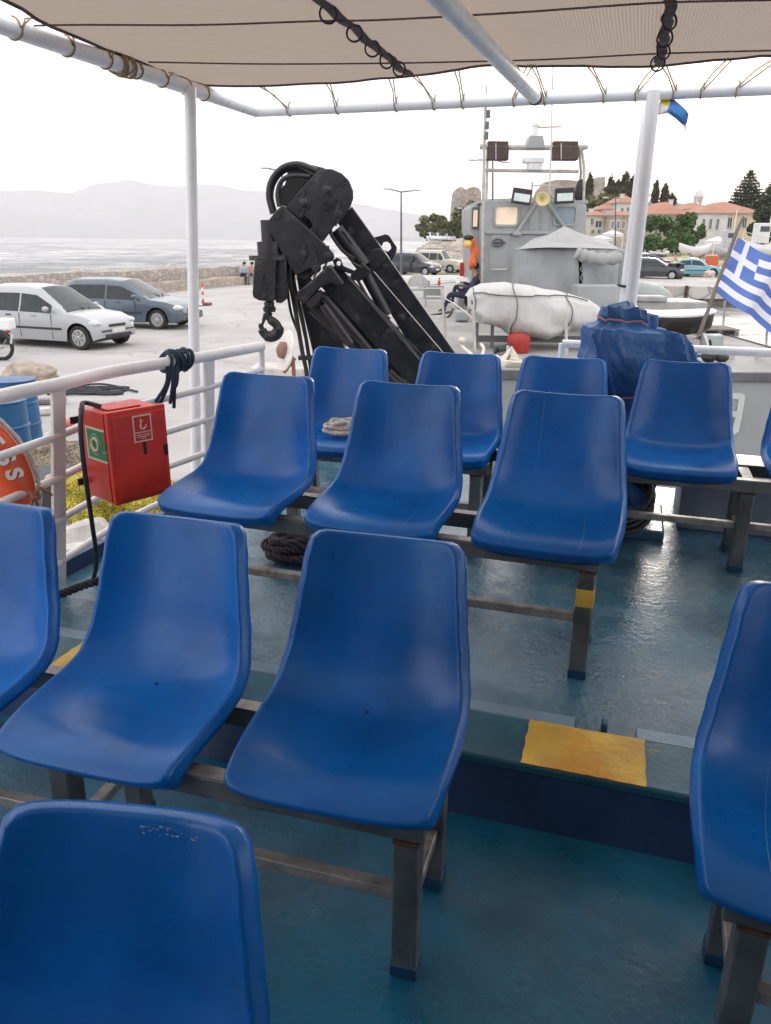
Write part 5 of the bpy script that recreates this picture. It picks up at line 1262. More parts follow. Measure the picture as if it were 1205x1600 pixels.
# far mountains and far coast
def ridge(u, v):
    px = -260+u*1250; prof = [(-300, 306), (-100, 300), (0, 297), (60, 298), (110, 301), (150, 288), (200, 280), (235, 288), (270, 291), (320, 287), (380, 296), (440, 302), (500, 309), (560, 318), (620, 330), (660, 336), (710, 345), (800, 352), (1000, 364)]
    py = interp(prof, px)+2.5*noise.noise(Vector((px*.03, 0, 0)))+1.0*noise.noise(Vector((px*.1, 5, 0)))
    Yr = 9800-v*1600; top = at(px, py, 9800)
    h = (top.z-SEA)*(1-v)**1.15; X = top.x/9800*Yr
    g = 60*noise.noise(Vector((X*.0012, Yr*.0012, h*.001)))*math.sin(math.pi*v)
    return (X, Yr+g, SEA-3+max(0, h+g*.6))
mt_m = M('mountain', (.20, .20, .19), .95, var=.2, scale=.002, col2=(.12, .15, .10), t2=.5, s2=.003)
obj('mountains', MB().grid(ridge, 160, 14), mt_m)['kind'] = 'structure'
def coast(u, v):
    px = 430+u*700; Yr = 6400-v*350; py = interp([(420, 377), (450, 370), (500, 366), (560, 368), (640, 371), (1200, 372)], px)+.8*noise.noise(Vector((px*.09, 0, 0)))
    t = at(px, py, 6400); return (t.x/6400*Yr, Yr, SEA-2+max(0, (t.z-SEA+2)*(1-v)))
obj('far_coast', MB().grid(coast, 80, 3), mt_m)['kind'] = 'structure'

# ============================================================ CARS
tyre_m = M('tyre', (.02, .02, .02), .8); rim_m = M('rim_silver', (.42, .42, .43), .35, metal=.5); gl_m = M('car_glass', (.025, .032, .035), .05, var=.2, rvar=.01, spec=.35)
trim_m = M('car_trim', (.025, .025, .028), .55); lens_m = M('lens_clear', (.55, .57, .58), .12, var=.1); red_l = M('lens_red', (.45, .02, .02), .2); plate_m = M('number_plate', (.62, .62, .6), .5)
def car(label, paint, kind, loc, head, L=3.85, W=1.66, H=1.49, wb=2.45, group='cars parked on the quay', detail=True, tail=red_l, z=None):
    """x forward, y left, z up; origin on the ground at the centre"""
    t = thing('parked_car', label, 'car', loc, group); t.rotation_euler = (0, 0, head)
    xf, xr = L/2, -L/2; ax1, ax2 = wb/2+.02, -wb/2+.02; rw = .30; ra = .37
    sp_ = dict(hatch=dict(hood=[(-L/2, .80), (-L/2+.04, .90), (-L*.3, .93), (0, .92), (L*.22, .90), (L*.38, .83), (L*.46, .72), (L/2-.02, .60), (L/2, .50)], roof=[(-L/2+.02, .93), (-L/2+.28, H-.13), (-L/2+.60, H-.02), (-L*.12, H), (L*.03, H-.05), (L*.25, .90)]),
               sedan=dict(hood=[(-L/2, .80), (-L/2+.04, .93), (-L*.3, .94), (0, .92), (L*.2, .88), (L*.36, .80), (L*.46, .70), (L/2, .50)], roof=[(-L/2+.55, .94), (-L/2+1.05, H-.07), (-L*.08, H), (L*.04, H-.05), (L*.22, .89)]),
               van=dict(hood=[(-L/2, .85), (-L/2+.03, .98), (-L*.3, 1.0), (0, .98), (L*.26, .97), (L*.40, .88), (L*.47, .76), (L/2, .52)], roof=[(-L/2+.02, .98), (-L/2+.22, H-.10), (-L/2+.5, H), (-L*.05, H), (L*.07, H-.06), (L*.29, .97)]),
               suv=dict(hood=[(-L/2, .95), (-L/2+.02, 1.03), (0, 1.02), (L*.16, 1.02), (L*.40, .97), (L*.47, .90), (L/2, .62)], roof=[(-L/2+.01, 1.03), (-L/2+.10, H-.06), (-L/2+.25, H), (L*.0, H), (L*.06, H-.05), (L*.17, 1.02)]))[kind]
    hood, roof = sp_['hood'], sp_['roof']; NX = 84; NB, NG, NT_ = 6, 4, 6
    r0, r1 = roof[0][0], roof[-1][0]
    def wide(x): s = abs(x)/(L/2); return W/2*(1-.20*max(0, (s-.72)/.28)**2.2)
    def zb(x):
        z = .20+.10*max(0, (abs(x)/(L/2)-.85)/.15)
        for a in (ax1, ax2):
            if abs(x-a) < ra: z = max(z, rw+math.sqrt(ra*ra-(x-a)**2))
        return z
    G = {k: MB() for k in ('body', 'windscreen', 'rear_window', 'side_window')}
    rows = []; xs = [xr+(xf-xr)*(.5-.5*math.cos(math.pi*i/NX))*.35+(xr+(xf-xr)*i/NX)*.65-xr*.0 if False else xr+(xf-xr)*i/NX for i in range(NX+1)]
    for x in xs:
        zt = interp(hood, x); w_ = wide(x); zr = interp(roof, x) if r0 <= x <= r1 else zt; zr = max(zr, zt); half = []
        for j in range(NB+1):
            f = j/NB; z = zb(x)+(zt-.04-zb(x))*f; rel = (z-.2)/(zt-.2)
            y = w_*(.965+.035*math.sin(math.pi*min(1, rel*.95+.1)))-(.035*max(0, rel-.75)*4*.25)
            half.append((x, y, z))
        gx = 0
        for j in range(1, NG+1):
            f = j/NG; hz = (zr-zt); y = w_*.955-.02-(hz/.55)*.17*f-(.05 if f == 1 and hz > .1 else 0); half.append((x, y, zt+(hz-(.03 if hz > .1 else 0))*f))
        for j in range(1, NT_+1):
            f = j/NT_; yy = half[NB+NG][1]*(1-f); half.append((x, yy, zr+.0+(.045 if zr > zt+.1 else .03)*math.sin(f*math.pi/2)))
        rows.append(half)
    K2 = len(rows[0]); wins = {'hatch': [(r0+.30, -.42), (-.36, .62)], 'sedan': [(r0+.25, -.40), (-.34, .62)], 'van': [(r0+.15, -.75), (-.68, .12), (.18, r1-.55)], 'suv': [(r0+.15, -.80), (-.72, .0), (.06, r1-.14)]}[kind]
    for sgn in (1, -1):
        for i in range(NX):
            xm = (xs[i]+xs[i+1])/2
            for j in range(K2-1):
                q = [rows[i][j], rows[i+1][j], rows[i+1][j+1], rows[i][j+1]]; q = [(a, b_*sgn, c) for a, b_, c in q]
                zt = interp(hood, xm); zr = interp(roof, xm) if r0 <= xm <= r1 else zt; kd = 'body'
                if zr > zt+.10 or (zr > zt+.02 and j >= NB+NG):
                    if NB <= j < NB+NG-1 and any(a < xm < b_ for a, b_ in wins) and not (j == NB and False): kd = 'side_window'
                    if j >= NB+NG and (j > NB+NG or True):
                        sl = interp(roof, xm+.04)-interp(roof, xm-.04)
                        if sl < -.022 and xm > 0 and j > NB+NG: kd = 'windscreen'
                        if sl > .022 and xm < 0 and j > NB+NG: kd = 'rear_window'
                elif NB <= j < NB+NG and zr > zt+.10: kd = 'side_window'
                G[kd].add(q, [(0, 1, 2, 3)])
    # ends
    for i in (0, NX):
        pts = [(a, b_, c) for a, b_, c in rows[i]]+[(a, -b_, c) for a, b_, c in rows[i][::-1]]
        G['body'].add(pts, [tuple(range(len(pts)))])
    def merged(name, mb, mat, **k):
        o = obj(name, mb, mat, t, local=True, **k); bm = bmesh.new(); bm.from_mesh(o.data); bmesh.ops.remove_doubles(bm, verts=bm.verts, dist=.002); bmesh.ops.recalc_face_normals(bm, faces=bm.faces)
        bm.to_mesh(o.data); bm.free(); o.data.shade_smooth(); o.data.set_sharp_from_angle(angle=R(32)); return o
    bd = merged('body', G['body'], paint)
    obj('underbody', MB().box((0, 0, .33), (L*.9, W*.84, .26)), trim_m, t, local=True)
    for k in ('windscreen', 'rear_window'):
        if G[k].v: merged(k, G[k], gl_m)
    sw = G['side_window']
    if sw.v: # one mesh per pane
        for sgn in (1, -1):
            for a, b_ in wins:
                m_ = MB()
                for f in sw.f:
                    q = [sw.v[i] for i in f]; c = sum(q, Vector())/4
                    if c.y*sgn > 0 and a < c.x < b_: m_.add(q, [(0, 1, 2, 3)])
                if m_.v: merged('side_window', m_, gl_m)
    def wheel(x, s):
        wo = obj('wheel', MB().lathe([(.0, -.09), (.18, -.09), (rw*.93, -.095), (rw, -.07), (rw, .07), (rw*.93, .095), (rw*.70, .085), (rw*.68, .05), (0, .05)], (x, s*(W/2-.10), rw), (0, s, 0), 26), tyre_m, t, local=True)
        rm_ = MB().lathe([(rw*.68, .05), (rw*.68, .088), (rw*.60, .092), (rw*.58, .06), (0, .065)], (x, s*(W/2-.10), rw), (0, s, 0), 26)
        for k in range(7):
            a = k*2*math.pi/7; d = Vector((math.cos(a), 0, math.sin(a))); c = Vector((x, s*(W/2-.015), rw))
            rm_.beam(c+d*.03, c+d*rw*.60, .045, .02, up=(0, 1, 0))
        rm_.lathe([(.05, 0), (.05, .1), (.03, .11)], (x, s*(W/2-.10), rw), (0, s, 0), 12)
        r_ = obj('rim', rm_, rim_m, wo, local=True)
    for x in (ax1, ax2):
        for s in (1, -1): wheel(x, s)
    if not detail: return t
    for s in (1, -1):
        yb = wide(xf-.16)
        obj('headlight', MB().ball((xf-.22, s*(yb-.10), .66), (.24, .13, .09), 12, 8), lens_m, t, local=True)
        obj('tail_light', MB().ball((xr+.07, s*(wide(xr+.1)-.05), .88), (.09, .09, .20), 10, 8), tail, t, local=True)
        obj('mirror', MB().ball((r1-.42, s*(W/2+.09), .98), (.07, .10, .07), 10, 8), paint, t, local=True)
        obj('rubbing_strip', MB().box((.0, s*(W/2+.004), .50), (wb-.95, .02, .055)), trim_m, t, local=True, bevel=.006)
        for x in (.05, -.75): obj('handle', MB().box((x, s*(W/2-.010), .80), (.16, .03, .03)), paint if x > 0 else trim_m, t, local=True, bevel=.006)
        dl = MB()
        for x in (-.40, .62): dl.box((x, s*(W/2-.004), .56), (.008, .014, .60))
        obj('door_gap', dl, trim_m, t, local=True)
    obj('grille', MB().box((xf-.02, 0, .58), (.05, .62, .07)), trim_m, t, local=True, bevel=.01)
    obj('lower_grille', MB().box((xf-.03, 0, .33), (.08, W*.62, .10)), trim_m, t, local=True, bevel=.02)
    obj('bumper_strip', MB().box((xf-.035, 0, .46), (.09, W*.76, .05)), trim_m, t, local=True, bevel=.02)
    obj('number_plate', MB().box((xf+.012, 0, .455), (.02, .50, .11)), plate_m, t, local=True, bevel=.004)
    for s in (-1, 1): obj('wiper', MB().tube([(r1-.02, s*.1+.1, .955), (r1-.22, s*.32+.15, 1.04)], .012, 5), trim_m, t, local=True)
    return t
def pcar(px_front, py_front, zz, head_deg, wb, W, near, **k):
    """place by the contact point of the near front wheel"""
    c = atz(px_front, py_front, zz); h = R(head_deg); hd = Vector((math.cos(h), math.sin(h), 0)); lf = Vector((-hd.y, hd.x, 0))
    s = -1 if near == 'right' else 1
    ctr = c-hd*(wb/2+.02)-lf*s*(W/2-.05); ctr.z = zz
    return ctr, h
silver = M('car_silver', (.36, .37, .385), .3, metal=.2, var=.02, scale=1, rvar=.01, coat=.5); bluegrey = M('car_bluegrey', (.075, .105, .135), .3, metal=.2, var=.02, scale=1, rvar=.01, coat=.5)
blackc = M('car_black', (.02, .024, .035), .25, var=.05, scale=1, rvar=.01, coat=.5); beigec = M('car_beige', (.42, .40, .33), .35, coat=.3, var=.05); whitec = M('car_white', (.70, .70, .70), .3, var=.02, scale=1, rvar=.01, coat=.3); lbluec = M('car_lightblue', (.16, .36, .44), .3, var=.02, scale=1, rvar=.01, coat=.4)
c, h = pcar(127, 547, -1.25, -20, 2.80, 1.68, 'right'); car('silver hatchback parked on the quay, nearest the white awning post', silver, 'hatch', c, h, L=3.98, W=1.68, H=1.50, wb=2.80)
c, h = pcar(248, 515, -1.25, -12, 2.62, 1.74, 'right'); car('blue grey coupe hatchback parked behind the silver one', bluegrey, 'hatch', c, h, L=4.27, W=1.76, H=1.46, wb=2.62)
c, h = pcar(664, 431, -1.05, -30, 2.62, 1.7, 'right'); car('dark compact van parked beside the tall street lamp', blackc, 'van', c, h, L=3.95, W=1.7, H=1.62, wb=2.62)
c, h = pcar(707, 428, -1.05, -30, 2.5, 1.7, 'right'); c.y += 2.5; car('beige off road car with roof rails behind the dark compact van', beigec, 'suv', c, h, L=4.1, W=1.75, H=1.72, wb=2.5)
for px, l in ((676, 'small white car under the round trees, leftmost of three'), (688, 'small white car under the round trees, middle of three'), (702, 'small white car under the round trees, rightmost of three')):
    c = at(px, 378, 148); c.z = land_z(c.x, 148)+.12; car(l, whitec, 'hatch', c, R(-78), group='white cars under the trees', detail=False)
c, h = pcar(1049, 437, -1.08, -18, 2.55, 1.74, 'right'); car('dark hatchback parked by the harbour, right of the awning post', blackc, 'hatch', c, h, L=4.2, W=1.76, H=1.48, wb=2.55, group='cars by the harbour houses')
c, h = pcar(1113, 433, -1.08, -8, 2.6, 1.72, 'right'); car('light blue saloon parked left of the Greek flag', lbluec, 'sedan', c, h, L=4.3, W=1.74, H=1.42, wb=2.6, group='cars by the harbour houses')
c, h = pcar(1042, 423, -1.04, -14, 2.7, 1.74, 'right'); c.y += 1; car('dark blue estate car behind the dark hatchback', M('car_darkblue', (.03, .05, .09), .3, coat=.4), 'van', c, h, L=4.5, W=1.76, H=1.5, wb=2.7, group='cars by the harbour houses')
c, h = pcar(1003, 434, -1.08, -20, 2.5, 1.7, 'right'); car('white hatchback half hidden behind the white awning post', whitec, 'hatch', c, h, L=4.0, W=1.7, H=1.48, wb=2.5, group='cars by the harbour houses')
# roof rails on the off road car already read at this size as the roof edge; blue shade panel inside the silver car is its window
# motorbike at the left edge
mp_ = atz(4, 563, -1.25); mbk = thing('motorbike', 'motorbike at the left edge of the photo with a white rear box', 'motorbike', mp_)
def bw(x, y): return mp_+Vector((x, y, 0))
for x in (0.0, -1.25):
    wh = obj('wheel', MB().tube([mp_+Vector((x+.27*math.cos(a*.2618), 0, .30+.27*math.sin(a*.2618))) for a in range(24)], .045, 8, closed=True), tyre_m, mbk)
    obj('spokes', MB().lathe([(.05, -.05), (.05, .05)], mp_+Vector((x, 0, .3)), (0, 1, 0), 12), rim_m, wh)
    for k in range(8): obj('spoke', MB().tube([mp_+Vector((x, 0, .3)), mp_+Vector((x+.24*math.cos(k*.785), 0, .3+.24*math.sin(k*.785)))], .006, 4), rim_m, wh)
obj('frame', MB().tube(rope_pts([bw(0, .0)+Vector((0, 0, .3)), bw(-.35, 0)+Vector((0, 0, .45)), bw(-.8, 0)+Vector((0, 0, .5)), bw(-1.05, 0)+Vector((0, 0, .9)), bw(-1.25, 0)+Vector((0, 0, .3))], 5), .04, 8), trim_m, mbk)
obj('engine', MB().box(bw(-.62, 0)+Vector((0, 0, .42)), (.35, .25, .3)), rim_m, mbk, bevel=.04)
obj('seat', MB().ball(bw(-.30, 0)+Vector((0, 0, .78)), (.38, .13, .07), 12, 8), trim_m, mbk)
obj('mudguard', MB().tube([mp_+Vector((.33*math.cos(R(a)), 0, .30+.33*math.sin(R(a)))) for a in range(10, 130, 15)], .05, 8), M('bike_dark', (.04, .04, .05), .3), mbk)
obj('tail_light', MB().box(bw(.22, 0)+Vector((0, 0, .66)), (.06, .14, .08)), red_l, mbk, bevel=.01)
obj('number_plate', MB().box(bw(.28, -.03)+Vector((0, 0, .50)), (.02, .20, .20), R3=Matrix.Rotation(.3, 3, 'Y') @ Matrix.Rotation(.7, 3, 'Z')), plate_m, mbk)
obj('rear_box', MB().box(bw(.20, .0)+Vector((0, 0, .82)), (.32, .34, .26)), whitec, mbk, bevel=.04)
# marker post
mk = atz(318, 477, -1.22); mk = atz(318, 477, qz(mk.y)); mt = thing('marker_post', 'thin red and white traffic post on a dark square base', 'traffic post', mk)
obj('base', MB().box(mk+Vector((0, 0, .05)), (.62, .62, .10)), M('base_rust', (.12, .05, .04), .8), mt, bevel=.02)
for k in range(5): obj('band', MB().lathe([(.05-.002*k, 0), (.05-.002*k, .155)], mk+Vector((0, 0, .10+.155*k)), (0, 0, 1), 12), M('post_red', (.60, .08, .06), .5) if k % 2 == 0 else whitec, mt)
# two people on the ledge
def ledge_person(px, py, label, top, leg, lean=0):
    s_ = at(px, py, 48.2); z0 = -.66; X = s_.x
    J = {}
    def q(dx, dy, z): return Vector((X+dx, 48.2+dy, z0+z))
    J.update(pelvis=q(0, 0, .12), waist=q(0, .02, .26), chest=q(.02, 0, .45), neck=q(.02, -.02, .58), headbase=q(.02, -.03, .63), head=q(.03, -.04, .72), crown=q(.03, -.04, .79), face=q(-.1, -.15, .71),
             shl=q(-.17, 0, .51), ell=q(-.22, -.12, .28), wrl=q(-.08, -.30, .22), hdl=q(-.04, -.36, .22), shr=q(.19, 0, .51), elr=q(.24, -.10, .28), wrr=q(.10, -.30, .22), hdr=q(.06, -.36, .22),
             hipl=q(-.1, -.05, .10), knl=q(-.12, -.45, .12), anl=q(-.10, -.52, -.36), tol=q(-.12, -.66, -.44), hipr=q(.1, -.05, .10), knr=q(.16, -.45, .14), anr=q(.20, -.56, -.36), tor=q(.22, -.70, -.44))
    return seated(label, J, Vector((X, 48.2, z0)), top, leg)
ledge_person(382, 438, 'person in pale blue top sitting on the stone ledge', M('pale_blue_top', (.28, .38, .44), .8), navy)
ledge_person(394, 438, 'person in reddish top sitting at the end of the stone ledge', M('rose_top', (.38, .22, .20), .8), M('grey_trousers', (.12, .12, .14), .8))

# ------------------------------------------------------------ street lamps
lm_ = M('lamp_post', (.09, .10, .11), .5); lh_ = M('lamp_head', (.5, .52, .53), .4)
def street_lamp(label, px, ytop, ybase, Y, arms):
    b_ = at(px, ybase, Y); b_.z = qz(Y) if Y < 62 else land_z(b_.x, Y); t = thing('street_lamp', label, 'street lamp', b_, 'street lamps along the quay'); tp = at(px, ytop, Y)
    obj('pole', MB().tube([(b_.x, Y, b_.z), (tp.x, Y, tp.z)], [.10, .055], 10), lm_, t)
    for (ax_, ay_) in arms:
        e = at(ax_, ay_, Y); d = (e-tp).normalized(); obj('arm', MB().tube([tp, e], [.045, .035], 8), lm_, t)
        obj('lamp_head', MB().ball(e-d*.1, (.38, .13, .07), 12, 6), lh_, t)
street_lamp('tall double armed street lamp rising beside the black crane', 627, 300, 430, 61, [(604, 294.5), (653, 297)])
street_lamp('double armed street lamp mostly hidden behind the crane head', 441, 268, 430, 57, [(413, 262), (468, 264)])
street_lamp('small street lamp in front of the round trees by the cabin', 726, 327, 410, 95, [(717, 325), (735, 326)])
street_lamp('street lamp hidden behind the boat mast, its head at the left', 770, 250, 430, 60, [(736, 250), (792, 254)])
street_lamp('street lamp by the left harbour house, arm to the left', 962, 309, 400, 90, [(945, 309), (975, 309)])

# ------------------------------------------------------------ things on the quay edge at the left
bar_b = M('barrel_blue', (.008, .08, .20), .4, var=.15, scale=4, col2=(.15, .2, .25), t2=.68, s2=6); bar_d = M('barrel_dark', (.03, .035, .06), .5)
for px, Y, lidm, l in ((1, 8.95, bar_b, 'blue steel drum with blue lid, nearer of the two at the left edge'), (26, 10.35, bar_d, 'blue steel drum with dark lid, behind the nearer drum')):
    c = at(px, 640, Y); c.z = -1.25; t = thing('oil_drum', l, 'drum', c, 'blue drums on the quay')
    pr = [(.28, 0)]
    for z in (.29, .58): pr += [(.285, z-.02), (.297, z-.008), (.297, z+.008), (.285, z+.02)]
    pr += [(.285, .86), (.295, .87), (.295, .885), (.275, .888)]
    obj('drum_body', MB().lathe(pr, c, (0, 0, 1), 32), bar_b, t); obj('lid', MB().lathe([(.276, .87), (.27, .874), (0, .876)], c, (0, 0, 1), 32), lidm, t)
def heap(name, label, cat, c, r, mat, seed, k1=1.2, amp=.35, strands=None):
    sd_ = Vector((seed*3.1, seed, seed*1.7)); mb = MB().ball(Vector(c), r, 60, 40, fn=lambda p: 1+amp*noise.noise(p*k1+sd_)+amp*.4*noise.noise(p*4+sd_)+amp*.22*noise.noise(p*11+sd_))
    for v in mb.v: v.z = max(v.z, -1.25)
    return tag(obj(name, mb, mat, ang=180), label, cat)
def net_mat(name, c, s=60):
    m = M(name, c, .9, var=.35, scale=9, bump=0); n = m.node_tree; L = n.links; b = n.nodes['Principled BSDF']; tc = n.nodes.new('ShaderNodeTexCoord')
    v = n.nodes.new('ShaderNodeTexVoronoi'); v.feature = 'DISTANCE_TO_EDGE'; v.inputs['Scale'].default_value = s; L.new(tc.outputs['Object'], v.inputs[0])
    bp = n.nodes.new('ShaderNodeBump'); bp.invert = True; bp.inputs['Distance'].default_value = .02; bp.inputs['Strength'].default_value = 1; L.new(v.outputs[0], bp.inputs['Height']); L.new(bp.outputs[0], b.inputs['Normal'])
    mr = n.nodes.new('ShaderNodeMapRange'); mr.inputs[2].default_value = .12; mr.inputs[3].default_value = 1; mr.inputs[4].default_value = .35; L.new(v.outputs[0], mr.inputs[0])
    mx = n.nodes.new('ShaderNodeMix'); mx.data_type = 'RGBA'; mx.blend_type = 'MULTIPLY'; mx.inputs[0].default_value = 1
    L.new(b.inputs['Base Color'].links[0].from_socket, mx.inputs[6]); L.new(mr.outputs[0], mx.inputs[7]); L.new(mx.outputs[2], b.inputs['Base Color']); return m
nbrown = net_mat('net_brown', (.34, .28, .20), 24); nyel = net_mat('net_yellow', (.62, .52, .06), 30); nbeige = M('sack_beige', (.38, .32, .26), .9, var=.15, scale=5, bump=.5, bscale=9)
c = atz(92, 742, -1.25); heap('net_heap', 'brown fishing net heaped on the quay behind the rail', 'fishing net', (c.x+.12, c.y, -1.2), (.60, .45, .42), nbrown, 3)
c = atz(30, 600, -1.25); heap('sack_heap', 'beige sacking bundled behind the blue drums', 'sacking', (c.x-.1, c.y+.6, -1.2), (.48, .34, .30), nbeige, 7)
c = atz(140, 838, -1.25)
tubm = M('tub_dark', (.03, .033, .038), .5)
tt = thing('net_tub', 'dark fish tub with yellow net on the quay edge', 'tub', atz(118, 800, -1.25))
tcn = wloc(tt); obj('tub_shell', MB().prism([tcn+Vector(p) for p in ((-.35, -.25, 0), (.35, -.25, 0), (.42, -.30, .42), (-.42, -.30, .42))], (0, .6, 0)), tubm, tt, bevel=.02)
heap('yellow_net', 'yellow fishing net spilling beneath the red box, nearer the drums', 'fishing net', tcn+Vector((.42, -.25, .22)), (.36, .26, .35), nyel, 5, amp=.5)
c = atz(222, 818, -1.25); heap('yellow_net', 'yellow fishing net heap with red bits right of the red box', 'fishing net', (c.x, c.y+.15, -1.12), (.36, .24, .26), nyel, 9, amp=.5)
rnd = random.Random(3); rdm = MB()
for k in range(14):
    p = Vector((c.x+rnd.uniform(-.35, .35), c.y-.1+rnd.uniform(-.15, .15), -.85+rnd.uniform(-.15, .1))); rdm.tube([p, p+Vector((rnd.uniform(-.1, .1), rnd.uniform(-.05, .05), rnd.uniform(-.04, .06)))], .012, 5)
tag(obj('net_floats', rdm, M('float_red', (.6, .08, .04), .5)), 'red bits and cords tangled in the yellow net heap', 'cords', kind='stuff')
c = atz(107, 707, -1.0); tag(obj('float', MB().lathe([(0, -.13), (.05, -.12), (.06, -.04), (.06, .04), (.05, .12), (0, .13)], c+Vector((0, 0, .35)), (1, .2, .1), 14), M('float_rose', (.55, .16, .12), .5)), 'faded red net float lying on the brown net', 'float')
pbl = M('pale_stone', (.50, .47, .43), .9, var=.2, scale=4, bump=.5, bscale=10)
for k, (x, y, r) in enumerate(((128, 852, .17), (150, 838, .13), (112, 880, .14), (285, 800, .12), (180, 848, .12))):
    mb = MB(); q = atz(x, y, -1.25); rock(mb, q+Vector((0, 0, r*.35)), r*1.4, random.Random(k+20))
    tag(obj('stone', mb, pbl, ang=30), ['pale stone on the quay left of the hanging cable', 'pale stone just right of the hanging cable', 'pale stone beside the base of the first railing post', 'pale stone near the foot of the white awning post', 'pale stone beneath the red box'][k], 'stone')
dk = MB(); q = atz(138, 613, -1.25)
rnd = random.Random(8)
for k in range(5):
    pts = [q+Vector((rnd.uniform(-.7, .7), rnd.uniform(-.35, .5), .02+.02*rnd.random())) for _ in range(7)]; dk.tube(rope_pts(pts, 6), .022, 6)
tag(obj('rope_tangle', dk, blackrope), 'tangle of dark rope lying on the pale quay', 'rope')
q0 = atz(120, 610, -1.25); tag(obj('ground_rope', MB().tube(rope_pts([atz(95, 622, -1.22), atz(112, 606, -1.22), atz(160, 600, -1.22), atz(215, 612, -1.22)], 6), .02, 6), blackrope), 'long dark rope stretched across the quay above the red box', 'rope')
for k, (x, y) in enumerate(((60, 632), (52, 650))):
    q = atz(x, y, -1.25); tag(obj('plank', MB().box(q+Vector((0, 0, .06+.02*k)), (.9, .16, .08), .2+.2*k), wood if k == 0 else pbl, bevel=.01), ['weathered plank lying right of the rear drum', 'pale beam lying in front of the weathered plank'][k], 'plank')
# tilted white disc and blocks behind the left chairs
dcx = at(447, 548, 11.8); dt = thing('disc_reflector', 'tilted white disc on a rusty stand beside the crane hoses', 'reflector', Vector((dcx.x, 11.8, -1.25)))
ax = Vector((-.90, -.42, .22)).normalized()
obj('disc', MB().lathe([(0, .03), (.29, .02), (.31, .0), (.30, -.02), (0, -.03)], dcx, -ax, 28), M('disc_white', (.66, .62, .58), .5), dt)
obj('rear_cap', MB().lathe([(.13, 0), (.12, .08), (.05, .12), (0, .12)], dcx+ax*.02, ax, 16), M('cap_brown', (.22, .12, .09), .7), dt)
obj('stand', MB().tube([dcx+Vector((.10, 0, -.12)), Vector((dcx.x+.14, 11.8, -1.25))], .03, 8).tube([dcx+Vector((-.05, 0, -.32)), dcx+Vector((.12, 0, -.10))], .04, 8), M('stand_rust', (.25, .11, .07), .8), dt)
for k, (x, y, s) in enumerate(((455, 598, (1.5, .6, .35)), (428, 590, (.7, .5, .3)), (655, 470, (.5, .5, .4)), (640, 452, (.4, .4, .4)))):
    q = atz(x, y, -1.25); tag(obj('concrete_block', MB().box(q+Vector((0, 0, s[2]/2-.02)), s, .2*k), pbl, bevel=.03), ['long pale concrete block behind the left back row chair', 'short pale concrete block below the tilted white disc', 'pale concrete block right of the crane boom on the quay', 'small pale concrete block behind the crane boom'][k], 'block')
wl_ = wall_run('kerb_wall', 'long low white kerb across the far quay', [(-4, 56.5), (8, 54.5)], .4, -1.1, -.80, whitec, seed=1)

# ============================================================ TOWN ON THE RIGHT
qs = bpy.data.materials.new('quay_blocks'); qs.use_nodes = True; stone_nodes(qs, .9, (.38, .35, .32), (.52, .49, .46), (.22, .20, .18), .6, (1, 1, 1.6))
qd = bpy.data.materials.new('quay_dark_stone'); qd.use_nodes = True; stone_nodes(qd, 1.6, (.14, .12, .10), (.22, .19, .16), (.06, .05, .045), .8, (1, 1, 1.8))
hq = thing('harbour_wall', 'stone harbour wall with pale blocks over dark wet stones', 'wall', Vector((35, 49.8, -3)))
mb = MB(); rnd = random.Random(2); x = 8.0
while x < 90:
    w_ = rnd.uniform(1.0, 2.2); mb.box((x+w_/2, 49.72, -1.42+rnd.uniform(-.01, .01)), (w_-.03, .5+rnd.uniform(0, .06), .74)); x += w_
obj('coping', mb, qs, hq, bevel=.03); hq.children[0]['kind'] = 'stuff'
obj('lower_wall', MB().box((49, 49.9, -2.4), (82, .5, 1.22)), qd, hq)
for px in (1030, 1073):
    q = at(px, 455, 49.3); tag(obj('fender_post', MB().beam((q.x, 49.35, -2.6), (q.x, 49.35, -1.0), .14, .14, up=(0, 1, 0)), rust_m), 'dark fender post on the harbour wall, '+('left one below the dark hatchback' if px < 1050 else 'right one near the light blue saloon'), 'post')
tag((lambda m: obj('boulder', m, M('boulder_beige', (.5, .42, .34), .9, var=.15), ang=30))((lambda m: (rock(m, atz(1108, 434, -1.05)+Vector((0, 0, .22)), .5, random.Random(6)), m)[1])(MB())), 'beige boulder in front of the light blue saloon', 'boulder')

roof_m = bpy.data.materials.new('terracotta_tiles'); roof_m.use_nodes = True; n = roof_m.node_tree; L = n.links; b = n.nodes['Principled BSDF']; b.inputs['Roughness'].default_value = .85
tc = n.nodes.new('ShaderNodeTexCoord'); wv = n.nodes.new('ShaderNodeTexWave'); wv.inputs['Scale'].default_value = 1.3; wv.inputs['Distortion'].default_value = .4; nz_ = n.nodes.new('ShaderNodeTexNoise'); nz_.inputs['Scale'].default_value = 1.5; nz_.inputs['Detail'].default_value = 8
L.new(tc.outputs['Object'], wv.inputs[0]); L.new(tc.outputs['Object'], nz_.inputs[0]); mc = n.nodes.new('ShaderNodeMix'); mc.data_type = 'RGBA'
mc.inputs[6].default_value = (.40, .18, .12, 1); mc.inputs[7].default_value = (.52, .29, .21, 1); L.new(nz_.outputs[0], mc.inputs[0]); L.new(mc.outputs[2], b.inputs['Base Color'])
bp = n.nodes.new('ShaderNodeBump'); bp.inputs['Distance'].default_value = .12; bp.inputs['Strength'].default_value = .8; L.new(wv.outputs['Fac'], bp.inputs['Height']); L.new(bp.outputs[0], b.inputs['Normal'])
wcream = M('wall_cream', (.55, .50, .40), .85, var=.08, scale=.6, col2=(.45, .40, .32), t2=.6, s2=.5); wwhite = M('wall_white', (.62, .60, .57), .85, var=.07, scale=.6, col2=(.5, .46, .42), t2=.62, s2=.5)
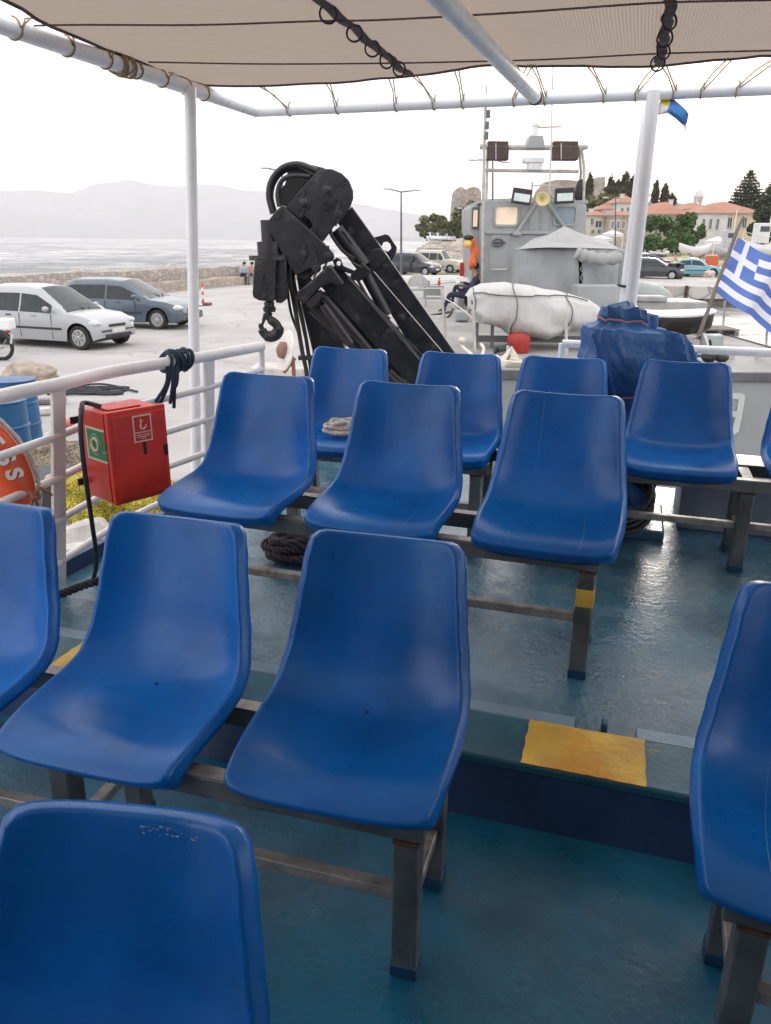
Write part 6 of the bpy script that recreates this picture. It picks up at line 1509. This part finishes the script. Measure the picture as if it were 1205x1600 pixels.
wyel = M('wall_yellow', (.58, .48, .32), .85, var=.08, scale=.6); wstone = M('wall_stone', (.42, .37, .31), .9, var=.18, scale=2, bump=.3, bscale=4); shut = M('shutter_dark', (.05, .06, .07), .5, var=.2); frw = M('window_frame_white', (.6, .59, .56), .6)
def house(label, px0, px1, yb, ye, yr, Y, dep, wall, wins=(), hip=True, turn=0, roofm=roof_m, chim=(), ground=None, door=None):
    """front facade between px0 and px1; wins: (px, py, w, h) in target pixels"""
    a, b_ = at(px0, yb, Y), at(px1, yb, Y); ez = at((px0+px1)/2, ye, Y).z; rz_ = at((px0+px1)/2, yr, Y+dep/2).z; z0 = a.z if ground is None else ground
    x0, x1 = a.x, b_.x; c = Vector(((x0+x1)/2, Y, z0)); t = thing('house', label, 'house', c, 'houses behind the harbour')
    w_ = x1-x0; s = mpp(Y)
    def P_(x, y, z): return c+Vector((x, y, z-z0))
    mb = MB().box(P_(0, dep/2, (z0+ez)/2-.5), (w_, dep, ez-z0+1)); wl = obj('wall', mb, wall, t, smooth=False)
    obj('cornice', MB().box(P_(0, dep/2, ez+.04), (w_+.3, dep+.3, .16)), frw, t)
    o_ = .45; h = rz_-ez; i_ = min(w_, dep)*.42 if hip else 0
    if w_ > dep or not hip: ra_, rb2 = (-w_/2-(0 if hip else o_)+i_, dep/2), (w_/2+(0 if hip else o_)-i_, dep/2)
    else: ra_, rb2 = (0, i_), (0, dep-i_)
    e = [P_(-w_/2-o_, -o_, ez+.13), P_(w_/2+o_, -o_, ez+.13), P_(w_/2+o_, dep+o_, ez+.13), P_(-w_/2-o_, dep+o_, ez+.13)]; r0_, r1_ = P_(*ra_, rz_), P_(*rb2, rz_)
    if w_ > dep or not hip: fs = [(0, 1, 5, 4), (1, 2, 5), (2, 3, 4, 5), (3, 0, 4), (0, 3, 2, 1)]
    else: fs = [(0, 1, 4), (1, 2, 5, 4), (2, 3, 5), (3, 0, 4, 5), (0, 3, 2, 1)]
    rf = obj('roof', MB().add(e+[r0_, r1_], fs), roofm, t, smooth=False)
    for (cx_, cy_) in chim:
        q = at(cx_, cy_, Y+dep*.35); obj('chimney', MB().box(q+Vector((0, 0, -.5)), (.6, .6, 2.0)).box(q+Vector((0, 0, .55)), (.8, .8, .12)), wwhite, rf)
    for wn in wins:
        q = at(wn[0], wn[1], Y); ww, hh = wn[2]*s, wn[3]*s
        f = obj('window', MB().box((q.x, Y-.05, q.z), (ww+.24, .12, hh+.24)), frw, t)
        obj('pane', MB().box((q.x, Y-.115, q.z), (ww, .02, hh)), shut, f)
        obj('glazing_bar', MB().box((q.x, Y-.13, q.z), (.05, .02, hh)), frw, f)
    if turn:
        t.rotation_euler = (0, 0, R(turn))
    return t
house('cream two storey house with terracotta hip roof above the Greek flag', 1090, 1182, 392, 334, 316, 125, 12, wyel, [(1140, 348, 5.5, 13), (1163, 348, 5.5, 13)], chim=(), ground=-.6)
house('white wing with three tall windows left of the cream house', 1086.5, 1130, 392, 334.5, 320, 124.4, 6, wwhite, [(1099, 350, 3.2, 13), (1110, 350, 3.2, 13), (1121, 350, 3.2, 13)], ground=-.6)
house('long terracotta roofed house rising over the green hedge', 1014, 1066, 392, 336, 317, 135, 12, wstone, [(1036, 356, 4, 10), (1045, 356, 4, 10)], chim=((1048, 318),), ground=-.4)
house('small white house with orange roof below the pale bell tower', 1072, 1104, 340, 328, 317, 175, 9, wwhite, [], ground=-.2)
house('ochre house with low roof left of the cream house', 1102, 1124, 345, 326, 320, 168, 8, wyel, [], ground=-.2)
house('stone house with three arched windows by the left harbour', 951, 985, 380, 338, 331, 118, 9, wstone, [(957, 351, 3, 9), (965.5, 351, 3, 9), (974, 351, 3, 9)], ground=-.6)
house('tall white house stepping up behind the three arched windows', 960, 990, 372, 318, 307, 140, 9, wwhite, [(972, 328, 3, 5), (981, 327, 3, 5)], chim=((972, 309),), ground=-.2)
house('narrow white tower house left of the stone house', 941, 952, 378, 328, 321, 122, 8, wwhite, [(946, 343, 2.5, 10), (944.5, 332, 2, 4)], chim=((943, 327),), ground=-.6)
house('low house with dark loggia at the left end of the row', 919, 942, 378, 338, 331, 121, 9, wcream, [(925, 346, 4, 8), (935, 350, 8, 8), (926, 362, 4, 5), (936, 362, 4, 5)], chim=((924, 333),), ground=-.6)
house('white house with orange roof far up behind the row', 940, 957, 330, 322, 316, 160, 8, wwhite, [(950, 326, 2, 3)], ground=0)
house('low white house glimpsed between tree and tower on the promontory', 712, 732, 352, 344, 338, 175, 8, wwhite, [], ground=1)
bt_ = at(1091, 316, 190); t = thing('bell_tower', 'pale bell tower rising behind the orange roofs', 'bell tower', Vector((bt_.x, 190, 0)))
obj('shaft', MB().box((bt_.x, 190, 4.5), (1.6, 1.6, 9.5)), wwhite, t)
for sx in (-1, 1):
    for sy in (-1, 1): obj('column', MB().box((bt_.x+sx*.6, 190+sy*.6, 10.3), (.35, .35, 2.2)), wwhite, t)
obj('cornice', MB().box((bt_.x, 190, 11.5), (2.0, 2.0, .3)), wwhite, t); obj('cupola', MB().ball((bt_.x, 190, 11.7), (.9, .9, 1.4), 14, 8), wwhite, t)
# castle
cst = bpy.data.materials.new('castle_stone'); cst.use_nodes = True; stone_nodes(cst, .9, (.30, .25, .21), (.42, .36, .31), (.20, .17, .14), .8)
def ruin(label, px, Y, dep, mat=cst, name='castle_ruin'):
    P3 = [at(x, y, Y) for x, y in px]; return tag(obj(name, MB().prism(P3, (0, dep, 0)), mat, smooth=False), label, 'ruin')
ruin('ruined stone tower with broken top on the promontory', [(706, 350), (708, 330), (711, 300), (714, 295), (720, 292), (725, 294), (728, 297), (733, 293), (742, 292), (748, 294), (752, 300), (752, 350)], 215, 9)
ruin('long castle wall showing above the boat cabin', [(740, 345), (740, 312), (800, 310), (835, 309), (850, 285), (870, 281), (888, 281), (905, 283), (912, 300), (912, 345)], 250, 3)
ruin('pale castle tower between the cypress trees', [(921, 312), (922, 285), (924, 279), (931, 279), (934, 277), (945, 276), (946, 285), (943, 312)], 245, 6)
# vegetation
def leaf_mat(name, c, c2): return M(name, c, .75, var=.35, scale=.8, col2=c2, t2=.52, s2=1.6, soft=.15, spec=.2)
lf1 = leaf_mat('foliage_olive', (.15, .16, .065), (.21, .22, .09)); lf2 = leaf_mat('foliage_cypress', (.05, .045, .022), (.085, .065, .03)); lf3 = leaf_mat('foliage_hedge', (.085, .15, .05), (.13, .21, .07)); lf4 = leaf_mat('foliage_pine', (.045, .06, .03), (.07, .09, .045))
bark = M('bark', (.10, .07, .05), .9, var=.3, scale=3)
def leaves(mb, blobs, n, sz, rnd, up=0):
    tot = sum(b_[1][0]*b_[1][1]*b_[1][2] for b_ in blobs)
    for c, r in blobs:
        for k in range(max(4, int(n*r[0]*r[1]*r[2]/tot))):
            while True:
                p = Vector((rnd.uniform(-1, 1), rnd.uniform(-1, 1), rnd.uniform(-1, 1)))
                if .35 < p.length < 1: break
            p = c+Vector((p.x*r[0], p.y*r[1], p.z*r[2])); s = sz*rnd.uniform(.6, 1.4)
            a = Vector((rnd.gauss(0, 1), rnd.gauss(0, 1), rnd.gauss(0, .7))).normalized(); b_ = a.orthogonal().normalized(); b_ = (b_*math.cos(k)+a.cross(b_)*math.sin(k))
            mb.add([p-a*s, p+b_*s*.55, p+a*s, p-b_*s*.55], [(0, 1, 2, 3)])
def tree(label, name, px, ytop, ybase, wpx, Y, mat, n=1600, sz=.35, kind='round', group=None, seed=1, cat='tree'):
    rnd = random.Random(seed); s = mpp(Y); b_ = at(px, ybase, Y); tp = at(px, ytop, Y); H = tp.z-b_.z; W_ = wpx*s/2
    t = thing(name, label, cat, b_, group); mb = MB(); tk = MB(); blobs = []
    if kind == 'round':
        tk.tube(rope_pts([b_+Vector((0, 0, -.4)), b_+Vector((.1, 0, H*.25)), b_+Vector((-.05, 0, H*.6))], 4), [.05*H]*4+[.035*H]*4+[.015*H], 8)
        for k in range(5):
            a = k*1.26; tk.tube([b_+Vector((0, 0, H*.3)), b_+Vector((math.cos(a)*W_*.6, math.sin(a)*W_*.5, H*.6))], [.02*H, .008*H], 6)
        for k in range(22):
            a = rnd.uniform(0, 6.28); q = rnd.random()**.5; zz = rnd.uniform(.28, .86); lim = math.sin(math.pi*min(1, max(.12, (zz-.05)/1.0)))**.6
            blobs.append((b_+Vector((math.cos(a)*q*W_*.80*lim, math.sin(a)*q*W_*.8*lim, zz*H)), (W_*.30, W_*.30, H*.14)))
    elif kind == 'cypress':
        tk.tube([b_+Vector((0, 0, -.4)), b_+Vector((0, 0, H*.8))], [.14*W_+.06, .03], 7)
        for k in range(14):
            f = k/13; rr = W_*(math.sin(math.pi*(f*.82+.12))**.8)*(1-.25*f); blobs.append((b_+Vector((rnd.uniform(-.1, .1)*W_, 0, H*(.06+.90*f))), (rr*rnd.uniform(.8, 1.05), rr, H*.075)))
    elif kind == 'tiered':
        tk.tube([b_+Vector((0, 0, -.4)), b_+Vector((0, 0, H*.98))], [.035*H, .006*H], 8)
        for k in range(13):
            f = .22+.77*k/12; rr = W_*(1.02-f)**.75*1.1
            for j in range(7):
                a = j*.9+k*.5; e = b_+Vector((math.cos(a)*rr, math.sin(a)*rr, f*H+rr*.10)); c0_ = b_+Vector((0, 0, f*H)); tk.tube([c0_, e], [.03, .015], 5)
                for m_ in (.45, .7, .95): blobs.append((c0_.lerp(e, m_)+Vector((0, 0, .05)), (rr*.22+.1, rr*.22+.1, H*.016+.05)))
    elif kind == 'bush':
        tk.tube([b_+Vector((0, 0, -.3)), b_+Vector((0, 0, H*.5))], [.12, .05], 6)
        for k in range(16): blobs.append((b_+Vector((rnd.uniform(-.8, .8)*W_, rnd.uniform(-.5, .5)*W_, H*rnd.uniform(.15, .85))), (W_*.3, W_*.3, H*.2)))
    leaves(mb, blobs, n, sz, rnd)
    obj('trunk', tk, bark, t); obj('crown', mb, mat, t, smooth=False)
    return t
tree('broad round tree at the tip of the promontory above the white cars', 'tree', 678, 333, 379, 52, 152, lf1, 3200, .34, seed=1)
tree('round tree beside the first one on the promontory', 'tree', 700, 336, 380, 44, 150, lf1, 2600, .34, seed=2)
tree('olive green tree close to the boat cabin below the ruined tower', 'tree', 728, 318, 379, 44, 145, lf1, 2800, .34, seed=3)
tree('small tree on the castle slope left of the boat mast', 'tree', 738, 311, 345, 26, 190, lf1, 1200, .36, seed=4)
tree('olive tree behind the low house at the left end of the row', 'tree', 928, 300, 350, 42, 150, lf1, 2500, .34, seed=5)
tree('tree on the slope above the tall white house', 'tree', 950, 303, 335, 34, 165, lf1, 1500, .34, seed=6)
for i, (x, yt, yb, w_, l) in enumerate(((919, 270, 312, 10, 'narrow cypress at the left end of the hill row, by the boat rail'), (952, 274, 312, 11, 'cypress right of the pale castle tower'), (963, 280, 312, 12, 'shorter cypress between two taller ones'), (974, 266, 314, 15, 'tallest cypress on the hill left of the awning post'),
        (986, 273, 316, 16, 'broad cypress touching the awning post'), (1022, 282, 320, 9, 'slim cypress just right of the awning post against the glow'), (1036, 287, 322, 11, 'pointed cypress in the sunset glow'), (1048, 303, 322, 12, 'low rounded cypress right of the sunset glow'),
        (1004, 272, 318, 14, 'cypress hidden behind the white awning post'))):
    tree(l, 'cypress', x, yt, yb+4, w_*1.25, 215, lf2, 1100, .42, 'cypress', 'cypresses on the hill', 20+i)
tree('tall tiered pine behind the cream house', 'pine_tree', 1162, 268, 345, 50, 140, lf4, 3600, .24, 'tiered', None, 31)
tree('tiered pine at the right edge of the photo', 'pine_tree', 1203, 280, 350, 56, 132, lf4, 3600, .26, 'tiered', None, 32)
tree('dark spreading tree in front of the right end of the cream house', 'tree', 1192, 320, 392, 58, 116, lf4, 3600, .30, seed=33)
tree('dark hillside tree mass behind the cypresses', 'tree', 966, 290, 318, 60, 205, lf2, 2200, .42, seed=34)
for i, (x, yt, yb, w_, l) in enumerate(((1024, 337, 372, 40, 'green ivy mass on the left of the hedge house'), (1066, 333, 370, 34, 'dense green tree right of the hedge house windows'), (1076, 352, 392, 34, 'green shrub before the white wing'), (1056, 362, 394, 34, 'green shrub at the middle of the hedge'),
        (1034, 366, 396, 36, 'green shrub below the hedge house windows'), (1014, 364, 396, 28, 'green shrub beside the awning post'))):
    tree(l, 'shrub', x, yt, yb, w_, 112-i, lf3, 2600, .24, 'bush', 'green shrubs before the houses', 50+i, 'shrub')
# boats ashore, machines, tents
Yb = 78
bw_ = M('boat_white', (.66, .65, .64), .45, var=.06)
def shore_boat(label, px0, px1, ytop, ybot, Y, mat, cabin=False):
    a, b_ = at(px0, ytop, Y), at(px1, ytop, Y); z0 = at(px0, ybot, Y).z; L_ = b_.x-a.x; h = a.z-z0; t = thing('fishing_boat', label, 'boat', Vector(((a.x+b_.x)/2, Y, z0)))
    def hf(u, v):
        x = a.x+L_*u; wv_ = 1.0*(1-abs(2*u-1)**2.5); an = v*math.pi; sh = .35*h*(2*u-1)**2
        return Vector((x+(.5-v)*0, Y-wv_*math.cos(an), a.z-.2*h+sh-h*.85*math.sin(an)**.7*(1-.35*abs(2*u-1)**3)))
    obj('hull', MB().grid(hf, 20, 12), mat, t, solid=.05)
    obj('deck', MB().grid(lambda u, v: hf(u, 0).lerp(hf(u, 1), v)+Vector((0, 0, -.12)), 20, 2), wwhite, t)
    obj('keel_stand', MB().box((a.x+L_*.3, Y, z0+.15), (.3, 1.4, .5)).box((a.x+L_*.7, Y, z0+.15), (.3, 1.4, .5)), wood, t)
    if cabin:
        obj('cabin', MB().box((a.x+L_*.42, Y, a.z+.75), (L_*.28, 1.3, 1.7)), mat, t, bevel=.06); obj('window', MB().box((a.x+L_*.42, Y-.66, a.z+1.1), (L_*.22, .03, .45)), shut, t)
        obj('mast', MB().tube([(a.x+L_*.6, Y, a.z), (a.x+L_*.6, Y, a.z+3.5)], .05, 6), bw_, t)
        for k in range(8): obj('rail_post', MB().tube([hf(k/7, 0), hf(k/7, 0)+Vector((0, 0, .7))], .025, 5), bw_, t)
        obj('rail', MB().tube([hf(k/14, 0)+Vector((0, 0, .7)) for k in range(15)], .025, 5), bw_, t)
    return t
shore_boat('white wooden boat standing ashore behind the light blue saloon', 1061, 1112, 382, 401, 76, bw_)
shore_boat('white cabin boat standing ashore behind the Greek flag', 1160, 1225, 378, 402, 74, bw_, True)
shore_boat('small white boat ashore behind the dark estate car', 1014, 1046, 393, 400, 80, bw_)
shore_boat('grey boat with cabin ashore right of the white wooden boat', 1118, 1160, 386, 402, 82, M('boat_pale_grey', (.45, .46, .48), .5), True)
om = M('machine_orange', (.55, .12, .03), .5); ym_ = M('machine_yellow', (.60, .35, .06), .5)
def machine(label, px, py, Y, mat, w_=1.6):
    q = at(px, py, Y); z = land_z(q.x, Y) if Y > 63 else qz(Y); q.z = z; t = thing('work_machine', label, 'machine', q)
    obj('chassis', MB().box(q+Vector((0, 0, .6)), (w_, 1.0, .35)), mat, t, bevel=.05); obj('cab', MB().box(q+Vector((w_*.2, 0, 1.15)), (w_*.45, .8, .8)), mat, t, bevel=.06)
    obj('arm', MB().tube([q+Vector((-w_*.2, 0, .8)), q+Vector((-w_*.5, 0, 1.5)), q+Vector((-w_*.75, 0, .7))], .09, 8), mat, t)
    for s in (-1, 1):
        for y in (-1, 1): obj('wheel', MB().lathe([(0, -.1), (.32, -.1), (.35, 0), (.32, .1), (0, .1)], q+Vector((s*w_*.33, y*.5, .35)), (0, 1, 0), 14), tyre_m, t)
machine('orange red work machine behind the light blue saloon', 1106, 404, 69, om, 1.9); machine('small orange digger beside the dark bins', 1066, 405, 66, ym_, 1.2)
for px, l in ((1052, 'dark rubbish bin right of the dark hatchback, left one'), (1060, 'dark rubbish bin right of the dark hatchback, right one')):
    q = at(px, 425, 60); q.z = qz(60); t = thing('rubbish_bin', l, 'bin', q, 'dark bins on the quay'); obj('body', MB().prism([q+Vector(p) for p in ((-.24, -.3, 0), (.24, -.3, 0), (.3, -.3, 1.0), (-.3, -.3, 1.0))], (0, .6, 0)), trim_m, t, bevel=.02); obj('lid', MB().box(q+Vector((0, 0, 1.05)), (.66, .7, .1)), M('bin_lid', (.05, .07, .07), .5), t, bevel=.02)
tent_m = M('tent_white', (.66, .65, .65), .8, var=.04); aw_o = M('awning_orange', (.40, .22, .16), .8)
for (x0, x1, yt, yb, Y, mt_, l) in ((1108, 1132, 369, 383, 95, tent_m, 'white cafe tent before the cream house'), (1132, 1150, 370, 380, 96, aw_o, 'orange cafe awning before the cream house'), (945, 968, 359, 371, 100, tent_m, 'white cafe canopy below the three arched windows'), (922, 952, 367, 378, 92, tent_m, 'long white canopy at the foot of the left house')):
    a, b_ = at(x0, yb, Y), at(x1, yb, Y); tz = at(x0, yt, Y).z; gz_ = land_z(a.x, Y); cx_ = (a.x+b_.x)/2; t = thing('canopy', l, 'canopy', Vector((cx_, Y, gz_)))
    ez = (a.z+tz)/2; hw = (b_.x-a.x)/2
    obj('cloth', MB().add([(cx_-hw, Y-1.5, ez), (cx_+hw, Y-1.5, ez), (cx_+hw, Y+1.5, ez), (cx_-hw, Y+1.5, ez), (cx_, Y, tz), (cx_-hw, Y-1.5, a.z+.1), (cx_+hw, Y-1.5, a.z+.1), (cx_+hw, Y+1.5, a.z+.1), (cx_-hw, Y+1.5, a.z+.1)], [(0, 1, 4), (1, 2, 4), (2, 3, 4), (3, 0, 4), (0, 1, 6, 5), (1, 2, 7, 6), (3, 0, 5, 8)]), mt_, t, smooth=False)
    for sx in (-1, 1):
        for sy in (-1, 1): obj('pole', MB().tube([(cx_+sx*hw, Y+sy*1.45, gz_-.2), (cx_+sx*hw, Y+sy*1.45, ez)], .05, 6), tent_m, t)
q = at(972, 391, 66); q.z = land_z(q.x, 66)
t = car('small blue and white van beyond the canvas cover', M('van_blue', (.05, .25, .55), .4), 'van', q, R(-60), L=4.2, W=1.8, H=1.9, wb=2.7, group='cars by the harbour houses', detail=False)
for x, y0, y1, Y, l in ((1030, 0, 0, 0, ''),): pass

# ------------------------------------------------------------ sea air
hz = bpy.data.materials.new('haze_air'); hz.use_nodes = True; n = hz.node_tree; n.nodes.remove(n.nodes['Principled BSDF'])
pv = n.nodes.new('ShaderNodeVolumePrincipled'); pv.inputs['Color'].default_value = (.79, .79, .82, 1); pv.inputs['Density'].default_value = 1.75e-4; pv.inputs['Anisotropy'].default_value = .2
n.links.new(pv.outputs[0], n.nodes['Material Output'].inputs['Volume'])
o = obj('haze', MB().box((0, 5500, 510), (36000, 12600, 1030)), hz, smooth=False); tag(o, 'pale sea haze over the far shore', 'haze', kind='stuff')
scene.cycles.volume_bounces = 2; scene.cycles.max_bounces = 8
